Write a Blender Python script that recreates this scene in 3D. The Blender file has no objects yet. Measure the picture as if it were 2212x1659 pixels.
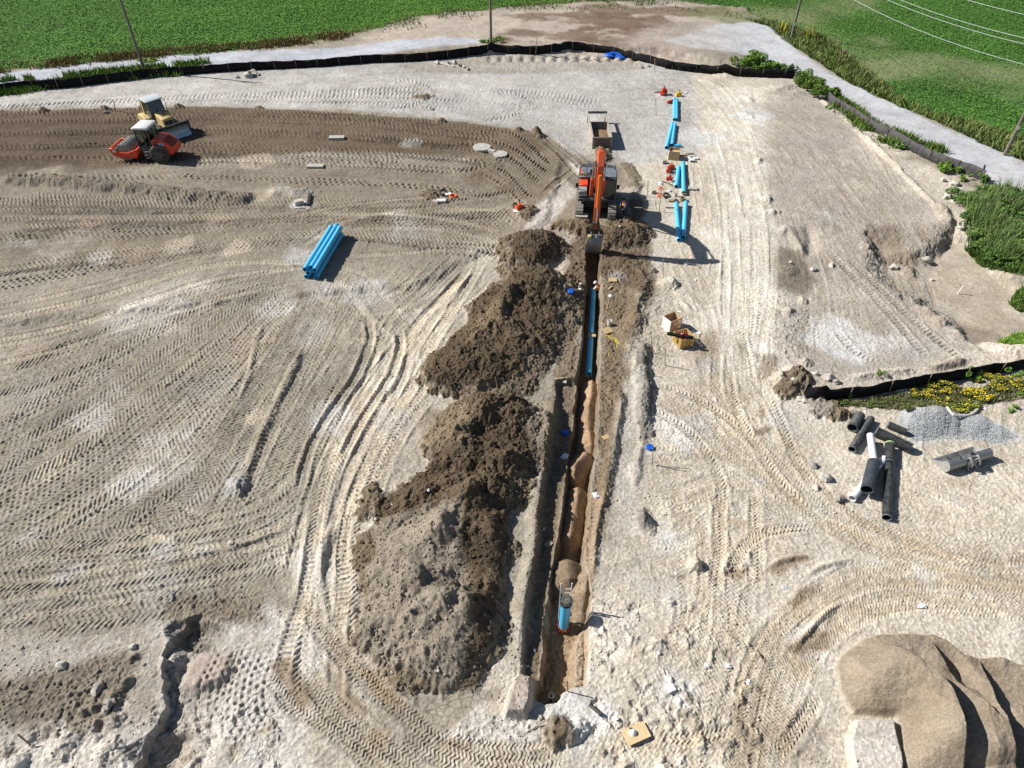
import bpy, bmesh, math, random, time
import numpy as np
from mathutils import Vector, Matrix, Euler
random.seed(7); RNG = np.random.default_rng(11)
_t0 = time.time()
scene = bpy.context.scene
COL = scene.collection

# ---------------------------------------------------------------- camera, sky, sun, exposure
CAM_H = 28.5; PITCH = math.radians(42.2)
cam_d = bpy.data.cameras.new("camera"); cam = bpy.data.objects.new("camera", cam_d); COL.objects.link(cam)
cam.location = (0, 0, CAM_H); cam.rotation_euler = (math.pi/2 - PITCH, 0, 0)
cam_d.sensor_width = 36; cam_d.lens = 25.0; cam_d.clip_start = 0.5; cam_d.clip_end = 6000
scene.camera = cam
SUN_EL = math.radians(39.0); SHX, SHY = 0.97, -0.243          # direction in which shadows fall
world = bpy.data.worlds.new("World"); scene.world = world; world.use_nodes = True
wn = world.node_tree; bg = wn.nodes["Background"]
sky = wn.nodes.new("ShaderNodeTexSky"); sky.sky_type = 'NISHITA'; sky.sun_disc = False
sky.sun_elevation = SUN_EL; sky.sun_rotation = math.atan2(-SHX, -SHY)
sky.air_density = 1.0; sky.dust_density = 0.6; sky.ozone_density = 1.0
wn.links.new(sky.outputs[0], bg.inputs[0]); bg.inputs[1].default_value = 0.052
sl = bpy.data.lights.new("sun", 'SUN'); sl.energy = 5.0; sl.angle = math.radians(0.5); sl.color = (1.0, 0.965, 0.90)
so = bpy.data.objects.new("sun", sl); COL.objects.link(so)
so.rotation_euler = Vector((SHX*math.cos(SUN_EL), SHY*math.cos(SUN_EL), -math.sin(SUN_EL))).to_track_quat('-Z', 'Y').to_euler()
so.location = (-30, 20, 60)
scene.view_settings.view_transform = 'Standard'; scene.view_settings.look = 'None'
scene.view_settings.exposure = 0.46; scene.view_settings.gamma = 1.0
scene.render.engine = 'CYCLES'; scene.cycles.max_bounces = 6

# ---------------------------------------------------------------- surveying helpers (sight line -> place on the ground)
CP, SP = math.cos(PITCH), math.sin(PITCH)
def ray(px, py):
    u = (px-1106)/1536.0; v = (829.5-py)/1536.0
    return u, CP+v*SP, -SP+v*CP
def G(px, py, z=0.0):
    dx, dy, dz = ray(px, py); t = (z-CAM_H)/dz
    return (dx*t, dy*t)
def T(t, X, Y):                     # survey tile t (3x3 numbering), reading -> sight-line numbers
    ox = (0, 707.8, 1415.7)[(t-1) % 3]; oy = (0, 530.9, 1061.7)[(t-1)//3]
    return (ox+X*.36, oy+Y*.36)
def Z(x0, y0, sc, X, Y): return ((x0+X/sc)*.8848, (y0+Y/sc)*.8848)
def TG(t, pts): return [G(*T(t, x, y)) for x, y in pts]
def PG(pts): return [G(x, y) for x, y in pts]

# ---------------------------------------------------------------- noise
def _hash(ix, iy, seed):
    h = (ix.astype(np.uint32)*np.uint32(374761393)) ^ (iy.astype(np.uint32)*np.uint32(668265263)) ^ np.uint32((seed*2654435761) & 0xffffffff)
    h = (h ^ (h >> np.uint32(13)))*np.uint32(1274126177)
    h = (h ^ (h >> np.uint32(16)))*np.uint32(2246822519)
    return ((h ^ (h >> np.uint32(15))) & np.uint32(0xffffff)).astype(np.float32)/np.float32(16777215)
def vnoise(x, y, seed=0):           # value noise, -1..1
    fx = np.floor(x); fy = np.floor(y); tx = (x-fx).astype(np.float32); ty = (y-fy).astype(np.float32)
    ix = fx.astype(np.int64); iy = fy.astype(np.int64)
    tx = tx*tx*(3-2*tx); ty = ty*ty*(3-2*ty)
    a = _hash(ix, iy, seed); b = _hash(ix+1, iy, seed); c = _hash(ix, iy+1, seed); d = _hash(ix+1, iy+1, seed)
    return ((a+(b-a)*tx)*(1-ty)+(c+(d-c)*tx)*ty)*2-1
def fbm(x, y, sc, octv=4, seed=0, gain=.5):
    s = 0; a = 1; n = 0; f = 1.0/sc
    for i in range(octv):
        ca, sa = math.cos(i*1.1+.3), math.sin(i*1.1+.3)
        s = s+a*vnoise((x*ca-y*sa)*f, (x*sa+y*ca)*f, seed+i*17); n += a; a *= gain; f *= 2.03
    return s/n
def sst(a, b, x):
    t = np.clip((x-a)/(b-a), 0, 1); return t*t*(3-2*t)

# ---------------------------------------------------------------- ground grid: finer close to the site, coarse to the horizon
def depth_of(y): return np.maximum(y*CP+CAM_H*SP, 16.0)
ys = []; y = 8.2
while y < 128:
    ys.append(y); y += (y*y+CAM_H**2)/CAM_H/711.0/1.9
dense0, dense1 = ys[0], ys[-1]
far = [dense1+k for k in (3, 8, 15, 25, 40, 65, 100, 160, 260, 420, 700, 1200, 2200)]
near = [8.0-k for k in (.4, 1, 2, 4, 7, 12, 20, 35, 60, 110, 200, 400)][::-1]
ROWY = np.array(near+ys+far, dtype=np.float64); R = len(ROWY)
sd = np.linspace(-.765, .765, 1800)
out = np.array([.03, .08, .15, .3, .6, 1.2, 2.5, 5, 12, 30, 80])
COLS = np.concatenate([-(.765+out)[::-1], sd, .765+out]); C_ = len(COLS)
W = depth_of(ROWY)
GX = (COLS[None, :]*W[:, None]).astype(np.float32); GY = np.repeat(ROWY[:, None], C_, 1).astype(np.float32)
M = np.zeros((R, C_), np.float32)      # large shape of the ground
D = np.zeros((R, C_), np.float32)      # wheel marks, clods
ALB = np.zeros((R, C_, 3), np.float32)
ROUGH = np.ones((R, C_), np.float32)
SPY = (GY*GY+CAM_H**2)/CAM_H/711.0/1.9  # row spacing
SPX = np.repeat((W*(1.53/1800))[:, None], C_, 1).astype(np.float32)
def window(x0, x1, y0, y1):
    r0 = max(0, np.searchsorted(ROWY, y0)-1); r1 = min(R, np.searchsorted(ROWY, y1)+1)
    if r1-r0 < 1: return None
    w = W[r0:r1]; lo = min((x0/w).min(), x0/w.max()); hi = max((x1/w).max(), x1/w.min())
    lo = np.minimum(x0/w, x0/w).min(); hi = np.maximum(x1/w, x1/w).max()
    c0 = max(0, np.searchsorted(COLS, lo)-1); c1 = min(C_, np.searchsorted(COLS, hi)+1)
    if c1-c0 < 1: return None
    return (slice(r0, r1), slice(c0, c1))
def spline(pts, step=.9):
    P = [np.array(p, float) for p in pts]
    P = [2*P[0]-P[1]]+P+[2*P[-1]-P[-2]]; o = []
    for i in range(1, len(P)-2):
        n = max(2, int(np.linalg.norm(P[i+1]-P[i])/step))
        for k in range(n):
            t = k/n; a, b, c, d = P[i-1], P[i], P[i+1], P[i+2]
            o.append(.5*((2*b)+(-a+c)*t+(2*a-5*b+4*c-d)*t*t+(-a+3*b-3*c+d)*t**3))
    o.append(P[-2]); return np.array(o)
def sdpoly(pts, margin=3.0):
    """signed distance (inside positive) to a polygon, in a window"""
    P = np.array(pts, float); w = window(P[:, 0].min()-margin, P[:, 0].max()+margin, P[:, 1].min()-margin, P[:, 1].max()+margin)
    if w is None: return None, None
    x = GX[w]; y = GY[w]; dd = np.full(x.shape, 1e9, np.float32); ins = np.zeros(x.shape, bool)
    for i in range(len(P)):
        ax, ay = P[i]; bx, by = P[(i+1) % len(P)]; ex, ey = bx-ax, by-ay; L = ex*ex+ey*ey+1e-9
        t = np.clip(((x-ax)*ex+(y-ay)*ey)/L, 0, 1); dd = np.minimum(dd, (x-ax-t*ex)**2+(y-ay-t*ey)**2)
        if ay != by:
            c = ((ay > y) != (by > y)) & (x < (bx-ax)*(y-ay)/(by-ay)+ax); ins ^= c
    d = np.sqrt(dd); return w, np.where(ins, d, -d).astype(np.float32)
def curve_st(pts, half):
    """arc length and side offset of every ground point near a curve"""
    P = spline(pts); w = window(P[:, 0].min()-half, P[:, 0].max()+half, P[:, 1].min()-half, P[:, 1].max()+half)
    if w is None: return None
    r0, c0 = w[0].start, w[1].start
    sh = (w[0].stop-r0, w[1].stop-c0)
    bd = np.full(sh, 1e9, np.float32); S = np.zeros(sh, np.float32); Tt = np.zeros(sh, np.float32); acc = 0.
    for i in range(len(P)-1):
        ax, ay = P[i]; bx, by = P[i+1]; ex, ey = bx-ax, by-ay; L = math.hypot(ex, ey)
        if L < 1e-6: continue
        v = window(min(ax, bx)-half, max(ax, bx)+half, min(ay, by)-half, max(ay, by)+half)
        if v is not None:
            l = (slice(v[0].start-r0, v[0].stop-r0), slice(v[1].start-c0, v[1].stop-c0))
            l = (slice(max(0, l[0].start), l[0].stop), slice(max(0, l[1].start), l[1].stop)); v = (slice(l[0].start+r0, v[0].stop), slice(l[1].start+c0, v[1].stop))
            if l[0].stop > l[0].start and l[1].stop > l[1].start:
                x = GX[v]-ax; y = GY[v]-ay; t = np.clip((x*ex+y*ey)/(L*L), 0, 1)
                d2 = (x-t*ex)**2+(y-t*ey)**2; sub = bd[l]; m = d2 < sub
                sub[m] = d2[m]; S[l][m] = (acc+t*L)[m]; sg = np.where(ex*y-ey*x >= 0, 1, -1); Tt[l][m] = (np.sqrt(d2)*sg)[m]
        acc += L
    return w, S, Tt, np.sqrt(bd), acc

N1 = fbm(GX, GY, 1.1, 3, 5); N2 = fbm(GX, GY, 5.0, 4, 9); NF = fbm(GX, GY, .32, 2, 31); NB = fbm(GX, GY, 14., 3, 77)
def paint(pts, col, a=1.0, soft=.8, rag=1.0, margin=4.0, hgt=0, rough=None):
    w, d = sdpoly(pts, margin)
    if w is None: return
    m = sst(-soft, soft, d+rag*(N2[w]*1.3+N1[w]*.7))*a
    ALB[w] = ALB[w]*(1-m[..., None])+np.array(col, np.float32)*m[..., None]
    if hgt: M[w] += hgt*m
    if rough is not None: ROUGH[w] = ROUGH[w]*(1-m)+rough*m
def mound(cx, cy, rx, ry, h, rot=0, p=1.25, col=None, ca=1, rough=None, rag=.25, mode='max'):
    m = max(rx, ry)*1.5; w = window(cx-m, cx+m, cy-m, cy+m)
    if w is None: return
    c, s = math.cos(rot), math.sin(rot); x = GX[w]-cx; y = GY[w]-cy
    r = np.sqrt(((x*c+y*s)/rx)**2+((-x*s+y*c)/ry)**2)+rag*N1[w]*.9+rag*N2[w]*.5
    q = np.clip(1-r, 0, 1)
    hh = h*(1-(1-q)**p) if mode != 'dip' else -h*sst(0, .45, q)
    hh = h*np.where(q > .72, .72+(q-.72)*.55, q)*1.15 if mode != 'dip' else hh
    M[w] = np.where(hh > 0, np.maximum(M[w], hh), M[w]) if mode == 'max' else M[w]+hh
    k = sst(.0, .10, q)
    if col is not None: ALB[w] = ALB[w]*(1-ca*k[..., None])+np.array(col, np.float32)*ca*k[..., None]
    if rough is not None: ROUGH[w] = ROUGH[w]*(1-k)+rough*k
def ridge(pts, width, h, col=None, ca=.8, rag=.35, rough=None, asym=0):
    r = curve_st(pts, width*1.6)
    if r is None: return
    w, S, Tt, d, L = r
    q = np.clip(1-d/width+rag*N1[w], 0, 1)*sst(0, 1.5, S)*sst(0, 1.5, L-S)
    M[w] += h*q*q*(3-2*q)
    if col is not None:
        k = sst(.05, .4, q)*ca; ALB[w] = ALB[w]*(1-k[..., None])+np.array(col, np.float32)*k[..., None]
        if rough is not None: ROUGH[w] = ROUGH[w]*(1-k)+rough*k
def tread(kind, S, Tt, hw, per):
    if kind == 'chev':
        ph = S/per+np.abs(Tt)/per*.75; v = np.cos(ph*2*math.pi); return sst(-.25, .6, v)*(1-.6*np.exp(-(Tt/.05)**2))
    if kind == 'wave':
        ph = S/per+.32*np.sin(Tt/hw*math.pi*2.2); v = np.cos(ph*2*math.pi); return sst(-.1, .8, v)
    if kind == 'bars':
        v = np.cos(S/per*2*math.pi); return sst(.1, .75, v)
    if kind == 'pads':
        row = np.floor(Tt/(per*.8)); u = Tt/(per*.8)-row-.5; q = S/per+.5*(row % 2); q = q-np.floor(q)-.5
        r = np.sqrt((u*per*.8)**2+(q*per)**2); return -1.1*(1-sst(per*.12, per*.40, r))*(.75+.25*np.sin(S*1.7+row*2.1))+.25
    return np.zeros_like(S)
def track(pts, width, kind='chev', per=.24, amp=.045, depth=.03, berm=.03, tint=(1, 1, 1), strength=1., patchy=.5, seed=0):
    hw = width/2; r = curve_st(pts, hw+.5); seed_ = random.random()*9
    if r is None: return
    w, S, Tt, d, L = r
    jit = .10*N1[w]
    m = sst(0, .14, hw-d+jit*.6)*sst(0, 1.2, S)*sst(0, 1.2, L-S)
    fade = strength*np.clip(1-patchy*(.5+.9*N2[w]+.5*NB[w]), .1, 1)
    m = m*fade
    vis = np.clip((per*.62)/SPY[w], .25, 1)
    t = tread(kind, S+NF[w]*.03+N1[w]*.05, Tt+N1[w]*.05, hw, per)*amp*1.35*vis*(1+.5*NF[w])
    st_ = vnoise(S/1.3+Tt*.4, Tt/.09+seed_*7.3, 600+int(seed_*13) % 50)*np.clip(.10/SPX[w], .3, 1)*.6+vnoise(S/2.6, Tt/.26+seed_*3.1, 640)*.5
    D[w] = D[w]*(1-m)+(t-depth+.020*st_)*m
    ALB[w] *= (1+.13*st_*m)[..., None]
    if berm: D[w] += berm*np.exp(-((d-hw-.08)/.11)**2)*fade*(1+.8*N1[w])*sst(0, 1.2, S)*sst(0, 1.2, L-S)
    tv = 1+(np.array(tint, np.float32)-1)*m[..., None]; ALB[w] *= tv
def pair(pts, gauge, width, **k):
    P = spline(pts, 2.0); dv = np.gradient(P, axis=0); n = np.stack([-dv[:, 1], dv[:, 0]], 1); n /= np.linalg.norm(n, axis=1)[:, None]
    for s in (-1, 1): track([tuple(p) for p in (P+n*gauge*.5*s)[::2]], width, **k)
def lanes(ga, gb, n, kinds, width, **k):
    a = spline(ga, 1.5); b = spline(gb, 1.5)
    ia = np.linspace(0, len(a)-1, 9).astype(int); ib = np.linspace(0, len(b)-1, 9).astype(int)
    order = list(range(n)); random.shuffle(order)
    for i in order:
        f = (i+.5+random.uniform(-.25, .25))/n; kk = dict(k); kd = kinds[random.randrange(len(kinds))]
        wob = np.array([random.uniform(-.25, .25) for _ in range(9)])[:, None]
        p = a[ia]*(1-f)+b[ib]*f+wob
        i0 = random.choice((0, 0, 0, 1, 2)); i1 = random.choice((9, 9, 9, 8, 7))
        tn = random.uniform(.93, 1.06); kk['tint'] = tuple(tn*c for c in kk.get('tint', (1, 1, 1)))
        if kd == 'pads': kk['amp'] = kk.get('amp', .045)*1.4; kk['per'] = kk.get('pper', .36)
        kk.pop('pper', None)
        track([tuple(q) for q in p[i0:i1]], width*random.uniform(.85, 1.1), kind=kd, **kk)

# ---------------------------------------------------------------- soil colours (real albedo)
SAND = (.48, .425, .33); PALE = (.52, .475, .40); LOAM = (.285, .247, .182); GREYL = (.30, .275, .22); BROWN = (.185, .14, .092)
WET = (.115, .084, .050); DAMP = (.19, .148, .10); OCHRE = (.235, .158, .088); PILE = (.275, .222, .155); GRAVEL = (.41, .415, .42); GREEN = (.055, .10, .022)
ALB[:] = np.array(LOAM, np.float32)
k = (.5+.5*fbm(GX, GY, 9, 4, 51))[..., None]; ALB[:] = ALB*(1-.35*k)+np.array(GREYL, np.float32)*.35*k
M += .10*NB+.05*N2
# far country: crops all round
fieldL = [(-400, 3000), (-400, 60)]+PG([(-600, 215), (-300, 185), (0, 152), (150, 136), (300, 122), (450, 110), (640, 92), (740, 78), (820, 58), (900, 42), (1000, 30), (1120, 18), (1250, 6), (1420, 0), (1600, 14), (1660, 45)])+PG([(1700, 60), (1780, 78), (1830, 115), (1920, 190), (2000, 240), (2100, 265), (2212, 300), (2500, 400), (3200, 680)])+[(400, 20), (400, 3000)]
sdF_w, sdF = sdpoly(fieldL, 2)
Fm = np.full((R, C_), -99, np.float32); Fm[sdF_w] = sdF
Fm = np.where((GY > 128) | (np.abs(GX) > 300), 50, Fm)
fm = sst(-.9, .9, Fm+1.1*N1+1.2*N2)
# right hand, pale haul ground
paint(PG([(1330, 1000), (1330, 300), (1100, 290), (1000, 140), (1100, 110), (1700, 160), (1800, 230), (2100, 420), (2180, 600), (2400, 900), (2700, 1400), (2300, 1800), (900, 1800), (1000, 1400), (1280, 1300)]), SAND, 1, 1.2, 1.5)
paint(PG([(560, 1800), (620, 1200), (690, 1000), (780, 860), (900, 700), (1010, 560), (1120, 400), (1250, 380), (1240, 600), (1100, 900), (900, 1100), (800, 1400), (900, 1620), (1200, 1560), (1400, 1800)]), (.42, .37, .285), .8, 1.0, 1.2)
# upper pale grey band, both gravel banks
paint(PG([(-200, 250), (-200, 215), (0, 190), (300, 165), (700, 140), (1000, 118), (1300, 112), (1500, 140), (1500, 330), (1250, 380), (1180, 290), (1000, 262), (700, 236), (400, 226), (0, 236)]), (.39, .37, .325), .95, .8, .7)
paint(PG([(0, 205), (400, 178), (900, 150), (1150, 170), (900, 225), (500, 215), (0, 228)]), PALE, .35, 1.5, 2)
# left damp brown band
paint(PG([(-300, 245), (0, 240), (400, 233), (700, 242), (880, 256), (1000, 268), (1160, 288), (1200, 330), (1000, 345), (700, 330), (450, 350), (200, 375), (-300, 390)]), (.125, .092, .058), .95, .7, .45)
paint(PG([(-200, 255), (0, 262), (300, 255), (480, 255), (420, 290), (300, 300), (220, 340), (0, 350), (-200, 350)]), (.088, .063, .04), .6, .9, .8)
paint(PG([(-200, 350), (0, 345), (180, 352), (185, 378), (0, 385), (-200, 385)]), (.07, .05, .032), .85, .5, .3)
paint(PG([(-200, 400), (0, 385), (500, 360), (1000, 350), (1230, 420), (1200, 520), (900, 560), (500, 560), (0, 600), (-200, 600)]), (.205, .17, .12), .7, 2, 1.5)
# pale scuffs in the left field
for (x, y, r) in ((50, 520, 55), (130, 1010, 40), (350, 990, 38), (330, 690, 60), (110, 530, 50), (400, 640, 45), (880, 470, 40), (270, 850, 30), (420, 1060, 50)):
    paint(PG([(x-r, y), (x-r*.3, y-r*.3), (x+r, y-r*.1), (x+r*.6, y+r*.4), (x-r*.4, y+r*.35)]), PALE, .26, .9, 2.2)
# reddish and grey tints
for i in range(26):
    x = random.uniform(0, 900); y = random.uniform(420, 1200); r = random.uniform(25, 80)
    paint(PG([(x-r, y), (x, y-r*.35), (x+r, y), (x, y+r*.35)]), random.choice(((.31, .235, .165), (.34, .33, .30), (.25, .21, .155))), .3, 1.2, 1.3)
# bottom left: pale clay with dark soil patches
paint(PG([(330, 1345), (520, 1330), (580, 1290), (640, 1320), (700, 1420), (640, 1500), (700, 1800), (-200, 1800), (-200, 1560), (100, 1570), (320, 1540), (350, 1420)]), PALE, .9, .5, .6)
paint(PG([(0, 1380), (330, 1340), (360, 1450), (320, 1560), (-100, 1590), (-100, 1400)]), (.36, .32, .26), .8, .6, .8)
paint(TG(7, [(-200, 1150), (200, 1100), (550, 1000), (850, 960), (830, 1100), (720, 1350), (500, 1420), (200, 1390), (-200, 1380)]), (.17, .14, .10), .92, .4, .45, rough=2.2)
paint(TG(7, [(950, 640), (1250, 600), (1600, 620), (1620, 800), (1350, 830), (1000, 760)]), (.21, .17, .12), .85, .5, .6, rough=2.4)
# right: greyer sheet, brown patches
paint(PG([(1700, 180), (1800, 240), (1950, 420), (2060, 520), (2090, 700), (2060, 780), (1760, 840), (1690, 700), (1660, 540), (1640, 300)]), (.325, .285, .23), .8, 1.5, 1.6)
paint(TG(6, [(720, 0), (880, 30), (960, 200), (900, 300), (720, 260), (690, 120)]), (.16, .132, .095), .85, .4, .35)
paint(TG(6, [(700, 340), (900, 380), (960, 560), (860, 720), (740, 600)]), (.27, .24, .195), .6, .5, .6, rough=2.5)
paint(PG([(1545, 190), (1640, 190), (1690, 800), (1540, 810), (1530, 500)]), (.57, .52, .42), .8, 1.2, .7)
paint(TG(6, [(480, 560), (560, 560), (560, 700), (480, 700)]), DAMP, .6, .5, .6)
paint(TG(6, [(590, 640), (720, 660), (740, 780), (620, 800)]), DAMP, .75, .4, .6, rough=2)
paint(TG(6, [(170, 600), (380, 520), (370, 760), (250, 800)]), (.26, .2, .135), .7, .6, .7)
paint(TG(6, [(590, 1110), (700, 1080), (690, 1130), (600, 1145)]), DAMP, .8, .2, .15)
paint(TG(6, [(600, 980), (660, 980), (650, 1030), (610, 1030)]), (.3, .22, .14), .7, .2, .2)
# dirt area beyond the top fence
paint(PG([(740, 104), (760, 92), (860, 60), (1000, 30), (1250, 8), (1500, 2), (1600, 20), (1560, 60), (1500, 130), (1200, 118), (1060, 104)]), (.40, .335, .26), 1, 1.5, 1.5)
for (a, b, c, d) in ((1180, 66, 1500, 74), (1100, 40, 1350, 46), (1280, 98, 1480, 106), (1090, 85, 1280, 95), (1150, 52, 1420, 70), (1230, 20, 1560, 36), (1300, 78, 1520, 92), (1400, 108, 1550, 118), (1050, 100, 1150, 103)):
    paint(PG([(a, b), (a+40, b-8), (c, b-5), (c+30, d), (a+60, d)]), (.15, .10, .066), .8, 1.0, 2.2)
paint(PG([(1490, 15), (1660, 20), (1780, 60), (1700, 50), (1560, 52), (1480, 35)]), (.15, .17, .07), .6, 1.5, 1.5)
paint(PG([(1000, 285), (1160, 285), (1240, 320), (1300, 360), (1250, 420), (1150, 440), (1000, 400)]), (.17, .132, .085), .75, .7, .8)
paint(PG([(1225, 470), (1262, 340), (1290, 300), (1330, 330), (1385, 400), (1400, 500), (1300, 500)]), (.17, .13, .085), .6, .8, .9)
paint(TG(2, [(1180, 1430), (1210, 1300), (1330, 1180), (1420, 1080), (1490, 1150), (1400, 1250), (1260, 1400)]), PALE, .8, .35, .4)
paint(TG(2, [(1450, 970), (1530, 1000), (1560, 1060), (1480, 1040)]), PALE, .7, .3, .3)
paint(TG(2, [(1500, 880), (1640, 880), (1650, 960), (1560, 960)]), (.40, .36, .28), .7, .3, .3)
# crops ground
ALB[:] = ALB*(1-fm[..., None])+(np.array((.055, .125, .022), np.float32)*(1+.25*N2[..., None]))*fm[..., None]
edge = np.exp(-((Fm-1.3)/1.6)**2)*sst(-.4, .5, N1+.3)*(GX < 20); ALB[:] = ALB*(1-.75*edge[..., None])+np.array((.17, .115, .05), np.float32)*.75*edge[..., None]
pf = sst(.05, .5, fbm(GX, GY, 16, 3, 91)+.12)*fm*(GX > 25)*.55; ALB[:] = ALB*(1-pf[..., None])+np.array((.27, .25, .14), np.float32)*pf[..., None]
# roads
roadL = PG([(-900, 310), (-600, 262), (-300, 215), (0, 186), (150, 172), (300, 158), (500, 146), (700, 134), (850, 118), (1000, 106), (1062, 98), (1000, 90), (860, 92), (740, 101), (500, 112), (300, 126), (150, 142), (0, 157), (-300, 190), (-600, 228), (-900, 270)])
roadR = TG(3, [(370, 150), (560, 135), (680, 150), (740, 210), (900, 330), (1130, 480), (1400, 605), (1700, 745), (2000, 875), (2212, 970), (3400, 1560), (3600, 1950), (2400, 1270), (2212, 1185), (2000, 1105), (1940, 1060), (1700, 950), (1400, 810), (1100, 600), (950, 490), (850, 450), (700, 405), (480, 330), (200, 310), (60, 270), (260, 200)])
paint(roadL, GRAVEL, 1, .5, .35); paint(roadR, (.45, .445, .43), 1, .6, .5)
paint(TG(3, [(0, 180), (370, 150), (500, 330), (150, 330), (-200, 280)]), (.45, .40, .33), .5, 1.5, 1.5)
LABEL = {}
def region(name, pts, rag=.4, extra=0):
    w, d = sdpoly(pts, 2); a = np.full((R, C_), False); a[w] = (d+rag*(N2[w]*1.3+N1[w]*.7)) > 0; LABEL[name] = a
region('roadL', roadL, .35); region('roadR', roadR, .5)
# ditch and brown strip right of the road
ditch = TG(3, [(560, 110), (700, 130), (850, 150), (1000, 230), (1130, 330), (1300, 470), (1450, 560), (1650, 650), (1850, 700), (2212, 800), (3300, 1300), (3400, 1540), (2212, 960), (2000, 865), (1700, 735), (1400, 595), (1130, 470), (900, 320), (760, 210), (690, 150)])
paint(ditch, (.085, .115, .035), .9, .5, .6, hgt=-.35)
ridge(TG(3, [(900, 190), (1000, 240), (1130, 340), (1280, 450), (1420, 530)]), 1.6, .3, (.30, .22, .14), .9)
# bank behind the top fence
w, d = sdpoly(PG([(760, 128), (900, 118), (1100, 112), (1300, 108), (1420, 112), (1540, 135), (1700, 155), (1700, -40), (760, -40)]), 3); xa = G(760, 120)[0]; xb = G(1700, 150)[0]; M[w] += .55*sst(-.9, .2, d+.5*N1[w])*sst(xa, xa+9, GX[w])*sst(xb, xb-12, GX[w])*sst(120, 100, GY[w])
for i in range(16):
    x = 1060+i*24; ridge(PG([(x, 116), (x-2, 137)]), .55, -.22, None); 
paint(PG([(850, 140), (1050, 118), (1300, 116), (1380, 125), (1380, 150), (1100, 158), (900, 158)]), (.33, .285, .22), .7, .5, .6, rough=2)
# brown fill is a shallow lift: its rim
w, d = sdpoly(PG([(-300, 243), (0, 240), (400, 233), (700, 242), (880, 256), (1000, 268), (1160, 288), (1215, 345), (1180, 480), (900, 620), (0, 700), (-300, 700)]), 3); M[w] += .22*sst(-.4, .4, d+.35*N1[w])
for (x, y) in ((95, 243), (228, 240), (310, 238), (388, 235), (560, 236), (953, 268), (1120, 287), (1160, 292)): 
    g = G(x, y); mound(g[0], g[1], .7, .5, .42, 0, col=BROWN, rough=2, mode='add')
# ---------------------------------------------------------------- windrows, banks, pits
ridge(PG([(0, 388), (120, 398), (240, 408), (360, 422), (470, 432), (560, 440)]), 1.3, .5, (.18, .15, .11), .7, rough=3.4)
ridge(TG(1, [(1580, 1150), (1700, 1165), (1850, 1170), (1920, 1150)]), 1.1, .35, (.36, .33, .27), .6, rough=2.4)
ridge(TG(4, [(1825, 590), (1770, 720), (1690, 880), (1630, 1010), (1560, 1150), (1500, 1330), (1440, 1480), (1400, 1600)]), .40, .20, LOAM, .5, rough=1.8)
ridge(TG(4, [(1600, 440), (1540, 560), (1500, 760), (1440, 920), (1390, 1010)]), .3, .10, None)
ridge(TG(4, [(1480, 1340), (1420, 1440), (1385, 1560)]), .8, .3, (.33, .32, .29), .6, rough=3)
ridge(TG(4, [(2110, 560), (2060, 660)]), .35, .2)
ridge(TG(7, [(2010, 150), (1960, 300), (1930, 470), (1900, 560)]), .5, .28, None, rough=1.5)
ridge(TG(7, [(1330, 370), (1420, 320), (1560, 300)]), .8, .25, (.22, .19, .145), .8, rough=2.6)
ridge(PG([(700, 236), (820, 246), (1000, 262), (1100, 275)]), .5, .14, None)
def side_dist(pts, half):
    r = curve_st(pts, half)
    return r
r_ = side_dist(TG(7, [(1250, 700), (1130, 770), (1060, 840), (1010, 940), (980, 1060), (975, 1180), (985, 1300), (960, 1400), (890, 1500), (840, 1600), (800, 1760), (780, 1900)]), 3.2)
w, S_, T_, d_, L_ = r_; q_ = T_+.22*N1[w]+.14*NF[w]+.25*N2[w]; m = sst(-.09, .06, q_)*(1-sst(.5, 3.0, q_+.9*N2[w]))*sst(0, 1.0, S_); M[w] -= .5*m
ALB[w] = ALB[w]*(1-.5*m[..., None])+np.array((.25, .22, .175), np.float32)*.5*m[..., None]; ROUGH[w] += 1.4*m
w, d = sdpoly(TG(7, [(1075, 1150), (1130, 1010), (1200, 945), (1300, 950), (1375, 985), (1385, 1050), (1340, 1130), (1240, 1170), (1130, 1180)]), 1)
m = sst(-.25, .25, d+.08*N1[w]); M[w] += .34*m; ALB[w] = ALB[w]*(1-m[..., None])+np.array((.40, .335, .27), np.float32)*m[..., None]; ROUGH[w] *= 1-.7*m; D[w] *= 1-m
mound(*G(*T(7, 1160, 850)), 1.4, .7, .3, -.2, mode='dip', rough=2.4, col=(.2, .175, .135), ca=.6); mound(*G(*T(7, 990, 1540)), 1.6, .8, .3, .1, mode='dip', rough=1.5, col=(.22, .19, .15), ca=.5)
mound(*G(*T(7, 1030, 1000)), .5, .9, .45, .2, col=(.36, .33, .28), mode='add')
for (X, Y, rx, h) in ((650, 1560, .8, .3), (380, 1530, .9, .28), (100, 1640, .6, .3), (1180, 1500, .5, .35), (560, 1300, .35, .3), (690, 1230, .45, .3), (690, 1370, .5, .25), (800, 1000, .3, .22), (250, 1480, .5, -.3), (600, 1420, .35, -.25), (1000, 1540, .9, -.25), (760, 1150, .35, .3), (500, 1330, .3, .26)):
    mound(*G(*T(7, X, Y)), rx, rx*.8, h, random.random()*3, mode='add', rough=2)
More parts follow.
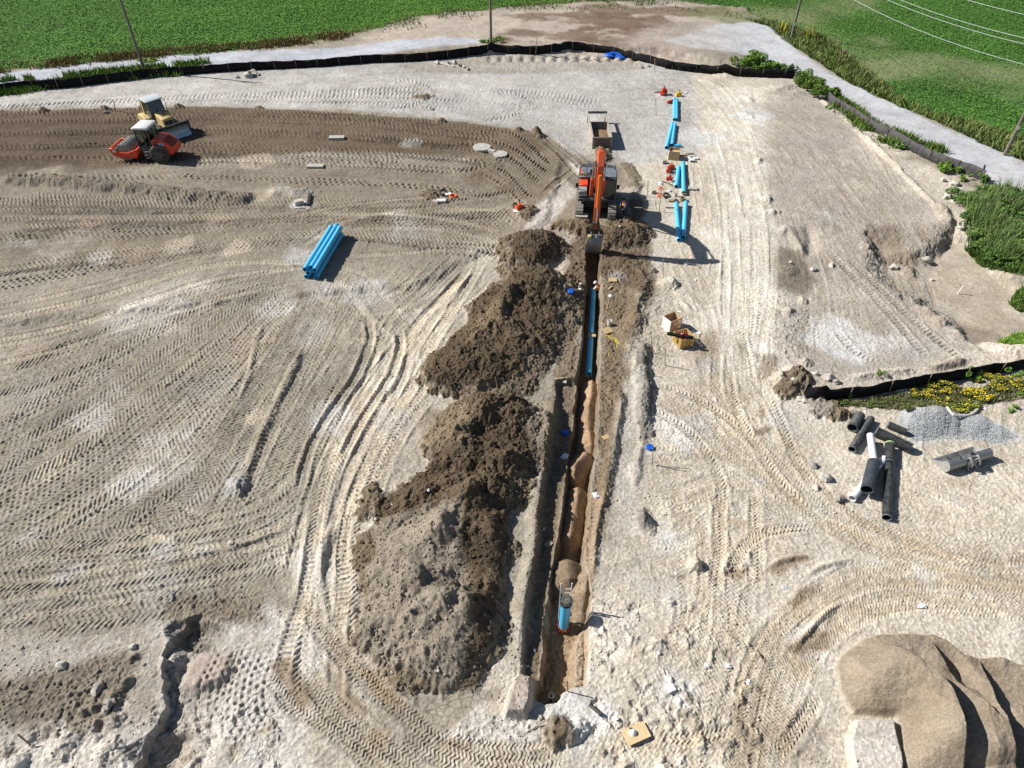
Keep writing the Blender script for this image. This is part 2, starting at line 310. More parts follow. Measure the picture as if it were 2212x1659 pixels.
# scattered soil humps on the right hand sheet
for t, X, Y, rx, ry, h in ((6, 800, 150, .7, .7, .2), (6, 800, 400, .7, .5, .35), (6, 880, 330, .6, .4, .25), (6, 850, 760, .8, .6, .45), (6, 740, 800, .6, .6, .45), (6, 900, 700, .5, .6, .3),
        (3, 560, 600, .9, .5, .28), (3, 540, 690, 1.2, .6, .15), (3, 780, 530, 2.2, 1.2, .35), (3, 850, 560, 1.2, .8, .3), (3, 330, 500, 1.8, .6, .3), (3, 420, 460, 1.6, .7, .35), (3, 590, 910, .9, .5, .2), (3, 620, 970, .9, .5, .2), (3, 670, 1200, 1., .5, .25), (3, 700, 1280, .9, .6, .25),
        (6, 75, 230, .8, .9, .35), (5, 1950, 150, .35, .4, .3), (5, 2070, 220, .4, .6, .25), (8, 1480, 1440, .7, .5, .35), (8, 2040, 1380, .3, .6, .25), (8, 2210, 440, .5, .5, .3), (9, 230, 440, .35, .45, .3), (9, 500, 480, .8, .5, -.15), (8, 1900, 190, .4, .8, .3)):
    mound(*G(*T(t, X, Y)), rx, ry, h, random.random()*3, rough=2.2, mode='add')
for p_ in (TG(5, [(1900, 560), (1880, 700), (1905, 860), (1885, 1000), (1900, 1130), (1905, 1240)]), TG(8, [(1895, 60), (1890, 200), (1905, 300)]), TG(5, [(1860, 100), (1900, 250), (1850, 400), (1890, 560)])): ridge(p_, .55, .16, (.11, .10, .085), .9, rag=.7, rough=3.2)
for pts, wd, h in ((TG(5, [(1900, 560), (1880, 700), (1900, 860), (1880, 1000), (1900, 1130)]), .7, .3), (TG(5, [(1900, 1130), (1850, 1350), (1830, 1500)]), .45, .16), (TG(8, [(1900, 60), (1890, 200), (1900, 300)]), .5, .2),
        (TG(5, [(1745, 840), (1760, 950), (1740, 1080), (1715, 1220), (1690, 1340), (1660, 1500), (1630, 1659)]), .45, .26), (TG(8, [(1650, 30), (1620, 200), (1600, 380), (1595, 560)]), .3, .18),
        (TG(5, [(1850, 200), (1870, 330), (1800, 560), (1850, 700)]), .9, .25), (TG(8, [(1780, 830), (1900, 810)]), .25, .15), (TG(8, [(1990, 1230), (2030, 1330), (2050, 1420)]), .18, .12), (TG(6, [(140, 310), (200, 380), (260, 420)]), .4, .2),
        (TG(9, [(240, 1240), (330, 1200), (420, 1160)]), .25, .22), (TG(9, [(30, 1230), (60, 1350), (90, 1430)]), .2, .15), (TG(9, [(780, 1480), (900, 1300), (960, 1200)]), .3, -.1)):
    ridge(pts, wd, h, None, rough=2.2)
paint(PG([(1320, 590), (1350, 560), (1440, 620), (1490, 760), (1440, 800), (1340, 780), (1330, 700)]), (.31, .27, .205), .6, .8, 1.2, rough=2)
paint(PG([(1340, 790), (1392, 800), (1385, 1150), (1320, 1160), (1330, 950)]), (.42, .385, .32), .7, .6, .5)
for t, X, Y, r in ((8, 2040, 290, 1.0), (9, 480, 640, .8), (9, 820, 1230, .7), (9, 1600, 490, .6), (6, 1120, 560, 2.6), (3, 260, 830, 2.0), (3, 600, 700, 2.2), (9, 150, 1200, .6), (6, 180, 1180, .8), (8, 1500, 1340, 1.2)):
    g = G(*T(t, X, Y)); paint([(g[0]-r, g[1]), (g[0], g[1]-r), (g[0]+r, g[1]), (g[0], g[1]+r)], (.56, .56, .52), .6, .5, .5)
# the eroded bank and dried silt pond on the right
pond = TG(6, [(1640, 60), (1800, -110), (1960, 20), (2070, 130), (2180, 230), (2150, 330), (2300, 420), (2700, 560), (2600, 640), (2212, 500), (2080, 540), (1960, 580), (1870, 520), (1850, 430), (1830, 380), (1760, 310), (1680, 300), (1680, 200)])
bank = TG(6, [(1250, -100), (1420, -60), (1500, 20), (1650, 0), (1800, -130), (2000, -50), (2120, 80), (2250, 220), (2700, 500), (2800, 700), (2212, 640), (1960, 640), (1860, 560), (1780, 440), (1500, 310), (1330, 200), (1270, 120)])
w, d = sdpoly(bank, 3); m = sst(-.3, 1.6, d+.5*N1[w]+.6*N2[w]); M[w] -= .75*m; ROUGH[w] += 1.6*m*(1-m)*4; ALB[w] = ALB[w]*(1-.6*m[..., None])+np.array((.36, .32, .25), np.float32)*.6*m[..., None]
w, d = sdpoly(pond, 2); m = sst(-.3, .5, d+.3*N1[w]+.3*N2[w]); M[w] = M[w]*(1-m)+(-.78)*m; D[w] *= 1-m; ROUGH[w] = ROUGH[w]*(1-m)+.15*m; ALB[w] = ALB[w]*(1-m[..., None])+np.array((.42, .355, .265), np.float32)*(1+.12*N2[w][..., None])*m[..., None]
paint(TG(6, [(1840, 420), (2000, 440), (2150, 500), (2080, 560), (1950, 590), (1870, 520)]), (.235, .19, .14), .85, .6, .8)
for pts in (TG(6, [(1430, 240), (1560, 290), (1700, 285)]), TG(6, [(1530, 350), (1650, 400), (1750, 420)]), TG(6, [(1750, 480), (1840, 560), (1880, 600)]), TG(6, [(1440, 50), (1560, 130), (1600, 170)]), TG(6, [(1260, 190), (1330, 190)]), TG(6, [(1600, 420), (1750, 470), (1800, 500)]),
        TG(3, [(1240, 1380), (1290, 1350), (1330, 1360)]), TG(3, [(1260, 1440), (1290, 1500), (1350, 1560)]), TG(3, [(1690, 1210), (1740, 1310), (1790, 1380)]), TG(6, [(1660, 340), (1760, 380)]), TG(6, [(1500, 430), (1600, 460)])):
    ridge(pts, .75, .42, (.24, .20, .15), .5, rough=2.6)
paint(TG(3, [(1250, 1380), (1450, 1360), (1500, 1500), (1640, 1520), (1500, 1590), (1300, 1500)]), (.21, .17, .125), .8, .4, .4, rough=2.2)
paint(TG(3, [(1560, 1380), (1750, 1330), (1780, 1430), (1650, 1500)]), (.25, .21, .16), .7, .6, .6, rough=2.2)
ridge(TG(6, [(1990, 640), (2100, 600), (2212, 610), (2500, 600)]), 1.6, .5, (.50, .44, .345), .9, rough=1.6)
for pts in (TG(3, [(1250, 800), (1400, 960), (1560, 1120), (1700, 1250)]), TG(3, [(1180, 760), (1330, 900), (1500, 1050)]), TG(3, [(930, 560), (1060, 650), (1200, 760)])): ridge(pts, .45, .18, None, rough=1.6)
ridge(TG(3, [(900, 1330), (935, 1430), (920, 1560)]), .7, -.25, None); ridge(TG(3, [(740, 1440), (790, 1380), (860, 1480), (900, 1560)]), .6, .22, None)
ridge(TG(6, [(1590, 745), (1720, 725), (1850, 690), (1920, 680)]), .45, .3, (.20, .17, .13), .7, rough=2.5)
ridge(TG(6, [(1100, 815), (1350, 770), (1600, 740)]), .5, .2, (.50, .45, .36), .6, rough=2)
paint(TG(6, [(930, 930), (1200, 900), (1500, 800), (1750, 760), (2100, 720), (2500, 700), (2500, 960), (2212, 890), (1990, 930), (1850, 1010), (1550, 1000), (1380, 975), (1100, 960)]), (.33, .30, .235), .85, .5, .8, rough=1.6)
paint(TG(6, [(1540, 830), (1750, 800), (1880, 860), (1980, 920), (1700, 980), (1550, 960)]), (.15, .16, .075), .6, .5, 1)
# ---------------------------------------------------------------- wheel and drum marks
# upper pale band
U0 = PG([(-60, 226), (200, 206), (450, 190), (700, 172), (900, 155), (1100, 150), (1350, 150)]); U1 = PG([(-60, 238), (200, 232), (450, 226), (700, 232), (1000, 260), (1200, 290), (1250, 330)])
lanes(U0, U1, 20, ['chev', 'bars', 'smooth', 'smooth'], 1.2, per=.45, amp=.075, patchy=.9, strength=.8)
V0 = PG([(-80, 245), (300, 237), (700, 246), (950, 268), (1120, 300), (1190, 360)]); V1 = PG([(-80, 400), (300, 395), (600, 400), (850, 410), (1050, 430), (1120, 500)])
lanes(V0, V1, 22, ['pads', 'chev', 'smooth'], 1.3, per=.42, pper=.52, amp=.085, patchy=.6)
X0 = PG([(-80, 425), (200, 430), (500, 440), (750, 440), (950, 430), (1130, 400)]); X1 = PG([(-80, 640), (200, 590), (450, 555), (700, 520), (900, 540), (1090, 560)])
lanes(X0, X1, 18, ['pads', 'chev', 'smooth'], 1.4, per=.34, pper=.42, amp=.065, patchy=.55)
# left field, lanes sweeping up towards the pipe stack
G4 = PG([(-60, 780), (150, 725), (300, 670), (450, 625), (620, 590)]); G3 = PG([(-60, 980), (150, 870), (300, 770), (450, 680), (600, 620)])
G2 = PG([(-60, 1190), (200, 1030), (400, 860), (540, 720), (620, 640)]); G1 = PG([(150, 1190), (400, 1020), (520, 880), (610, 740), (670, 640)]); G0 = PG([(470, 1180), (540, 1020), (620, 850), (690, 720), (745, 600)])
lanes(G4, G3, 8, ['pads', 'chev'], 1.8, per=.28, pper=.36, amp=.048, patchy=.5)
lanes(G3, G2, 8, ['pads', 'chev', 'pads'], 1.8, per=.26, pper=.33, amp=.040, patchy=.45)
lanes(G2, G1, 8, ['pads', 'chev'], 1.7, per=.26, pper=.32, amp=.040, patchy=.4)
lanes(G1, G0, 9, ['chev', 'pads', 'chev'], 1.5, per=.25, pper=.31, amp=.038, patchy=.5)
R0 = PG([(620, 1180), (690, 980), (790, 800), (880, 680), (1000, 560)])
lanes(G0, R0, 12, ['chev', 'pads', 'chev'], 1.1, per=.25, pper=.31, amp=.036, patchy=.5)
B0 = PG([(-60, 1150), (200, 1150), (400, 1130), (560, 1090), (640, 1010)]); B1 = PG([(-60, 1310), (200, 1290), (430, 1260), (600, 1230), (680, 1150)])
lanes(B0, B1, 10, ['chev', 'chev', 'pads'], 1.1, per=.25, pper=.30, amp=.04, patchy=.5)
B2 = PG([(-60, 1420), (200, 1380), (400, 1330), (560, 1290)])
lanes(B1[:4], B2, 4, ['smooth', 'chev'], 1.2, per=.28, amp=.04, patchy=1.1, depth=.0, berm=0)
for p, k in ((TG(7, [(380, 1120), (480, 1260), (330, 1310)]), 0), (TG(7, [(1450, 900), (1380, 1050), (1300, 1250), (1400, 1400)]), 1), (TG(7, [(1600, 900), (1500, 1100), (1480, 1350), (1600, 1500)]), 1)):
    track(p, 2.4 if k == 0 else 2.0, 'pads', per=.34, amp=.085, depth=.03, patchy=.3)
for p in (PG([(-60, 700), (130, 665), (300, 620), (420, 585), (560, 572), (680, 578)]), PG([(-60, 745), (160, 700), (330, 650), (460, 610), (600, 590), (700, 585)]), PG([(700, 505), (850, 498), (980, 505), (1080, 530)]), PG([(720, 560), (860, 553), (980, 545), (1080, 560)]), PG([(710, 470), (860, 468), (1000, 485), (1090, 510)]),
        PG([(640, 545), (760, 480), (900, 462), (1080, 455)]), PG([(760, 640), (800, 700), (812, 760), (790, 850)]), PG([(740, 735), (800, 738), (830, 745)])):
    track(p, .65, 'chev', per=.28, amp=.03, depth=.05, berm=.03, tint=(1.32, 1.31, 1.28), patchy=.2)
for p in (PG([(-40, 690), (200, 640), (420, 575), (600, 560), (660, 575)]), PG([(-40, 770), (120, 738), (330, 672), (520, 625), (660, 598)]), PG([(700, 598), (760, 610), (800, 650), (850, 700), (880, 730)]), PG([(690, 620), (770, 660), (850, 655), (930, 610)]), PG([(1010, 560), (930, 640), (870, 700), (850, 760), (800, 860), (740, 960)]), PG([(1040, 600), (950, 680), (880, 780), (800, 900), (740, 1020)]), PG([(1090, 450), (960, 440), (820, 452), (700, 470), (620, 490)]),
        PG([(0, 1260), (200, 1225), (420, 1180), (600, 1130), (680, 1060)]), PG([(0, 1300), (240, 1262), (460, 1215), (640, 1165)]), PG([(300, 1100), (440, 1150), (560, 1120), (650, 1050), (700, 950)])):
    pair(p, 1.9, .5, kind='chev', per=.26, amp=.028, depth=.04, berm=.03, tint=(1.22, 1.21, 1.19), patchy=.3)
for cx, cy, r in ((1050, 230, 0), (840, 205, 0), (980, 345, 0)):
    a = [(cx+math.cos(t)*90, cy+math.sin(t)*32) for t in (-1.6, -.9, -.2, .5, 1.2, 1.7)]; track(PG(a), 1.6, 'chev', per=.5, amp=.07, patchy=.3)
# the haul way left of the spoil heaps
H0 = PG([(590, 1640), (610, 1400), (640, 1180), (700, 980), (790, 830), (880, 720), (1000, 590)]); H1 = PG([(800, 1500), (790, 1300), (790, 1130), (830, 1000), (900, 880), (930, 760), (1050, 560)])
lanes(H0, H1, 11, ['smooth', 'chev', 'wave', 'bars'], .75, per=.26, amp=.04, depth=.05, berm=.045, patchy=.25, tint=(1.08, 1.07, 1.05))
for p in (TG(5, [(90, 1659), (190, 1400), (330, 1120), (480, 900), (640, 640)]), TG(5, [(250, 1620), (330, 1380), (450, 1130), (620, 900)]), TG(8, [(200, 880), (230, 640), (220, 420), (240, 260)]), TG(8, [(60, 900), (100, 620), (90, 300), (150, 60), (230, -150)]), TG(7, [(1690, 1180), (1720, 960), (1800, 700), (1900, 300)]), TG(2, [(1290, 1180), (1420, 1060), (1560, 960)]), TG(2, [(1560, 1100), (1420, 960), (1260, 830), (1180, 780)]), TG(2, [(1600, 1040), (1480, 930), (1340, 830)])):
    track(p, .62, 'bars', per=.26, amp=.05, depth=.06, berm=.05, patchy=.1, tint=(1.1, 1.09, 1.06))
for p in (TG(4, [(2212, 560), (2150, 760), (2060, 900), (1950, 1060), (1850, 1250), (1800, 1500)]), TG(5, [(500, 640), (450, 800), (380, 930)]), TG(5, [(240, 450), (260, 540), (240, 640), (180, 780), (100, 900)]), TG(5, [(420, 500), (440, 600), (380, 780), (280, 940), (180, 1100), (80, 1300)])):
    track(p, .55, 'smooth', depth=.10, berm=.07, patchy=.1)
for a_, b_, n_, kd_, wd_ in ((PG([(1400, 860), (1480, 860), (1600, 880), (1700, 930)]), PG([(1380, 1020), (1480, 1030), (1600, 1070), (1750, 1150)]), 9, ['chev', 'wave'], .6), (PG([(1440, 1020), (1470, 1200), (1440, 1400), (1380, 1560)]), PG([(1580, 1050), (1620, 1250), (1600, 1450), (1560, 1640)]), 12, ['chev', 'wave', 'smooth'], .6),
        (PG([(1320, 800), (1420, 830), (1560, 820), (1640, 840)]), PG([(1400, 1180), (1480, 1180), (1560, 1130), (1700, 1100)]), 12, ['chev', 'smooth'], .6), (PG([(1250, 1570), (1400, 1570), (1550, 1545), (1700, 1500)]), PG([(1240, 1660), (1450, 1650), (1650, 1640), (1750, 1600)]), 5, ['wave'], .7), (PG([(1860, 860), (1900, 1060), (2050, 1120), (2212, 1160)]), PG([(2212, 820), (2200, 900), (2212, 1000), (2300, 1100)]), 9, ['smooth', 'chev'], .6),
        (PG([(1880, 1060), (2000, 1080), (2212, 1120), (2300, 1130)]), PG([(1950, 1190), (2060, 1210), (2212, 1240), (2300, 1250)]), 8, ['smooth', 'smooth', 'chev'], .6), (PG([(1700, 330), (1800, 430), (1900, 560), (2000, 740)]), PG([(1880, 290), (1960, 420), (2030, 540), (2060, 660)]), 14, ['smooth', 'chev'], .8), (PG([(1660, 420), (1700, 520), (1720, 640), (1700, 760)]), PG([(1800, 420), (1880, 560), (1960, 700), (2040, 780)]), 12, ['smooth', 'bars', 'chev'], .7),
        (PG([(1330, 175), (1500, 170), (1700, 190), (1800, 230)]), PG([(1340, 270), (1500, 280), (1640, 330), (1700, 420)]), 12, ['smooth', 'chev'], .9), (PG([(1330, 300), (1400, 330), (1440, 430), (1430, 520)]), PG([(1480, 260), (1540, 380), (1560, 520), (1540, 640)]), 8, ['smooth', 'chev'], .7), (PG([(1400, 560), (1460, 660), (1500, 760), (1520, 860)]), PG([(1500, 520), (1550, 640), (1560, 760), (1560, 860)]), 6, ['smooth', 'chev'], .6)):
    lanes(a_, b_, n_, kd_, wd_, per=.22, amp=.022, depth=.015, berm=.018, patchy=.55, tint=(.98, .965, .94))
# bottom: lorry tracks with zigzag lugs round the heap
for p in (TG(8, [(0, 760), (70, 940), (170, 1080), (330, 1230), (480, 1340), (620, 1440), (820, 1520), (1100, 1560), (1480, 1540)]), TG(8, [(60, 900), (200, 1060), (330, 1180), (440, 1260)]), TG(8, [(-150, 1000), (-50, 1180), (100, 1330), (300, 1500), (460, 1600), (600, 1720)]), TG(8, [(-380, 1020), (-300, 1150), (-200, 1280), (0, 1400), (200, 1560), (330, 1720)]), TG(7, [(1830, 1080), (1920, 1230), (2080, 1420), (2260, 1560), (2420, 1700)]),
        TG(8, [(640, 1480), (900, 1600), (1200, 1640), (1480, 1560)]), TG(8, [(-100, 620), (-60, 800), (60, 960), (200, 1100)]), TG(8, [(400, 1420), (620, 1560), (800, 1650), (900, 1740)])):
    track(p, .80, 'wave', per=.17, amp=.032, depth=.055, berm=.06, patchy=.4, tint=(.93, .91, .88))
paint(TG(8, [(150, 1060), (260, 1040), (450, 1240), (520, 1310), (480, 1330), (330, 1270)]), (.27, .195, .115), .7, .2, .25)
paint(TG(8, [(-300, 980), (-200, 1000), (-130, 1150), (-60, 1250), (-160, 1310), (-290, 1180), (-370, 1060)]), (.21, .155, .095), .8, .2, .3)
paint(TG(8, [(60, 1120), (150, 1180), (260, 1330), (220, 1370), (90, 1270), (50, 1180)]), (.25, .185, .11), .75, .25, .3)
paint(TG(8, [(260, 1400), (400, 1420), (400, 1520), (300, 1540), (240, 1480)]), (.29, .21, .13), .7, .3, .4)
paint(TG(8, [(620, 1440), (860, 1520), (800, 1560), (600, 1500)]), (.26, .19, .12), .5, .2, .3)
# right: haul road and fan of lorry tracks round the sand pile
HR0 = PG([(1330, 170), (1480, 250), (1540, 380), (1560, 560), (1555, 800), (1540, 1000)]); HR1 = PG([(1560, 170), (1620, 260), (1660, 420), (1680, 600), (1660, 800), (1700, 980)])
lanes(HR0, HR1, 14, ['chev', 'smooth', 'chev'], .65, per=.34, amp=.03, depth=.02, berm=.018, patchy=.45, tint=(1.05, 1.05, 1.04))
F0 = PG([(1400, 830), (1470, 960), (1640, 1060), (1850, 1180), (2212, 1300), (2300, 1320)]); F1 = PG([(1620, 800), (1720, 960), (1830, 1090), (2000, 1170), (2212, 1210), (2300, 1215)])
lanes(F0, F1, 11, ['chev', 'wave'], .62, per=.18, amp=.022, depth=.012, berm=.014, patchy=.35, tint=(.97, .95, .92))
A0 = PG([(1690, 1740), (1720, 1560), (1760, 1430), (1850, 1350), (1980, 1320), (2212, 1330), (2320, 1340)]); A1 = PG([(1560, 1740), (1590, 1500), (1640, 1370), (1760, 1270), (1900, 1220), (2212, 1240), (2320, 1245)])
lanes(A0, A1, 15, ['wave', 'chev', 'wave'], .58, per=.165, amp=.021, depth=.02, berm=.018, patchy=.3, tint=(.96, .94, .91))
for p in (TG(9, [(370, -20), (380, 120), (385, 300), (370, 460), (350, 660)]), TG(9, [(600, -20), (600, 200), (610, 400), (600, 640)]), TG(9, [(420, 560), (560, 300), (760, 230), (1000, 220)]), TG(9, [(0, 1480), (250, 1480), (420, 1440), (560, 1440)]), TG(9, [(700, 1620), (820, 1480), (930, 1300), (990, 1180)])):
    track(p, .6, 'wave', per=.20, amp=.045, depth=.04, berm=.04, patchy=.2, tint=(.96, .94, .9))
for p in (TG(6, [(1030, 30), (1150, 150), (1330, 330), (1520, 540), (1640, 680)]), TG(6, [(1140, 60), (1330, 240), (1550, 450), (1760, 620), (1880, 700)]), TG(6, [(1060, 480), (1200, 640), (1350, 700)])):
    track(p, .6, 'bars', per=.30, amp=.05, depth=.04, berm=.04, patchy=.25, tint=(.96, .95, .93))
for p in (TG(6, [(-60, 960), (150, 1080), (300, 1230), (400, 1450), (380, 1660)]), TG(6, [(0, 830), (200, 900), (400, 1010), (600, 1200), (760, 1440), (1000, 1640)]), TG(6, [(430, 700), (460, 900), (560, 1130), (700, 1300)]), TG(6, [(660, 880), (760, 1080), (850, 1300), (1000, 1500)]), TG(6, [(360, 560), (370, 700), (355, 830)]), TG(6, [(500, 480), (540, 640), (560, 760)]), TG(5, [(1560, 360), (1440, 620), (1400, 760)])):
    track(p, .6, 'chev', per=.24, amp=.045, depth=.04, berm=.035, patchy=.3, tint=(.97, .955, .93))
for p in (TG(9, [(790, 990), (880, 880), (960, 790), (1060, 700), (1180, 660)]), TG(9, [(640, 490), (700, 440), (830, 400), (1000, 395)]), TG(9, [(780, 690), (850, 620), (900, 570)]), TG(9, [(920, 930), (1000, 860), (1080, 820)]), TG(9, [(880, 530), (1000, 450), (1240, 400)])):
    ridge(p, .22, .17, None)
# ---------------------------------------------------------------- spoil heaps
spoil_c = (.145, .108, .066)
SPOIL = []
HEAPH = np.zeros((R, C_), np.float32)
WX = GX+.55*fbm(GX, GY, 1.6, 3, 401)+.35*NF; WY = GY+.55*fbm(GX, GY, 1.6, 3, 402)+.25*NF
def heap(t, X, Y, rx, ry, h, rot=0, col=None, p=1.0, rough=3.2, rag=.28):
    cx, cy = G(*T(t, X, Y)); m = max(rx, ry)*1.7; w = window(cx-m, cx+m, cy-m, cy+m); c, s_ = math.cos(rot), math.sin(rot); x = WX[w]-cx; y = WY[w]-cy
    r = np.sqrt(((x*c+y*s_)/(rx*1.18))**2+((-x*s_+y*c)/(ry*1.18))**2); q = np.clip(1-r, 0, 1); hh = h*.86*(q*(1.25-.25*q))
    a = HEAPH[w]; kk = .35; HEAPH[w] = np.where((a > 0) | (hh > 0), np.maximum(a, hh)+np.clip(kk-np.abs(a-hh), 0, None)**2/(4*kk)*(np.minimum(a, hh) > .02), 0)
dark = (.094, .068, .041)
def skirt(pts, col, rough=2.6):
    w, d = sdpoly(pts, 2); dd = d+.45*N1[w]+.35*N2[w]+.2*NF[w]; m = sst(-.12, .22, dd); ALB[w] = ALB[w]*(1-m[..., None])+np.array(col, np.float32)*m[..., None]; ROUGH[w] = ROUGH[w]*(1-m)+rough*m; M[w] += .14*m+.10*sst(0, .8, dd); D[w] *= 1-m; SPMASK[w] = np.maximum(SPMASK[w], m)
SPMASK = np.zeros((R, C_), np.float32)
hpA = TG(5, [(1075, 20), (1110, -60), (1300, -90), (1400, 0), (1350, 110), (1200, 160), (1080, 130)])
hpB = TG(5, [(1100, 230), (1190, 180), (1330, 200), (1400, 350), (1420, 520), (1380, 640), (1210, 690), (1200, 790), (1120, 850), (980, 880), (820, 890), (720, 900), (620, 850), (570, 770), (600, 700), (690, 620), (800, 540), (850, 400), (900, 300)])
hpC = TG(5, [(690, 1020), (800, 950), (900, 900), (1100, 920), (1180, 880), (1330, 1060), (1350, 1180), (1260, 1400), (1100, 1440), (1070, 1560)])+TG(8, [(1055, 60), (1090, 280), (1060, 500), (1030, 700), (1030, 850), (1010, 1000), (880, 1140), (740, 1190), (600, 1190), (450, 1100), (330, 1080), (240, 980), (210, 850), (240, 650), (280, 350), (290, 150), (330, 60)])+TG(5, [(380, 1500), (500, 1380), (640, 1310), (610, 1200), (690, 1090)])
skirt(hpA, dark); skirt(hpB, dark); skirt(hpC, dark)
paint(TG(8, [(240, 250), (420, 200), (700, 130), (790, 170), (800, 420), (860, 640), (880, 900), (800, 1190), (450, 1190), (200, 950), (200, 700)]), (.235, .198, .146), .92, .35, .3)
paint(TG(5, [(1000, 400), (1100, 480), (1000, 620), (860, 600)]), (.19, .14, .085), .7, .4, .5); paint(TG(5, [(620, 1000), (800, 1000), (850, 1250), (620, 1250)]), (.19, .145, .09), .7, .4, .5)
paint(TG(5, [(1250, 950), (1380, 850), (1380, 1200), (1250, 1380), (1180, 1150)]), (.24, .2, .145), .7, .4, .5)
heap(5, 1210, 40, 2.3, 2.4, 1.5); heap(5, 1290, 10, 1.5, 1.6, 1.3); heap(2, 1180, 1620, 1.8, 1.4, .8)
heap(5, 1250, 300, 3.0, 2.7, 1.9); heap(5, 1120, 400, 3.0, 2.6, 1.5); heap(5, 1050, 560, 3.0, 2.2, 1.5); heap(5, 960, 740, 3.0, 1.8, 1.15); heap(5, 830, 760, 2.6, 2.2, 1.2); heap(5, 1140, 640, 2.2, 2.0, 1.2); heap(5, 750, 800, 1.8, 1.5, .9); heap(5, 1000, 860, 2.2, 1.3, .8); heap(5, 1340, 420, 1.8, 2.4, .8)
heap(5, 950, 1080, 2.5, 2.0, 1.9); heap(5, 1080, 1120, 2.3, 1.9, 1.3); heap(5, 820, 1180, 2.0, 1.5, 1.0); heap(5, 1050, 1330, 2.0, 1.5, 1.5); heap(5, 860, 1320, 1.7, 1.2, 1.2); heap(5, 1230, 1180, 1.3, 2.0, .7)
heap(5, 720, 1480, 2.3, .9, .9, .35); heap(5, 560, 1520, 1.6, .8, .7, .3); heap(5, 980, 1520, 1.7, 1.2, 1.3); heap(5, 700, 1620, 1.9, .6, .55, .3)
heap(8, 600, 150, 1.4, .7, .7, .25); heap(8, 470, 180, .9, .45, .45, .2); heap(8, 810, 130, 1.6, 1.6, 1.5, col=(.20, .165, .12)); heap(8, 740, 330, 2.1, 1.9, 1.5, col=(.225, .185, .135)); heap(8, 560, 420, 2.0, 2.0, 1.1, col=(.24, .20, .145)); heap(8, 960, 300, 1.2, 1.8, .9)
heap(8, 600, 620, 2.3, 2.0, 1.5, col=(.235, .195, .14)); heap(8, 720, 760, 1.9, 1.8, 1.9, col=(.23, .19, .14)); heap(8, 520, 830, 2.1, 1.7, 1.2, col=(.235, .20, .145)); heap(8, 640, 980, 2.2, 1.6, 1.1, col=(.21, .18, .135)); heap(8, 880, 860, 1.1, 1.8, .7, col=(.17, .14, .1)); heap(8, 900, 600, 1.0, 1.8, .7, col=(.17, .14, .1)); heap(8, 740, 1080, 1.6, 1.0, .6, col=(.19, .165, .12))
heap(8, 320, 560, 1.0, 1.5, .5, col=(.22, .185, .135)); heap(8, 240, 60, .5, 1.2, .4); heap(8, 300, 350, .9, 1.4, .6, col=(.23, .19, .14))
heap(8, 1400, 1430, .6, .6, .5, col=(.25, .20, .14)); 
heap(2, 1740, 1425, 2.3, 1.5, .75); heap(2, 1860, 1400, 1.3, 1.2, .5); heap(2, 1780, 1330, 1.6, .8, .5); heap(2, 1540, 1390, 1.2, .9, .55); heap(2, 1450, 1360, 1.3, .6, .4); ridge(TG(2, [(1740, 960), (1810, 1010), (1850, 1100), (1840, 1180), (1870, 1260), (1850, 1330)]), .7, .13, (.13, .10, .06), .8, rag=.7, rough=2.4); heap(2, 1650, 930, .7, 1.6, .5); heap(2, 1260, 815, .7, .8, .35); heap(2, 575, 580, .9, .7, .35, col=(.17, .15, .12)); heap(2, 620, 1185, .8, .9, .3, col=(.17, .14, .1)); heap(2, 1210, 1290, .8, 1.2, .4, col=(.22, .17, .11))
heap(6, 1050, 990, 1.0, .6, .5, col=(.14, .13, .115)); heap(6, 1120, 1005, .8, .5, .5, col=(.13, .12, .11)); heap(6, 800, 870, .9, .8, .7, col=(.22, .195, .155)); heap(6, 890, 810, .8, .8, .7, col=(.2, .18, .15)); heap(6, 820, 790, .7, .6, .6, col=(.25, .22, .18)); heap(6, 960, 950, .7, .6, .5, col=(.2, .18, .15))
for g_ in (((2, 1720, 1420), 2.4, 1.5), ((2, 1850, 1380), 1.3, 1.4), ((2, 1540, 1380), 1.2, .9), ((2, 1450, 1360), 1.4, .6), ((2, 1640, 930), .6, 1.5), ((8, 1400, 1440), .45, .55)):
    c_ = G(*T(*g_[0])); skirt([(c_[0]+g_[1]*math.cos(a), c_[1]+g_[2]*math.sin(a)) for a in np.linspace(0, 5.6, 9)], (.15, .112, .068))
hk = sst(.0, .12, HEAPH); ALB[:] = ALB*(1-hk[..., None]*(1-SPMASK)[..., None])+np.array((.16, .125, .08), np.float32)*(hk*(1-SPMASK))[..., None]; ROUGH[:] = ROUGH*(1-hk)+3.0*hk; D *= 1-hk
ROUGH = np.where((HEAPH > .1) & (GY < 22) & (GX < 3), 1.1, ROUGH).astype(np.float32)
for p_, h_ in ((TG(8, [(790, 130), (700, 230), (690, 380), (740, 480)]), .45), (TG(8, [(430, 700), (500, 620), (600, 560), (700, 590)]), .4), (TG(8, [(700, 620), (720, 760), (730, 900)]), .4), (TG(5, [(950, 1080), (820, 1200), (700, 1340)]), .35), (TG(5, [(1180, 300), (1060, 420), (1010, 560)]), .4), (TG(5, [(800, 640), (810, 780)]), .35), (TG(5, [(1050, 1330), (880, 1520), (760, 1640)]), .35)): ridge(p_, .85, h_, None, rag=.5)
M += HEAPH*(1+.22*N1+.12*fbm(GX, GY, .8, 2, 410)); SPM = np.maximum(SPMASK, hk)
hv = fbm(GX, GY, 1.3, 3, 420); ALB *= (1+.28*hv*SPM)[..., None]
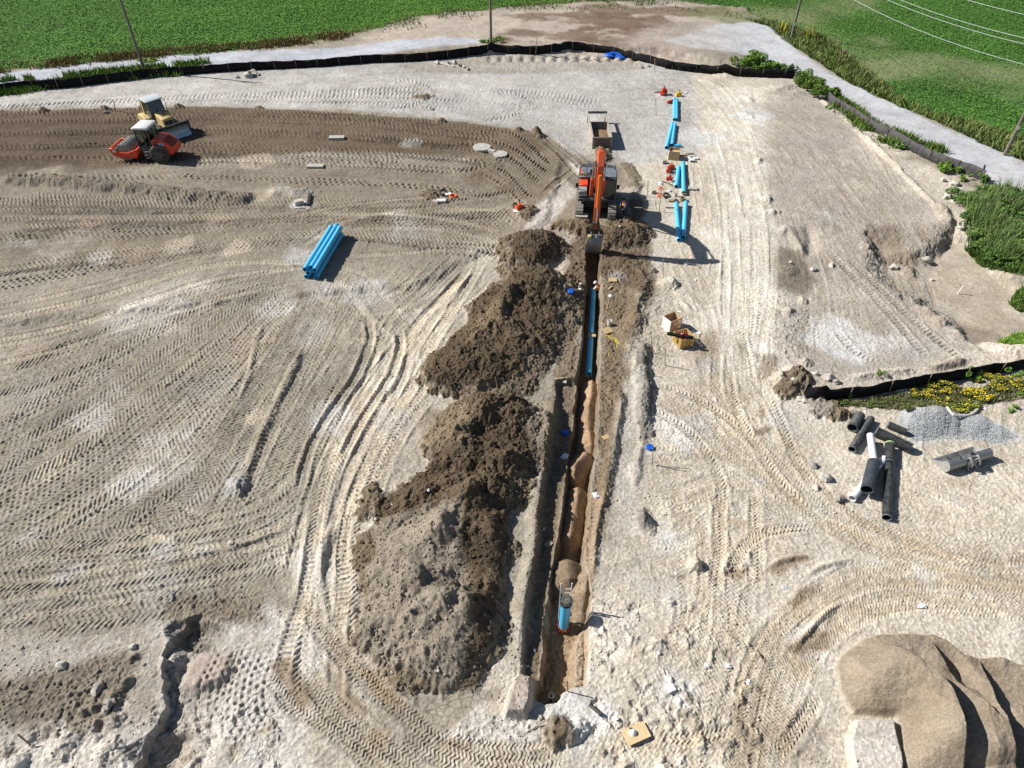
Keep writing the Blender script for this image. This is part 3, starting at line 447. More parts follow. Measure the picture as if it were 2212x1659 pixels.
# dug-over strip either side of the trench
paint(PG([(1258, 565), (1225, 590), (1200, 700), (1195, 830), (1180, 1000), (1165, 1150), (1125, 1380), (1125, 1470), (1165, 1470), (1200, 1180), (1250, 850), (1262, 700), (1270, 560)]), (.17, .132, .086), .92, .35, .5, rough=2.2)
paint(PG([(1295, 545), (1380, 545), (1385, 640), (1365, 760), (1345, 860), (1330, 1000), (1310, 1150), (1285, 1200), (1262, 1200), (1285, 1000), (1290, 800), (1298, 640)]), (.165, .122, .075), .95, .4, .6, rough=2.4)
paint(PG([(1225, 540), (1262, 500), (1400, 510), (1420, 600), (1395, 680), (1380, 640), (1300, 600), (1262, 640), (1225, 620)]), (.12, .088, .054), .9, .35, .6, rough=2.8)
paint(TG(8, [(1530, 0), (1680, 0), (1620, 200), (1600, 500), (1570, 700), (1530, 1150), (1440, 1160), (1480, 700), (1570, 500), (1530, 380)]), (.28, .205, .13), .9, .12, .12, rough=1.6)
# trench: shallow step on the left, deep cut, loose fill and pit
def cut(pts, z, soft, col=None, abs_=True, ca=1., rg=.10, rough=1.3):
    w, d = sdpoly(pts, 1.5); m = sst(-soft, soft, d+rg*N1[w]+rg*.6*NF[w])
    M[w] = M[w]*(1-m)+z*m; D[w] *= 1-.6*m; ROUGH[w] = ROUGH[w]*(1-m)+rough*m
    if col is not None: k = m*ca; ALB[w] = ALB[w]*(1-k[..., None])+np.array(col, np.float32)*(1+.15*N1[w][..., None])*k[..., None]
stepL = TG(5, [(1380, 820), (1378, 950), (1335, 1240), (1295, 1440), (1270, 1659)])+TG(8, [(1278, 260), (1245, 450), (1205, 650), (1180, 900), (1168, 1090), (1280, 1140), (1310, 850), (1330, 600), (1370, 350), (1400, 80)])+TG(5, [(1440, 1350), (1480, 1080), (1500, 800), (1460, 800)])
cut(stepL, -.38, .16, (.175, .135, .09))
ridge(TG(5, [(1360, 900), (1350, 1000), (1310, 1240), (1275, 1420), (1245, 1640)])+TG(8, [(1240, 300), (1215, 450), (1180, 640), (1150, 850), (1140, 1040)]), .6, .32, None, rough=2)
TRL = TG(5, [(1562, -60), (1560, 90), (1545, 400), (1530, 600), (1503, 800), (1482, 1080), (1442, 1340), (1408, 1659)])+TG(8, [(1370, 350), (1335, 590)])
TRR = TG(8, [(1560, 540), (1530, 380), (1560, 60)])+TG(5, [(1570, 1420), (1600, 1240), (1612, 1000), (1618, 900), (1626, 600), (1640, 300), (1625, 90), (1655, -60)])
cut(TRL+TRR, -1.5, .13, (.22, .15, .085))
cut(TG(8, [(1340, 560), (1310, 850), (1290, 1000), (1275, 1120), (1250, 1180), (1245, 1230), (1300, 1260), (1370, 1250), (1400, 1190), (1470, 1160), (1535, 1160), (1550, 1000), (1545, 850), (1560, 720), (1560, 540)]), -1.15, .14, (.25, .18, .105))
cut(TG(8, [(1480, 880), (1560, 740), (1545, 1150), (1470, 1150)]), -.5, .14, (.30, .23, .155), rough=2)
def fillridge(pts, half, base, top, col):
    w, S_, T_, d_, L_ = curve_st(pts, half*1.3); ht = base+(top-base)*(1-np.clip(d_/half, 0, 1.3)**1.4)+.13*N1[w]+.10*N2[w]; ht = ht-1.2*np.clip(.7-S_, 0, 1)-1.2*np.clip(.6-(L_-S_), 0, 1); k = sst(0, .07, ht-M[w])*(d_ < half*1.28)
    M[w] = np.maximum(M[w], np.where(d_ < half*1.28, ht, -9)); ALB[w] = ALB[w]*(1-k[..., None])+np.array(col, np.float32)*(1+.08*N1[w][..., None])*k[..., None]; ROUGH[w] = ROUGH[w]*(1-k)+.6*k
oc = (.32, .218, .128)
fillridge([G(*T(t, a, b), -.5) for t, a, b in ((5, 1590, 760), (5, 1580, 880), (5, 1560, 1020), (5, 1575, 1150), (5, 1585, 1240))], .72, -1.3, -.55, oc)
fillridge([G(*T(t, a, b), -.4) for t, a, b in ((5, 1590, 1190), (5, 1540, 1250), (5, 1480, 1320), (5, 1490, 1400))], .75, -1.3, -.40, oc)
fillridge([G(*T(t, a, b), -.5) for t, a, b in ((5, 1500, 1380), (5, 1500, 1480), (5, 1480, 1600), (8, 1475, 60), (8, 1460, 200), (8, 1450, 320))], .72, -1.3, -.55, oc)
fillridge([G(*T(t, a, b), -.1) for t, a, b in ((8, 1440, 330), (8, 1440, 420), (8, 1450, 520), (8, 1470, 580))], 1.0, -.9, -.22, (.215, .16, .10))
fillridge([G(*T(t, a, b), -.1) for t, a, b in ((8, 1540, 400), (8, 1560, 480), (8, 1550, 560), (8, 1530, 680))], .6, -.7, -.05, (.24, .18, .115))
ridge(TG(8, [(1500, 560), (1540, 500), (1570, 440)]), .35, .3, (.2, .15, .1), .8, rough=3)
w, d = sdpoly(TG(8, [(1385, 450), (1500, 450), (1500, 540), (1380, 540)]), 1); m = sst(-.1, .25, d); D[w] *= 1-m; ROUGH[w] *= 1-.85*m
for i in range(6):
    X = 1392+i*22; ridge(TG(8, [(X, 410), (X+2, 462)]), .10, -.16, None, rag=.1)
for i in range(6):
    X = 1075+i*24; ridge(TG(8, [(X, 600), (X-8, 720)]), .12, -.09, None, rag=.2)
for i in range(4):
    X = 1690+i*38; ridge(TG(2, [(X, 1390), (X+4, 1460)]), .26, -.22, None, rag=.2)
# clay block beside the pit, cut pale block by the sand pile
w, d = sdpoly(TG(8, [(1120, 1115), (1235, 1125), (1225, 1290), (1190, 1370), (1060, 1370), (1050, 1330), (1085, 1230)]), 1); m = sst(-.06, .2, d+.05*N1[w]); M[w] = np.where(m > .02, np.maximum(M[w]*(1-m), .55*m+.1*N1[w]*m), M[w]); ALB[w] = ALB[w]*(1-m[..., None])+np.array((.375, .31, .25), np.float32)*(1+.2*N1[w][..., None])*m[..., None]; ROUGH[w] = ROUGH[w]*(1-m)+1.1*m; D[w] *= 1-.7*m
w, d = sdpoly(TG(8, [(1085, 1100), (1140, 1095), (1060, 1350), (1020, 1350)]), 1); m = sst(-.1, .2, d); ALB[w] = ALB[w]*(1-.7*m[..., None])+np.array((.52, .48, .40), np.float32)*.7*m[..., None]
paint(TG(8, [(620, 1500), (780, 1400), (900, 1300), (1040, 1330), (1250, 1380), (1280, 1440), (1250, 1500), (1000, 1510), (700, 1480)]), (.50, .46, .385), .9, .15, .2, rough=1.6)
# cracked mud
def cracks(pts, cell, depth, col=None):
    w, d = sdpoly(pts, .5); m = sst(-.1, .2, d+.08*N1[w]); x = (GX[w]+.22*N1[w]+.05*NF[w])/cell; y = (GY[w]+.3*N2[w]-.05*NF[w])/cell; ix = np.floor(x).astype(np.int64); iy = np.floor(y).astype(np.int64)
    f1 = np.full(x.shape, 9., np.float32); f2 = f1.copy()
    for a in (-1, 0, 1):
        for b in (-1, 0, 1):
            px = ix+a+.02+.96*_hash(ix+a, iy+b, 3); py = iy+b+.02+.96*_hash(ix+a, iy+b, 8); r = np.sqrt((px-x)**2+(py-y)**2).astype(np.float32)
            f2 = np.where(r < f1, f1, np.minimum(f2, r)); f1 = np.minimum(f1, r)
    e = np.exp(-((f2-f1)/.10)**2)*m; 
    if col is not None: ALB[w] = ALB[w]*(1-m[..., None])+np.array(col, np.float32)*m[..., None]; ROUGH[w] *= 1-.9*m; D[w] *= 1-m
    D[w] -= depth*e; ALB[w] *= 1-.45*e[..., None]
cracks(TG(8, [(570, 1330), (640, 1280), (710, 1220), (800, 1200), (1040, 1180), (1050, 1220), (1000, 1270), (900, 1290), (800, 1380), (700, 1450), (640, 1430), (590, 1370)]), .34, .012, (.33, .285, .21))
cracks(TG(7, [(1400, 1100), (1550, 1150), (1700, 1200), (1800, 1300), (1650, 1450), (1700, 1659), (1350, 1659), (1330, 1500), (1420, 1350)]), .20, .03)
paint(TG(7, [(1500, 1440), (1600, 1390), (1650, 1420), (1580, 1490)]), (.33, .27, .17), .7, .15, .2); paint(TG(7, [(1360, 1520), (1440, 1500), (1430, 1590), (1350, 1600)]), (.33, .27, .17), .7, .15, .2)
# ---------------------------------------------------------------- sand pile (bottom right), gravel heap
sp = TG(9, [(1065, 1050), (1085, 1000), (1140, 950), (1220, 900), (1330, 865), (1500, 860), (1650, 870), (1740, 920), (1830, 975), (2000, 1000), (2212, 1055), (2700, 1150), (2900, 1900), (2000, 1900), (1480, 1700), (1470, 1600), (1440, 1420), (1425, 1365), (1180, 1350), (1110, 1250), (1080, 1180)])
w, d = sdpoly(sp, 2); x = GX[w]; y = GY[w]; dd = d+.10*N1[w]+.1*N2[w]
k = sst(0, .25, dd); acc_ = np.zeros_like(x)
for X_, Y_, hh_, rr_ in ((1330, 1010, 1.0, 1.5), (1270, 1200, 1.0, 1.5), (1560, 990, 1.5, 1.7), (1480, 1230, 1.7, 1.9), (1720, 1080, 1.9, 1.6), (1660, 1380, 2.1, 1.9), (1720, 1600, 2.2, 2.0), (1600, 1760, 1.8, 1.8), (1900, 1180, 1.7, 1.7), (2050, 1320, 2.1, 2.0), (1980, 1600, 2.3, 2.2), (2260, 1420, 2.0, 2.2), (2220, 1170, 1.2, 1.5), (2400, 1600, 2.3, 2.6), (2150, 1800, 2.3, 2.4)):
    cx_, cy_ = G(*T(9, X_, Y_), .8); acc_ += np.exp(3.2*hh_*np.exp(-((x-cx_)**2+(y-cy_)**2)/(rr_*1.15)**2))-1
h = np.log1p(acc_)/3.2*sst(-.15, 1.7, dd+.3*N2[w]+.2*N1[w])
def blur(a, n, it=3):
    for _ in range(it):
        for ax_ in (0, 1):
            p = np.pad(a, [(n+1, n) if i == ax_ else (0, 0) for i in range(2)], mode='edge'); c = np.cumsum(p.astype(np.float64), ax_); a = ((c[2*n+1:]-c[:-2*n-1]) if ax_ == 0 else (c[:, 2*n+1:]-c[:, :-2*n-1]))/(2*n+1)
    return a.astype(np.float32)
h = blur(h, 14)
def sideof(line):
    P = spline(line, .4); best = np.full(x.shape, 1e9, np.float32); sg = np.zeros(x.shape, np.float32)
    for i in range(len(P)-1):
        ax, ay = P[i]; ex, ey = P[i+1]-P[i]; L = ex*ex+ey*ey+1e-9; t = np.clip(((x-ax)*ex+(y-ay)*ey)/L, 0, 1); q = (x-ax-t*ex)**2+(y-ay-t*ey)**2; cr = ex*(y-ay)-ey*(x-ax)
        mm = q < best; best[mm] = q[mm]; sg[mm] = np.where(cr > 0, 1., -1.)[mm]
    return np.sqrt(best)*sg        # positive = left of the line as it is walked
def PG9(pts, z): return [G(*T(9, a, b), z) for a, b in pts]
s1 = sideof(PG9([(1655, 1020), (1760, 1120), (1800, 1180), (1830, 1300), (1880, 1500), (1960, 1700), (2000, 1850)], 1.9))
s2 = sideof(PG9([(2060, 1100), (2080, 1180), (2110, 1290), (2160, 1450), (2240, 1640), (2300, 1800)], 1.4))
s3 = sideof(PG9([(1815, 985), (1870, 1080), (1960, 1170)], 1.6))
right1 = np.clip(s1+.0, 0, 4); wall = sst(0, .35, right1+.12*N1[w])
h2 = h-(1.2*wall)*k*np.clip(h/1.6, 0, 1)+.32*np.clip(right1-.35, 0, 1.1)*k
right2 = np.clip(s2, 0, 4); wall2 = sst(0, .3, right2+.1*N1[w]); h2 = h2-1.15*wall2*k*(right1 > 0)*np.clip(h/1.2, 0, 1)+.3*np.clip(right2-.3, 0, 1)*k
h2 = h2-.55*sst(0, .25, np.clip(s3, 0, 3))*sst(1.2, .6, np.abs(s3))*k
h2 += (.20*N2[w]+.10*N1[w]+.03*NF[w])*k*1.2
M[w] = np.where(dd > 0, np.maximum(h2, 0)*k+M[w]*(1-k), M[w]); D[w] *= 1-k; ROUGH[w] = ROUGH[w]*(1-k)+.8*k
ALB[w] = ALB[w]*(1-k[..., None])+np.array(PILE, np.float32)*(1+.08*N2[w][..., None])*k[..., None]
LABEL['sand'] = np.zeros((R, C_), bool); LABEL['sand'][w] = dd > .05
w, d = sdpoly(TG(9, [(1180, 1380), (1430, 1375), (1445, 1480), (1480, 1640), (1490, 1900), (1200, 1900), (1140, 1500)]), 1); m = sst(-.05, .15, d+.05*N1[w])*(~LABEL['sand'][w]); M[w] += .45*m; ALB[w] = ALB[w]*(1-m[..., None])+np.array((.52, .47, .39), np.float32)*m[..., None]; ROUGH[w] = ROUGH[w]*(1-m)+.9*m; D[w] *= 1-m
ridge(TG(9, [(1440, 1380), (1450, 1480), (1490, 1640)]), .28, -.35, None, rag=.2)
gp = TG(6, [(1530, 1010), (1640, 1000), (1740, 1040), (1900, 1030), (2000, 1060), (2100, 1100), (2170, 1150), (2050, 1190), (1900, 1160), (1700, 1160), (1560, 1180), (1500, 1120)])
paint(gp, (.42, .42, .40), .8, .5, .45, rough=1.0)
for X, Y, rx, h in ((1660, 1040, 1.7, .6), (1600, 1080, 1.4, .35), (1740, 1090, 1.0, .25), (1930, 1080, 1.3, .25), (2040, 1120, 1.0, .15)): mound(*G(*T(6, X, Y)), rx, rx*.8, h, 0, 1, (.40, .405, .39), .9, .8, .15, 'max')
w, d = sdpoly(gp, 1); LABEL['gravel'] = np.zeros((R, C_), bool); LABEL['gravel'][w] = (d+.3*N1[w]+.3*N2[w]) > 0
rs = np.random.default_rng(15)
for i in range(170):
    t_, X_, Y_ = (9, rs.uniform(-350, 620), rs.uniform(860, 1700)) if i % 2 else ((8, rs.uniform(1600, 2200), rs.uniform(650, 1660)) if i % 4 else (7, rs.uniform(0, 1700), rs.uniform(1300, 1700)))
    g = G(*T(t_, X_, Y_)); mound(g[0], g[1], rs.uniform(.15, .5), rs.uniform(.12, .35), rs.choice((1, 1, -.8))*rs.uniform(.04, .14), rs.uniform(0, 3), mode='add', rough=rs.uniform(1.2, 2.4), rag=.5, col=None if i % 3 else ((.36, .31, .235), (.24, .2, .145), (.52, .48, .4))[rs.integers(3)], ca=.5)
# scuffs, ruts and small heaves all over the bare ground
rs = np.random.default_rng(5)
for i in range(420):
    px = rs.uniform(1290, 2212) if i % 3 else rs.uniform(0, 2212); py = rs.uniform(230, 1659); x0, y0 = G(px, py)
    if SPM[min(R-1, np.searchsorted(ROWY, y0)), min(C_-1, np.searchsorted(COLS, x0/float(depth_of(np.array(y0)))))] > .1 or LABEL['sand'][min(R-1, np.searchsorted(ROWY, y0)), min(C_-1, np.searchsorted(COLS, x0/float(depth_of(np.array(y0)))))] or 1150 < px < 1300: continue
    a = rs.uniform(0, 6.28); L0 = rs.uniform(.4, 1.7); k = rs.uniform(-.7, .7); pts = [(x0+L0*f*math.cos(a+k*f), y0+L0*f*math.sin(a+k*f)) for f in (0, .5, 1)]
    ridge(pts, rs.uniform(.12, .38), rs.choice((1, 1, -1))*rs.uniform(.05, .15), None if rs.random() < .6 else ((.30, .25, .185), (.55, .51, .43), (.38, .31, .22))[rs.integers(3)], .6, rough=1.8)
for i in range(90):
    px = rs.uniform(1290, 2150) if i % 2 else rs.uniform(0, 1100); py = rs.uniform(250, 1600); r = rs.uniform(.3, 1.5); g = G(px, py)
    _r, _c = min(R-1, np.searchsorted(ROWY, g[1])), min(C_-1, np.searchsorted(COLS, g[0]/float(depth_of(np.array(g[1])))))
    if SPM[_r, _c] > .05 or (px > 1780 and py > 1340): continue
    paint([(g[0]+r*rs.uniform(.6, 1.3)*math.cos(a), g[1]+r*rs.uniform(.6, 1.3)*math.sin(a)) for a in np.linspace(0, 5.2, 6)], ((.56, .53, .47), (.33, .275, .20), (.42, .40, .36), (.5, .42, .3))[rs.integers(4)], rs.uniform(.25, .6), .35, .5)
for p, c in ((TG(9, [(800, 940), (860, 870), (960, 820), (1040, 860), (960, 940), (850, 990)]), (.17, .115, .062)), (TG(9, [(640, 490), (760, 420), (900, 400), (740, 490)]), (.24, .17, .10)), (TG(9, [(780, 680), (880, 580), (960, 590), (850, 700)]), (.20, .145, .085)), (TG(9, [(940, 930), (1050, 880), (1040, 950), (940, 970)]), (.17, .115, .06)), (TG(9, [(430, 480), (560, 460), (540, 520), (460, 530)]), (.19, .13, .075)), (TG(9, [(60, 480), (230, 490), (180, 540), (70, 530)]), (.22, .155, .09)), (TG(9, [(420, 160), (560, 190), (520, 220)]), (.35, .26, .17)), (TG(9, [(1180, 690), (1300, 700), (1250, 720)]), (.33, .26, .18))):
    paint(p, c, .75, .18, .2)
mo = fbm(GX, GY, 2.2, 4, 501)*(1-SPM)*(fm < .5); ALB *= (1+.20*mo)[..., None]
mo = fbm(GX, GY, .7, 3, 511)*(1-SPM)*(fm < .5); ALB[..., 0] *= 1+.10*mo; ALB[..., 1] *= 1+.13*mo; ALB[..., 2] *= 1+.18*mo
# ---------------------------------------------------------------- clods and grain
wx_ = GX+.22*NF+.3*N1; wy_ = GY-.22*NF+.3*fbm(GX, GY, 1.0, 2, 205); r1 = vnoise(wx_/.55, wy_/.55, 201); r2 = vnoise(wx_/.25, wy_/.25, 202); r3 = vnoise(GX/.10+NF, GY/.10, 203)
f2 = np.clip(.27/SPY/1.5, .3, 1); f3 = np.clip(.13/SPY/1.5, .15, 1)
cl = (1-np.abs(r1))*.5+(1-np.abs(r2))*.5*f2-.5
rr = np.clip(ROUGH-.6, 0, 4)
D += (.010*r1+.008*r2*f2+.009*r3*f3)*np.clip(ROUGH, .15, 1.6)+.010*sst(.6, .95, r3)*f3*np.clip(ROUGH, 0, 1.5)+rr*(.034*cl+.022*r2*f2+.016*r3*f3)+rr*.018*sst(.45, .85, r1)
mnz = 1+.10*r2+.11*r3*np.clip(ROUGH, 0, 1.5)+.10*N2+.06*N1; ALB *= mnz[..., None]
clump = sst(.35, .8, fbm(GX, GY, .45, 2, 300))*np.clip(rr*.3, 0, .6); ALB *= (1-.30*clump[..., None])
lay = (~(fm > .5)); D *= np.where((fm > .5), .3, 1)
M -= .35*sst(.3, .9, fm)*(GX > 30)
HT = M+D
for name in ('roadL', 'roadR'):
    a = LABEL[name]; HT[a] = (M[a]*1.0+D[a]*.45)
ALB *= np.array((.985, .995, 1.065), np.float32); ALB = np.clip(ALB, .01, .8)
def hz(x, y):
    r = np.searchsorted(ROWY, y); c = np.searchsorted(COLS, x/float(depth_of(np.array(y)))); r = min(max(r, 1), R-1); c = min(max(c, 1), C_-1)
    return float(HT[r-1:r+1, c-1:c+1].mean())
def at(px, py, dz=0.0):             # where a sight line meets the ground
    x, y = G(px, py, 0)
    for _ in range(5): x, y = G(px, py, hz(x, y)+dz)
    return Vector((x, y, hz(x, y)+dz))
def aT(t, X, Y, dz=0.0): return at(*T(t, X, Y), dz)

# ---------------------------------------------------------------- materials
MATS = {}
def mat(name, col, rough=.6, metal=0., var=.12, sc=6., bump=0., spec=.4, dirt=None, dsc=2.5):
    if name in MATS: return MATS[name]
    m = bpy.data.materials.new(name); m.use_nodes = True; nt = m.node_tree; N = nt.nodes; L = nt.links; b = N["Principled BSDF"]
    tc = N.new("ShaderNodeTexCoord"); n = N.new("ShaderNodeTexNoise"); n.inputs["Scale"].default_value = sc; n.inputs["Detail"].default_value = 5
    L.new(tc.outputs["Object"], n.inputs["Vector"])
    mr = N.new("ShaderNodeMapRange"); mr.inputs[1].default_value = .3; mr.inputs[2].default_value = .7; mr.inputs[3].default_value = 1-var; mr.inputs[4].default_value = 1+var
    L.new(n.outputs["Fac"], mr.inputs[0])
    vm = N.new("ShaderNodeVectorMath"); vm.operation = 'SCALE'; vm.inputs[0].default_value = col[:3]; L.new(mr.outputs[0], vm.inputs["Scale"])
    o = vm.outputs[0]
    if dirt:
        n2 = N.new("ShaderNodeTexNoise"); n2.inputs["Scale"].default_value = dsc; n2.inputs["Detail"].default_value = 6; n2.inputs["Roughness"].default_value = .7; L.new(tc.outputs["Object"], n2.inputs["Vector"])
        m2 = N.new("ShaderNodeMapRange"); m2.inputs[1].default_value = .45; m2.inputs[2].default_value = .68; m2.inputs[4].default_value = dirt[1]; L.new(n2.outputs["Fac"], m2.inputs[0])
        mx = N.new("ShaderNodeMix"); mx.data_type = 'RGBA'; L.new(m2.outputs[0], mx.inputs[0]); L.new(o, mx.inputs[6]); mx.inputs[7].default_value = (*dirt[0], 1); o = mx.outputs[2]
    L.new(o, b.inputs["Base Color"]); b.inputs["Roughness"].default_value = rough; b.inputs["Metallic"].default_value = metal; b.inputs["Specular IOR Level"].default_value = spec
    if bump:
        bn = N.new("ShaderNodeBump"); bn.inputs["Strength"].default_value = .6; bn.inputs["Distance"].default_value = bump; L.new(n.outputs["Fac"], bn.inputs["Height"]); L.new(bn.outputs[0], b.inputs["Normal"])
    MATS[name] = m; return m
def attr_mat(name, attr, rough=.95, scs=(7., 26.), amp=(.26, .30), bump=.04, spec=.15, transl=0):
    m = bpy.data.materials.new(name); m.use_nodes = True; nt = m.node_tree; N = nt.nodes; L = nt.links; b = N["Principled BSDF"]
    a = N.new("ShaderNodeAttribute"); a.attribute_name = attr; g = N.new("ShaderNodeNewGeometry"); prev = None; nz = []
    for s, am in zip(scs, amp):
        n = N.new("ShaderNodeTexNoise"); n.inputs["Scale"].default_value = s; n.inputs["Detail"].default_value = 3; n.inputs["Roughness"].default_value = .65; L.new(g.outputs["Position"], n.inputs["Vector"]); nz.append(n)
        mr = N.new("ShaderNodeMapRange"); mr.inputs[1].default_value = .3; mr.inputs[2].default_value = .7; mr.inputs[3].default_value = 1-am; mr.inputs[4].default_value = 1+am; L.new(n.outputs["Fac"], mr.inputs[0])
        if prev is None: prev = mr.outputs[0]
        else:
            mm = N.new("ShaderNodeMath"); mm.operation = 'MULTIPLY'; L.new(prev, mm.inputs[0]); L.new(mr.outputs[0], mm.inputs[1]); prev = mm.outputs[0]
    vm = N.new("ShaderNodeVectorMath"); vm.operation = 'SCALE'; L.new(a.outputs["Color"], vm.inputs[0]); L.new(prev, vm.inputs["Scale"]); L.new(vm.outputs[0], b.inputs["Base Color"])
    b.inputs["Roughness"].default_value = rough; b.inputs["Specular IOR Level"].default_value = spec
    if bump:
        bn = N.new("ShaderNodeBump"); bn.inputs["Strength"].default_value = .7; bn.inputs["Distance"].default_value = bump; L.new(nz[0].outputs["Fac"], bn.inputs["Height"]); L.new(bn.outputs[0], b.inputs["Normal"])
    return m
M_SOIL = attr_mat("bare_soil", "soil"); M_GRAV = attr_mat("crushed_gravel", "soil", scs=(14., 60.), amp=(.12, .22), bump=.02); M_CROPG = attr_mat("crop_floor", "soil", bump=.04)
M_SANDP = attr_mat("bedding_sand", "soil", scs=(11., 40.), amp=(.22, .30), bump=.06)

# ---------------------------------------------------------------- build the ground sheet, split along what it is
VCO = np.stack([GX, GY, HT], -1).reshape(-1, 3); VAL = ALB.reshape(-1, 3)
ids = np.arange(R*C_).reshape(R, C_)
Q = np.stack([ids[:-1, :-1], ids[:-1, 1:], ids[1:, 1:], ids[1:, :-1]], -1).reshape(-1, 4)
def facemask(a): return a[:-1, :-1].reshape(-1)
lab = np.zeros(len(Q), np.int32)
lab[facemask((Fm > .2) & (GX < 20))] = 3; lab[facemask((Fm > .2) & (GX >= 20))] = 4
lab[facemask(LABEL['roadL'])] = 1; lab[facemask(LABEL['roadR'])] = 2
spz = SPM > .5; yA = G(1150, 596)[1]; yB = G(950, 868)[1]; yC = G(950, 1085)[1]; xL = np.interp(GY, [13, 30, 45, 60], [-9, -9, 0, 1]); tx = np.interp(GY, [10, 13.6, 20, 30, 46, 60], [.4, .9, 1.8, 3.3, 4.3, 5.2])
spz &= (GX < tx) & (GX > xL)
lab[facemask(spz & (GY > yA) & (GY < 52))] = 5; lab[facemask(spz & (GY <= yA) & (GY > yB))] = 6; lab[facemask(spz & (GY <= yB) & (GY > 9))] = 7
lab[facemask(LABEL['sand'])] = 8; lab[facemask(LABEL['gravel'])] = 9
def mesh_from(name, co, faces, material, col=None, smooth=True):
    me = bpy.data.meshes.new(name); n = faces.shape[1]
    me.vertices.add(len(co)); me.vertices.foreach_set("co", np.ascontiguousarray(co, np.float32).ravel())
    me.loops.add(faces.size); me.loops.foreach_set("vertex_index", np.ascontiguousarray(faces, np.int32).ravel())
    me.polygons.add(len(faces)); me.polygons.foreach_set("loop_start", np.arange(0, faces.size, n, dtype=np.int32)); me.polygons.foreach_set("loop_total", np.full(len(faces), n, np.int32))
    if smooth: me.polygons.foreach_set("use_smooth", np.ones(len(faces), bool))
    if col is not None:
        at_ = me.attributes.new("soil", 'FLOAT_COLOR', 'POINT'); c4 = np.ones((len(co), 4), np.float32); c4[:, :3] = col; at_.data.foreach_set("color", c4.ravel())
    me.materials.append(material); me.update(calc_edges=True)
    o = bpy.data.objects.new(name, me); COL.objects.link(o); return o
def sheet(name, l, material, kind=None, label=None, cat=None, group=None):
    f = Q[lab == l]; u, inv = np.unique(f, return_inverse=True); o = mesh_from(name, VCO[u], inv.reshape(-1, 4), material, VAL[u])
    if kind: o['kind'] = kind
    if label: o['label'] = label
    if cat: o['category'] = cat
    if group: o['group'] = group
    return o
sheet('ground', 0, M_SOIL, 'structure')
sheet('gravel_road', 1, M_GRAV, 'structure'); sheet('gravel_road', 2, M_GRAV, 'structure')
sheet('farm_field', 3, M_CROPG, 'structure'); sheet('farm_field', 4, M_CROPG, 'structure')
sheet('spoil_heap', 5, M_SOIL, None, 'small dark brown mound of dug soil nearest the orange excavator', 'soil heap', 'dug soil heaped along the trench')
sheet('spoil_heap', 6, M_SOIL, None, 'long lumpy dark brown soil heap beside the open trench with the blue pipe', 'soil heap', 'dug soil heaped along the trench')
sheet('spoil_heap', 7, M_SOIL, None, 'largest soil heap, dark at its far end and grey brown at its near end', 'soil heap', 'dug soil heaped along the trench')
sheet('sand_pile', 8, M_SANDP, None, 'big smooth tan sand pile with steep scooped cuts in the near right corner', 'sand pile')
sheet('gravel_pile', 9, M_GRAV, None, 'low blue grey gravel pile spread behind the black corrugated pipes', 'gravel pile')
print('ground', round(time.time()-_t0, 1), 's', R, C_)
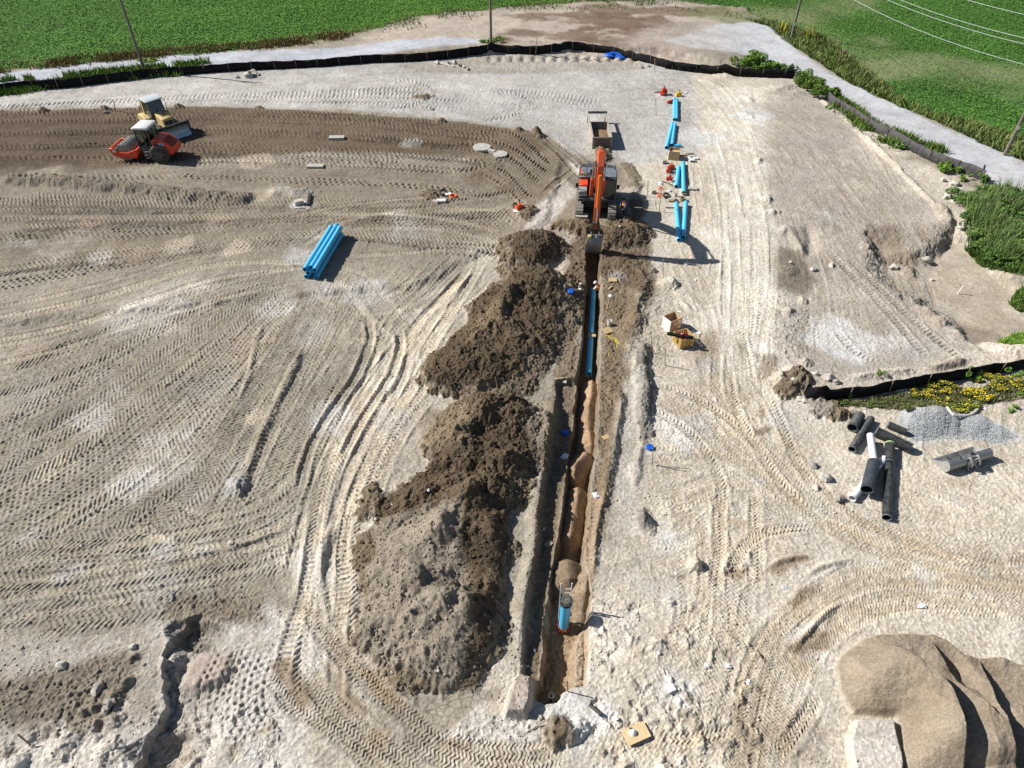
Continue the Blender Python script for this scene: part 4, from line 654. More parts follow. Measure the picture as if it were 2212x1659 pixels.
# ================================================================ building kit
class MB:
    def __init__(s): s.v = []; s.f = []; s.m = []; s.cur = 0
    def add(s, vs, fs):
        o = len(s.v); s.v += [tuple(p) for p in vs]; s.f += [tuple(o+i for i in f) for f in fs]; s.m += [s.cur]*len(fs); return s
    def box(s, c, d, r=(0, 0, 0), taper=(1, 1)):
        R_ = Euler(r).to_matrix(); x, y, z = d[0]/2, d[1]/2, d[2]/2; tx_, ty_ = taper
        P = [(-x, -y, -z), (x, -y, -z), (x, y, -z), (-x, y, -z), (-x*tx_, -y*ty_, z), (x*tx_, -y*ty_, z), (x*tx_, y*ty_, z), (-x*tx_, y*ty_, z)]
        return s.add([R_ @ Vector(p)+Vector(c) for p in P], [(0, 3, 2, 1), (4, 5, 6, 7), (0, 1, 5, 4), (1, 2, 6, 5), (2, 3, 7, 6), (3, 0, 4, 7)])
    def prism(s, poly, axis, a, b):     # outline in the two other axes, pushed along 'axis' from a to b
        n = len(poly); mk = {'x': lambda p, t: (t, p[0], p[1]), 'y': lambda p, t: (p[0], t, p[1]), 'z': lambda p, t: (p[0], p[1], t)}[axis]
        vs = [mk(p, a) for p in poly]+[mk(p, b) for p in poly]
        return s.add(vs, [tuple(range(n))[::-1], tuple(range(n, 2*n))]+[(i, (i+1) % n, n+(i+1) % n, n+i) for i in range(n)])
    def frame(s, d):
        d = Vector(d).normalized(); u = d.orthogonal().normalized(); return u, d.cross(u)
    def rings(s, rr, n=16, cap=True, close=False):   # rr: list of (centre, radius, u, v)
        vs = []
        for c, r, u, v in rr:
            for i in range(n):
                a = 2*math.pi*i/n; vs.append(Vector(c)+u*(r*math.cos(a))+v*(r*math.sin(a)))
        fs = []; k = len(rr)
        for j in range(k if close else k-1):
            for i in range(n): fs.append((j*n+i, j*n+(i+1) % n, ((j+1) % k)*n+(i+1) % n, ((j+1) % k)*n+i))
        if cap and not close: fs += [tuple(range(n))[::-1], tuple((k-1)*n+i for i in range(n))]
        return s.add(vs, fs)
    def cyl(s, a, b, r, r2=None, n=14, cap=True):
        a = Vector(a); b = Vector(b); u, v = s.frame(b-a); return s.rings([(a, r, u, v), (b, r if r2 is None else r2, u, v)], n, cap)
    def lathe(s, a, b, prof, n=18, cap=True):   # prof: (t along 0..1, radius)
        a = Vector(a); b = Vector(b); u, v = s.frame(b-a); return s.rings([(a.lerp(b, t), r, u, v) for t, r in prof], n, cap)
    def hollow(s, a, b, ro, ri, n=20, prof=None):
        a = Vector(a); b = Vector(b); u, v = s.frame(b-a); pr = prof or [(0, ro), (1, ro)]
        rr = [(a.lerp(b, t), r, u, v) for t, r in pr]+[(b, ri, u, v), (a, ri, u, v)]; return s.rings(rr, n, False, True)
    def tube(s, pts, r, n=6):
        P = [Vector(p) for p in pts]; rr = []; u = None
        for i, p in enumerate(P):
            d = (P[min(i+1, len(P)-1)]-P[max(i-1, 0)]); d = d.normalized() if d.length > 1e-9 else Vector((1, 0, 0))
            u = d.orthogonal().normalized() if u is None else (u-d*u.dot(d)).normalized(); rr.append((p, r if not isinstance(r, (list, tuple)) else r[i], u, d.cross(u)))
        return s.rings(rr, n)
    def torus(s, c, R_, r, d=(0, 0, 1), n=22, k=8, part=1.):
        u, v = s.frame(d); w_ = Vector(d).normalized(); c = Vector(c); rr = []
        for i in range(n+(part < 1)):
            a = 2*math.pi*part*i/n; q = u*math.cos(a)+v*math.sin(a); rr.append((c+q*R_, r, q, w_))
        return s.rings(rr, k, part < 1, part >= 1)
    def blob(s, c, d, rot=0, seed=0, n=10, amp=.22, flat=0.):
        rs_ = random.Random(seed); vs = []; nn = n; mm = n+4; ph = [rs_.uniform(0, 6.3) for _ in range(6)]; cr, sr = math.cos(rot), math.sin(rot); off = rs_.uniform(0, 50)
        from mathutils import noise as _n
        def pt(th, fi):
            q = Vector((math.sin(th)*math.cos(fi), math.sin(th)*math.sin(fi), math.cos(th))); e = 1+amp*_n.noise(q*1.3+Vector((off, 0, 0)))*1.6+amp*.5*_n.noise(q*3.1+Vector((0, off, 0)))
            x, y, z = q.x*d[0]/2*e, q.y*d[1]/2*e, q.z*d[2]/2*e; return (c[0]+x*cr-y*sr, c[1]+x*sr+y*cr, c[2]+z)
        vs.append(pt(0, 0))
        for i in range(1, nn):
            for j in range(mm): vs.append(pt(math.pi*i/nn, 2*math.pi*j/mm))
        vs.append(pt(math.pi, 0)); fs = [(0, 1+j, 1+(j+1) % mm) for j in range(mm)]
        for i in range(nn-2):
            for j in range(mm): a = 1+i*mm; fs.append((a+j, a+mm+j, a+mm+(j+1) % mm, a+(j+1) % mm))
        a = 1+(nn-2)*mm; fs += [(a+j, len(vs)-1, a+(j+1) % mm) for j in range(mm)]; return s.add(vs, fs)
    def build(s, name, mats, parent=None, smooth=False, bevel=0., auto=40):
        me = bpy.data.meshes.new(name); me.from_pydata(s.v, [], s.f); mats = mats if isinstance(mats, (list, tuple)) else [mats]
        for m in mats: me.materials.append(m)
        if len(mats) > 1: me.polygons.foreach_set("material_index", s.m)
        bm = bmesh.new(); bm.from_mesh(me); bmesh.ops.recalc_face_normals(bm, faces=bm.faces)
        if bevel: bmesh.ops.bevel(bm, geom=[e for e in bm.edges if len(e.link_faces) == 2 and e.calc_face_angle(0) > .6], offset=bevel, segments=1, affect='EDGES', clamp_overlap=True)
        if smooth or auto:
            for f in bm.faces: f.smooth = True
            lim = math.radians(auto)
            for e in bm.edges:
                if len(e.link_faces) != 2 or e.calc_face_angle(0) > lim: e.smooth = False
        bm.to_mesh(me); bm.free(); o = bpy.data.objects.new(name, me); COL.objects.link(o)
        if parent: o.parent = parent
        return o
def tag(o, label=None, cat=None, group=None, kind=None):
    for k, v in (('label', label), ('category', cat), ('group', group), ('kind', kind)):
        if v: o[k] = v
    return o
def thing(name, loc, rz, label, cat, group=None):
    o = bpy.data.objects.new(name, None); COL.objects.link(o); o.location = loc; o.rotation_euler = (0, 0, rz); o.empty_display_size = .3; return tag(o, label, cat, group)
KIDS = {}
def copy_tree(o, loc=None, rz=None, label=None, parent=None):
    c = o.copy(); COL.objects.link(c)
    if parent: c.parent = parent
    if loc is not None: c.location = loc
    if rz is not None: c.rotation_euler = rz if isinstance(rz, (tuple, list, Euler)) else (0, 0, rz)
    if label: c['label'] = label
    for ch in list(o.children): copy_tree(ch, parent=c)
    return c
dust = (.33, .29, .225)
m_orange = mat('orange_paint', (.62, .085, .018), .45, 0, .08, 3, dirt=(dust, .35)); m_dgrey = mat('dark_grey_steel', (.055, .06, .07), .5, .2, .2, 4, dirt=(dust, .45)); m_black = mat('black_rubber', (.022, .022, .022), .8, 0, .2, 8, dirt=(dust, .35), dsc=4)
m_glass = mat('dark_glass', (.02, .03, .035), .08, 0, .05, 2, spec=.9); m_trk = mat('worn_track_steel', (.34, .315, .27), .65, .25, .2, 8, dirt=(dust, .7)); m_silver = mat('chrome', (.6, .62, .63), .25, .9); m_white = mat('white_paint', (.74, .74, .71), .5, 0, .06, 4, dirt=(dust, .25))
m_red = mat('red_paint', (.78, .07, .02), .4, 0, .08, 3, dirt=(dust, .3)); m_yellow = mat('yellow_paint', (.60, .44, .17), .5, 0, .1, 4, dirt=(dust, .6)); m_steel = mat('bare_steel', (.30, .31, .32), .45, .6, .2, 5, dirt=((.25, .2, .16), .5)); m_bluest = mat('polished_blade', (.30, .42, .52), .35, .6, .15, 4, dirt=((.2, .15, .1), .5))
m_pvc = mat('blue_pvc', (.09, .50, .80), .35, 0, .05, 3, dirt=(dust, .18)); m_pvcd = mat('deep_blue_pvc', (.01, .13, .42), .4, 0, .08, 4); m_navy = mat('dark_inside', (.01, .03, .10), .7); m_ply = mat('plywood', (.48, .36, .19), .8, 0, .12, 7); m_wood = mat('sawn_timber', (.50, .36, .22), .85, 0, .18, 9); m_wood2 = mat('yellow_timber', (.52, .34, .12), .8, 0, .2, 8); m_stake = mat('weathered_stake', (.30, .24, .17), .9, 0, .2, 9); m_pole = mat('pole_timber', (.17, .15, .115), .9, 0, .2, 7, bump=.01)
m_corr = mat('black_corrugated_plastic', (.028, .033, .040), .42, 0, .15, 5, dirt=(dust, .22)); m_corrw = mat('white_corrugated_plastic', (.66, .67, .72), .5, 0, .06, 5, dirt=(dust, .2)); m_rock = mat('field_stone', (.34, .31, .275), .9, 0, .2, 3, bump=.03); m_rockl = mat('pale_stone', (.47, .44, .39), .9, 0, .15, 3, bump=.03); m_conc = mat('concrete', (.42, .40, .36), .9, 0, .12, 4, bump=.01)
m_fabric = mat('silt_fabric', (.010, .010, .011), .85, 0, .25, 2.5, dirt=((.05, .045, .035), .2), spec=.15); m_fabg = mat('faded_silt_fabric', (.055, .052, .055), .8, 0, .2, 2.5, dirt=((.16, .14, .11), .4)); m_card = mat('cardboard', (.50, .33, .18), .85, 0, .08, 5); m_bag = mat('white_plastic', (.72, .73, .76), .4, 0, .05, 6); m_yrope = mat('yellow_rope', (.70, .58, .06), .7); m_mark = mat('yellow_marker', (.75, .50, .02), .5, 0, .05); m_wire = mat('wire_metal', (.42, .46, .45), .5, .3); m_valve = mat('valve_red', (.50, .035, .025), .5, 0, .15, 8); m_oring = mat('orange_plastic', (.78, .13, .03), .5, 0, .08, 6); m_bluep = mat('blue_plastic', (.012, .10, .50), .4, 0, .08, 6)
m_skin = mat('skin', (.42, .24, .16), .6); m_vest = mat('orange_vest', (.85, .16, .02), .7, 0, .06, 8); m_limev = mat('lime_tape', (.62, .72, .10), .6); m_navyc = mat('navy_trousers', (.02, .025, .045), .9, 0, .15, 10); m_hat = mat('white_hard_hat', (.75, .75, .72), .35); m_bshirt = mat('blue_shirt', (.05, .10, .42), .8); m_hair = mat('dark_hair', (.03, .02, .015), .9)

# ---------------------------------------------------------------- people: one continuous skinned body, clothes over it
def skinned(name, verts, edges, radii, material, parent, root=0, sub=2):
    me = bpy.data.meshes.new(name); me.from_pydata([tuple(v) for v in verts], edges, []); ob = bpy.data.objects.new(name, me); COL.objects.link(ob)
    ob.modifiers.new('skin', 'SKIN'); sm = ob.modifiers.new('sub', 'SUBSURF'); sm.levels = sub; sm.render_levels = sub
    for i, r in enumerate(radii): d = me.skin_vertices[0].data[i]; d.radius = (r, r); d.use_root = (i == root)
    dg = bpy.context.evaluated_depsgraph_get(); ev = ob.evaluated_get(dg); m2 = bpy.data.meshes.new_from_object(ev); m2.name = name; ob.modifiers.clear(); ob.data = m2; bpy.data.meshes.remove(me)
    for p in m2.polygons: p.use_smooth = True
    m2.materials.clear(); m2.materials.append(material)
    if parent: ob.parent = parent
    return ob
def person(loc, rz, pose, label, top=None, under=None, hat=None, legs=None, scale=1.):
    """pose: joint name -> (x forward, y left, z up)"""
    J = pose; root = thing('person', loc, rz, label, 'person')
    names = ['pelvis', 'waist', 'chest', 'neck', 'headb', 'headt', 'shl', 'ell', 'wrl', 'hal', 'shr', 'elr', 'wrr', 'har', 'hipl', 'knl', 'anl', 'tol', 'hipr', 'knr', 'anr', 'tor']
    rad = [.135, .125, .15, .055, .085, .075, .06, .045, .032, .038, .06, .045, .032, .038, .095, .062, .045, .045, .095, .062, .045, .045]
    E_ = [('pelvis', 'waist'), ('waist', 'chest'), ('chest', 'neck'), ('neck', 'headb'), ('headb', 'headt'), ('chest', 'shl'), ('shl', 'ell'), ('ell', 'wrl'), ('wrl', 'hal'), ('chest', 'shr'), ('shr', 'elr'), ('elr', 'wrr'), ('wrr', 'har'), ('pelvis', 'hipl'), ('hipl', 'knl'), ('knl', 'anl'), ('anl', 'tol'), ('pelvis', 'hipr'), ('hipr', 'knr'), ('knr', 'anr'), ('anr', 'tor')]
    ix = {n: i for i, n in enumerate(names)}; body = skinned('body', [J[n] for n in names], [(ix[a], ix[b]) for a, b in E_], rad, m_skin, root)
    hb = MB(); h = Vector(J['headb']).lerp(Vector(J['headt']), .4); f = Vector(J.get('face', (1, 0, 0))).normalized(); sd_ = Vector((0, 0, 1)).cross(f).normalized(); up_ = f.cross(sd_)
    for s in (-1, 1): hb.blob(tuple(h+sd_*s*.098), (.03, .02, .05), n=5); 
    hb.blob(tuple(h+f*.105-up_*.01), (.035, .03, .045), n=5)
    for side in ('l', 'r'):           # five bent fingers on each hand
        w_ = Vector(J['wr'+side]); p = Vector(J['ha'+side]); d = (p-w_).normalized(); q = d.orthogonal().normalized(); t_ = d.cross(q)
        for k in range(4):
            b0 = p+q*(k-1.5)*.020+d*.02; L0 = (.065, .078, .072, .058)[k]; hb.tube([b0, b0+d*L0*.5+t_*.008, b0+d*L0*.85+t_*.03], [.010, .009, .007], 6)
        b0 = w_.lerp(p, .5)-q*.035; hb.tube([b0, b0-q*.03+d*.03, b0-q*.028+d*.06], [.012, .010, .008], 6)
    o = hb.build('hands_and_face', m_skin); 
    bm = bmesh.new(); bm.from_mesh(body.data); bm.from_mesh(o.data); bm.to_mesh(body.data); bm.free(); bpy.data.objects.remove(o)
    for p_ in body.data.polygons: p_.use_smooth = True
    def sub_(name, ns, grow, material, cut_=1.):
        vs = [Vector(J[n]) for n in ns]; ed = [(ns.index(a), ns.index(b)) for a, b in E_ if a in ns and b in ns]; return skinned(name, vs, ed, [rad[ix[n]]+grow for n in ns], material, root)
    sub_('trousers', ['pelvis', 'hipl', 'knl', 'anl', 'hipr', 'knr', 'anr'], .018, legs or m_navyc)
    sub_('shirt', ['pelvis', 'waist', 'chest', 'shl', 'ell', 'shr', 'elr'], .015, under or m_bshirt)
    if top: sub_('safety_vest', ['pelvis', 'waist', 'chest', 'shl', 'shr'], .032, top); 
    for s, a in ((0, 'l'), (1, 'r')):
        b = MB(); A = Vector(J['an'+a]); B = Vector(J['to'+a]); b.tube([A+Vector((-.03, 0, .06)), A+Vector((-.02, 0, -.03)), A.lerp(B, .5)-Vector((0, 0, .03)), B-Vector((0, 0, .01))], [.062, .068, .06, .045], 8); b.build('boot', m_black, root, True)
    if top:
        c = Vector(J['chest']).lerp(Vector(J['waist']), .55); ax = (Vector(J['chest'])-Vector(J['waist'])).normalized(); b = MB(); b.torus(c, .172, .018, ax, 20, 6); b.build('reflective_band', m_limev, root, True)
    ht = MB(); base = h+up_*.035; ht.lathe(base, base+up_*.12, [(0, .142), (.06, .142), (.1, .118), (.5, .108), (.82, .075), (1, .01)], 16); ht.blob(tuple(base+f*.10), (.14, .17, .02), math.atan2(f.y, f.x), n=5)
    ht.build('hard_hat' if hat else 'hair', hat or m_hair, root, True); root.scale = (scale,)*3; return root
stand = dict(pelvis=(0, 0, .95), waist=(.06, 0, 1.12), chest=(.17, 0, 1.34), neck=(.24, 0, 1.48), headb=(.28, 0, 1.57), headt=(.30, 0, 1.70), face=(1, 0, -.5), shl=(.19, .19, 1.39), ell=(.30, .26, 1.12), wrl=(.47, .20, .98), hal=(.54, .18, .95), shr=(.19, -.19, 1.39), elr=(.24, -.26, 1.11), wrr=(.36, -.24, .90), har=(.40, -.23, .84), hipl=(0, .10, .90), knl=(.05, .12, .50), anl=(-.02, .13, .10), tol=(.14, .14, .05), hipr=(0, -.10, .90), knr=(.02, -.12, .50), anr=(-.08, -.13, .10), tor=(.08, -.15, .05))
kneel = dict(pelvis=(-.05, 0, .48), waist=(.02, 0, .64), chest=(.18, 0, .84), neck=(.28, 0, .95), headb=(.34, 0, 1.02), headt=(.38, 0, 1.14), face=(1, 0, -.8), shl=(.20, .19, .88), ell=(.36, .26, .66), wrl=(.50, .16, .48), hal=(.56, .13, .44), shr=(.20, -.19, .88), elr=(.36, -.26, .66), wrr=(.52, -.18, .50), har=(.58, -.15, .46), hipl=(-.03, .10, .44), knl=(.34, .15, .42), anl=(.26, .16, .10), tol=(.42, .17, .05), hipr=(-.03, -.10, .44), knr=(.22, -.16, .10), anr=(-.22, -.17, .08), tor=(-.38, -.18, .05))
sit = dict(pelvis=(0, 0, .50), waist=(-.02, 0, .66), chest=(0, 0, .90), neck=(.02, 0, 1.05), headb=(.04, 0, 1.12), headt=(.05, 0, 1.26), face=(1, 0, 0), shl=(.01, .19, .96), ell=(.12, .25, .74), wrl=(.36, .18, .74), hal=(.43, .16, .76), shr=(.01, -.19, .96), elr=(.12, -.25, .74), wrr=(.36, -.18, .74), har=(.43, -.16, .76), hipl=(.04, .10, .47), knl=(.44, .13, .50), anl=(.48, .14, .10), tol=(.64, .15, .06), hipr=(.04, -.10, .47), knr=(.44, -.13, .50), anr=(.48, -.14, .10), tor=(.64, -.15, .06))

# ================================================================ excavator (local +x is where the machine faces)
def belt_profile(L0, H0, n=7):
    r = H0/2; pts = []
    for i in range(n+1): a = -math.pi/2+math.pi*i/n; pts.append((L0/2-r+r*math.cos(a), r+r*math.sin(a)))
    for i in range(n+1): a = math.pi/2+math.pi*i/n; pts.append((-L0/2+r+r*math.cos(a), r+r*math.sin(a)))
    return pts
def crawler(parent, cy, L0, H0, Wd, mt, npad=44, side=1):
    b = MB(); P = belt_profile(L0, H0); b.prism([(x*.985, (z-H0/2)*.93+H0/2) for x, z in P], 'y', cy-Wd/2*.86, cy+Wd/2*.86); tr = b.build('crawler_track', m_dgrey, parent)
    per = []; 
    for i in range(len(P)): a = P[i]; c = P[(i+1) % len(P)]; per.append((a, c, math.hypot(c[0]-a[0], c[1]-a[1])))
    tot = sum(p[2] for p in per); g = MB()
    for k in range(npad):
        d = tot*k/npad; 
        for a, c, l in per:
            if d <= l: break
            d -= l
        t = d/max(l, 1e-6); x = a[0]+(c[0]-a[0])*t; z = a[1]+(c[1]-a[1])*t; an = math.atan2(c[1]-a[1], c[0]-a[0])
        nx, nz = math.sin(an), -math.cos(an); g.box((x+nx*.02, cy, z+nz*.02), (tot/npad*.86, Wd, .05), (0, -an, 0)); g.box((x+nx*.055, cy, z+nz*.055), (.022, Wd*.98, .03), (0, -an, 0))
    g.build('track_shoes', mt, tr)
    r = MB(); 
    for x in (-L0/2+H0/2, L0/2-H0/2): r.cyl((x, cy-Wd*.3, H0/2), (x, cy+Wd*.3, H0/2), H0*.36, n=16)
    r.box((0, cy, H0*.45), (L0*.72, Wd*.62, H0*.4)); r.build('track_frame', m_dgrey, tr); return tr
def window_frame(parent, pane, thick, mt_pane=m_glass): pass
EX = thing('excavator', (6.85, 53.2, 0), math.radians(270-6), 'orange crawler excavator with its boom raised and bucket in the trench', 'excavator')
ez = hz(6.85, 53.2); EX.location.z = ez+.02
for s in (-1, 1): crawler(EX, s*1.30, 4.9, 1.05, .62, m_trk, 46)
b = MB(); b.box((0, 0, .72), (2.2, 1.9, .5)); b.cyl((0, 0, .9), (0, 0, 1.28), .72, n=24); b.build('undercarriage', m_dgrey, EX, bevel=.03)
b = MB(); b.box((-.45, 0, 1.42), (4.3, 2.9, .24)); b.build('turntable_deck', m_dgrey, EX, bevel=.02)
b = MB(); b.prism([(-2.75, -1.45), (-2.2, -1.5), (-2.05, -1.5), (-2.05, 1.5), (-2.2, 1.5), (-2.75, 1.45), (-3.0, .8), (-3.0, -.8)], 'z', 1.35, 2.35); b.build('counterweight', m_dgrey, EX, bevel=.06)
b = MB(); b.box((-1.2, .0, 1.98), (1.65, 2.9, .88)); e = b.build('engine_housing', m_dgrey, EX, bevel=.06)
b = MB(); b.box((-1.35, .9, 2.47), (1.1, .95, .12)); b.box((-1.35, -.85, 2.47), (1.0, .9, .10)); b.build('engine_cover', mat('grey_blue_paint', (.16, .19, .23), .45, .1, .15, 4, dirt=(dust, .3)), e, bevel=.03)
b = MB(); b.cyl((-.75, -.55, 2.45), (-.75, -.55, 2.85), .09); b.build('exhaust_pipe', m_black, e)
b = MB(); b.box((.05, -1.1, 1.85), (1.0, .72, .62)); b.build('red_side_cover', m_red, EX, bevel=.04)
b = MB(); b.box((-1.2, -1.1, 2.44), (.9, .62, .03)); b.build('red_top_panel', m_red, EX)
b = MB(); b.box((.95, -1.12, 1.76), (.85, .66, .5)); b.build('tool_box', mat('light_grey_paint', (.30, .32, .34), .5, .1, .12, 5, dirt=(dust, .4)), EX, bevel=.03)
b = MB(); b.box((1.5, -1.1, 1.62), (.3, .66, .3)); b.build('front_step', m_dgrey, EX, bevel=.02)
b = MB()
for y in (-1.42, 1.42):
    b.tube([(-1.9, y, 2.3), (-1.9, y, 2.95), (-.5, y, 2.95), (-.5, y, 2.3)], .02); b.tube([(-1.2, y, 2.3), (-1.2, y, 2.95)], .02)
b.tube([(.4, -1.45, 1.6), (.4, -1.45, 2.6), (1.2, -1.45, 2.6), (1.2, -1.45, 1.6)], .02); b.build('handrail', m_black, EX)
cab = MB(); cab.prism([(-.15, 1.55), (1.55, 1.55), (1.72, 2.1), (1.5, 3.08), (1.35, 3.2), (-.05, 3.2), (-.15, 3.1)], 'y', .52, 1.48); cb = cab.build('cab', m_dgrey, EX, bevel=.04)
b = MB(); b.add([(1.585, .60, 1.66), (1.585, 1.40, 1.66), (1.735, 1.40, 2.12), (1.735, .60, 2.12)], [(0, 1, 2, 3)]); b.add([(1.740, .60, 2.16), (1.740, 1.40, 2.16), (1.525, 1.40, 3.02), (1.525, .60, 3.02)], [(0, 1, 2, 3)]); b.box((.75, 1.492, 2.55), (1.1, .012, .9)); b.box((.75, .508, 2.55), (1.1, .012, .9)); b.build('cab_window', m_glass, cb)
b = MB(); b.box((.6, 1.0, 3.23), (1.3, .85, .06)); b.build('cab_roof_panel', bpy.data.materials['grey_blue_paint'], cb, bevel=.02)
for yy, zz in ((1.62, 2.5), (-1.6, 2.35)):
    b = MB(); b.box((1.35 if yy > 0 else 1.1, yy, zz), (.08, .22, .34)); b.tube([(1.3 if yy > 0 else 1.1, yy*.93, zz-.3), (1.35 if yy > 0 else 1.1, yy, zz)], .02); b.build('mirror', m_black, EX)
BP = [(.55, 2.05), (1.7, 4.0), (3.1, 5.7), (4.4, 6.45), (6.35, 6.55)]
def arm(b, pts, hs, y0, y1):
    n = len(pts); up = []; dn = []
    for i, p in enumerate(pts):
        a = pts[max(0, i-1)]; c = pts[min(n-1, i+1)]; d = Vector((c[0]-a[0], c[1]-a[1])).normalized(); q = Vector((-d.y, d.x)); up.append((p[0]+q.x*hs[i], p[1]+q.y*hs[i])); dn.append((p[0]-q.x*hs[i], p[1]-q.y*hs[i]))
    for i in range(n-1):
        b.prism([up[i], up[i+1], dn[i+1], dn[i]], 'y', y0, y1)
b = MB(); arm(b, BP, [.20, .34, .40, .32, .20], -.25, .25); bo = b.build('boom', m_orange, EX, bevel=.02)
b = MB()
for p in ((.55, 2.05), (6.35, 6.55), (3.0, 5.2)): b.cyl((p[0], -.36, p[1]), (p[0], .36, p[1]), .12)
b.build('pin', m_dgrey, bo)
for y in (-.46, .46):
    b = MB(); b.cyl((1.35, y, 1.7), (2.4, y, 3.6), .13); lc = b.build('boom_cylinder', m_orange, EX); b = MB(); b.cyl((2.4, y, 3.6), (3.0, y, 5.15), .06); b.build('piston_rod', m_silver, lc)
b = MB(); b.cyl((3.2, 0, 6.32), (4.9, 0, 7.05), .13); lc = b.build('arm_cylinder', m_orange, EX); b = MB(); b.cyl((4.9, 0, 7.05), (6.2, 0, 7.35), .06); b.build('piston_rod', m_silver, lc)
SPn = [(6.05, 7.45), (6.4, 6.55), (6.75, 4.6), (6.88, 1.95)]
b = MB(); arm(b, SPn, [.18, .34, .26, .17], -.22, .22); st = b.build('dipper_arm', m_orange, EX, bevel=.02)
b = MB(); b.cyl((6.98, 0, 6.1), (7.12, 0, 3.7), .12); lc = b.build('bucket_cylinder', mat('bright_orange_paint', (.75, .17, .02), .4, 0, .06, 3), EX); b = MB(); b.cyl((7.12, 0, 3.7), (7.22, 0, 2.5), .06); b.build('piston_rod', m_silver, lc)
b = MB()
for y in (-.2, .2): b.box((7.05, y, 2.45), (.45, .06, .14), (0, .3, 0)); b.box((7.18, y, 1.9), (.12, .06, 1.1), (0, -.1, 0))
b.cyl((7.22, -.26, 2.5), (7.22, .26, 2.5), .08); b.build('bucket_link', m_dgrey, EX)
# bucket
bz = Vector((6.95, 0, 0.62)); b = MB(); prof = [(-.35, 1.0), (.25, 1.05), (.42, .75), (.50, .2), (.42, -.35), (.05, -.8), (-.42, -1.0), (-.60, -.95)]
inn = [(-.30, .92), (.20, .96), (.34, .72), (.42, .2), (.35, -.32), (.0, -.72), (-.42, -.91), (-.60, -.93)]
pl = prof+inn[::-1]; b.prism([(x*.82+bz.x, z*.82+bz.z-.15) for x, z in pl], 'y', -.52, .52)
for s in (-1, 1): b.prism([(x*.82+bz.x, z*.82+bz.z-.15) for x, z in prof], 'y', s*.52, s*.56)
bk = b.build('bucket', m_steel, EX, bevel=0)
b = MB()
for y in (-.28, .28): b.prism([(6.75, 1.55), (7.15, 1.5), (7.38, 1.0), (7.26, .8), (6.9, 1.25)], 'y', y-.04, y+.04)
b.build('bucket_lug', m_steel, bk); b = MB()
for k in range(5): b.box((6.40, -.46+k*.23, -.32), (.24, .09, .06), (0, .2, 0))
b.build('bucket_tooth', m_steel, bk)
b = MB(); b.box((7.14, -.36, 1.3), (.28, .26, .3)); b.build('yellow_coupler', m_yellow, bk, bevel=.03)

# ================================================================ padfoot roller (local +x forward = drum end)
rp = at(322, 339); RO = thing('road_roller', rp, math.radians(176), 'red road roller with padfoot drum and a white cab roof', 'road roller')
b = MB(); b.cyl((1.55, -.98, .76), (1.55, .98, .76), .72, n=40)
dr = b.build('drum', m_steel, RO); b = MB()
for r in range(11):
    y = -.86+r*.172
    for k in range(16):
        a = 2*math.pi*(k+.5*(r % 2))/16; b.box((1.55+.755*math.cos(a), y, .76+.755*math.sin(a)), (.12, .11, .13), (0, -a+0, 0), taper=(.8, .8))
b.build('pads', mat('worn_pad_steel', (.46, .47, .44), .5, .5, .2, 6, dirt=(dust, .4)), dr)
b = MB()
for s in (-1, 1):
    b.prism([(.35, .38), (2.05, .34), (2.60, .62), (2.80, .98), (2.68, 1.24), (2.3, 1.2), (2.05, .86), (1.2, .86), (.55, 1.1), (.3, 1.1)], 'y', s*1.03, s*1.15)
b.box((2.68, 0, 1.1), (.16, 2.26, .26)); b.box((.38, 0, .85), (.2, 2.26, .5)); b.build('drum_frame', m_red, RO, bevel=.03)
b = MB(); 
for s in (-1, 1): b.box((2.35, s*1.156, .98), (.34, .012, .22))
b.build('white_sticker', m_white, RO)
b = MB(); b.box((.1, 0, .85), (.7, .6, .4)); b.cyl((.1, 0, .5), (.1, 0, 1.25), .2); b.build('articulation_joint', m_dgrey, RO)
b = MB(); b.box((-.55, 0, 1.15), (1.35, 1.7, .3)); fl = b.build('cab_floor', m_dgrey, RO, bevel=.03)
b = MB()
for x in (.05, -1.1):
    for s in (-.78, .78): b.box((x, s, 2.05), (.09, .09, 1.6))
for z in (1.35, 2.82):
    for s in (-.78, .78): b.box((-.52, s, z), (1.2, .08, .1))
    for x in (.05, -1.1): b.box((x, 0, z), (.08, 1.6, .1))
for s in (-.78, .78): b.box((-.6, s, 2.05), (.06, .06, 1.5))
cabf = b.build('cab_frame', m_dgrey, RO)
b = MB(); b.prism([(.22, 2.88), (.18, 3.02), (-.05, 3.08), (-1.15, 3.08), (-1.3, 2.98), (-1.3, 2.88)], 'y', -.92, .92); b.build('cab_roof', m_white, RO, bevel=.04)
mg = bpy.data.materials.new('cab_glass'); mg.use_nodes = True; q = mg.node_tree.nodes["Principled BSDF"]; q.inputs["Transmission Weight"].default_value = 1.; q.inputs["Base Color"].default_value = (.5, .6, .58, 1); q.inputs["Roughness"].default_value = .03; q.inputs["IOR"].default_value = 1.1
b = MB()
for s in (-.80, .80): b.box((-.28, s, 2.08), (.56, .008, 1.36)); b.box((-.86, s, 2.08), (.40, .008, 1.36))
b.box((.075, 0, 2.08), (.008, 1.44, 1.36)); b.box((-1.125, 0, 2.08), (.008, 1.44, 1.36)); b.build('cab_window', mg, RO)
b = MB(); b.box((-.75, 0, 1.5), (.45, .5, .35)); b.box((-.98, 0, 1.85), (.12, .5, .6)); b.build('seat', m_black, RO, bevel=.03)
b = MB(); b.cyl((-.15, 0, 1.3), (-.28, 0, 1.85), .03); b.torus((-.29, 0, 1.87), .18, .018, (.4, 0, 1)); b.build('steering_wheel', m_black, RO)
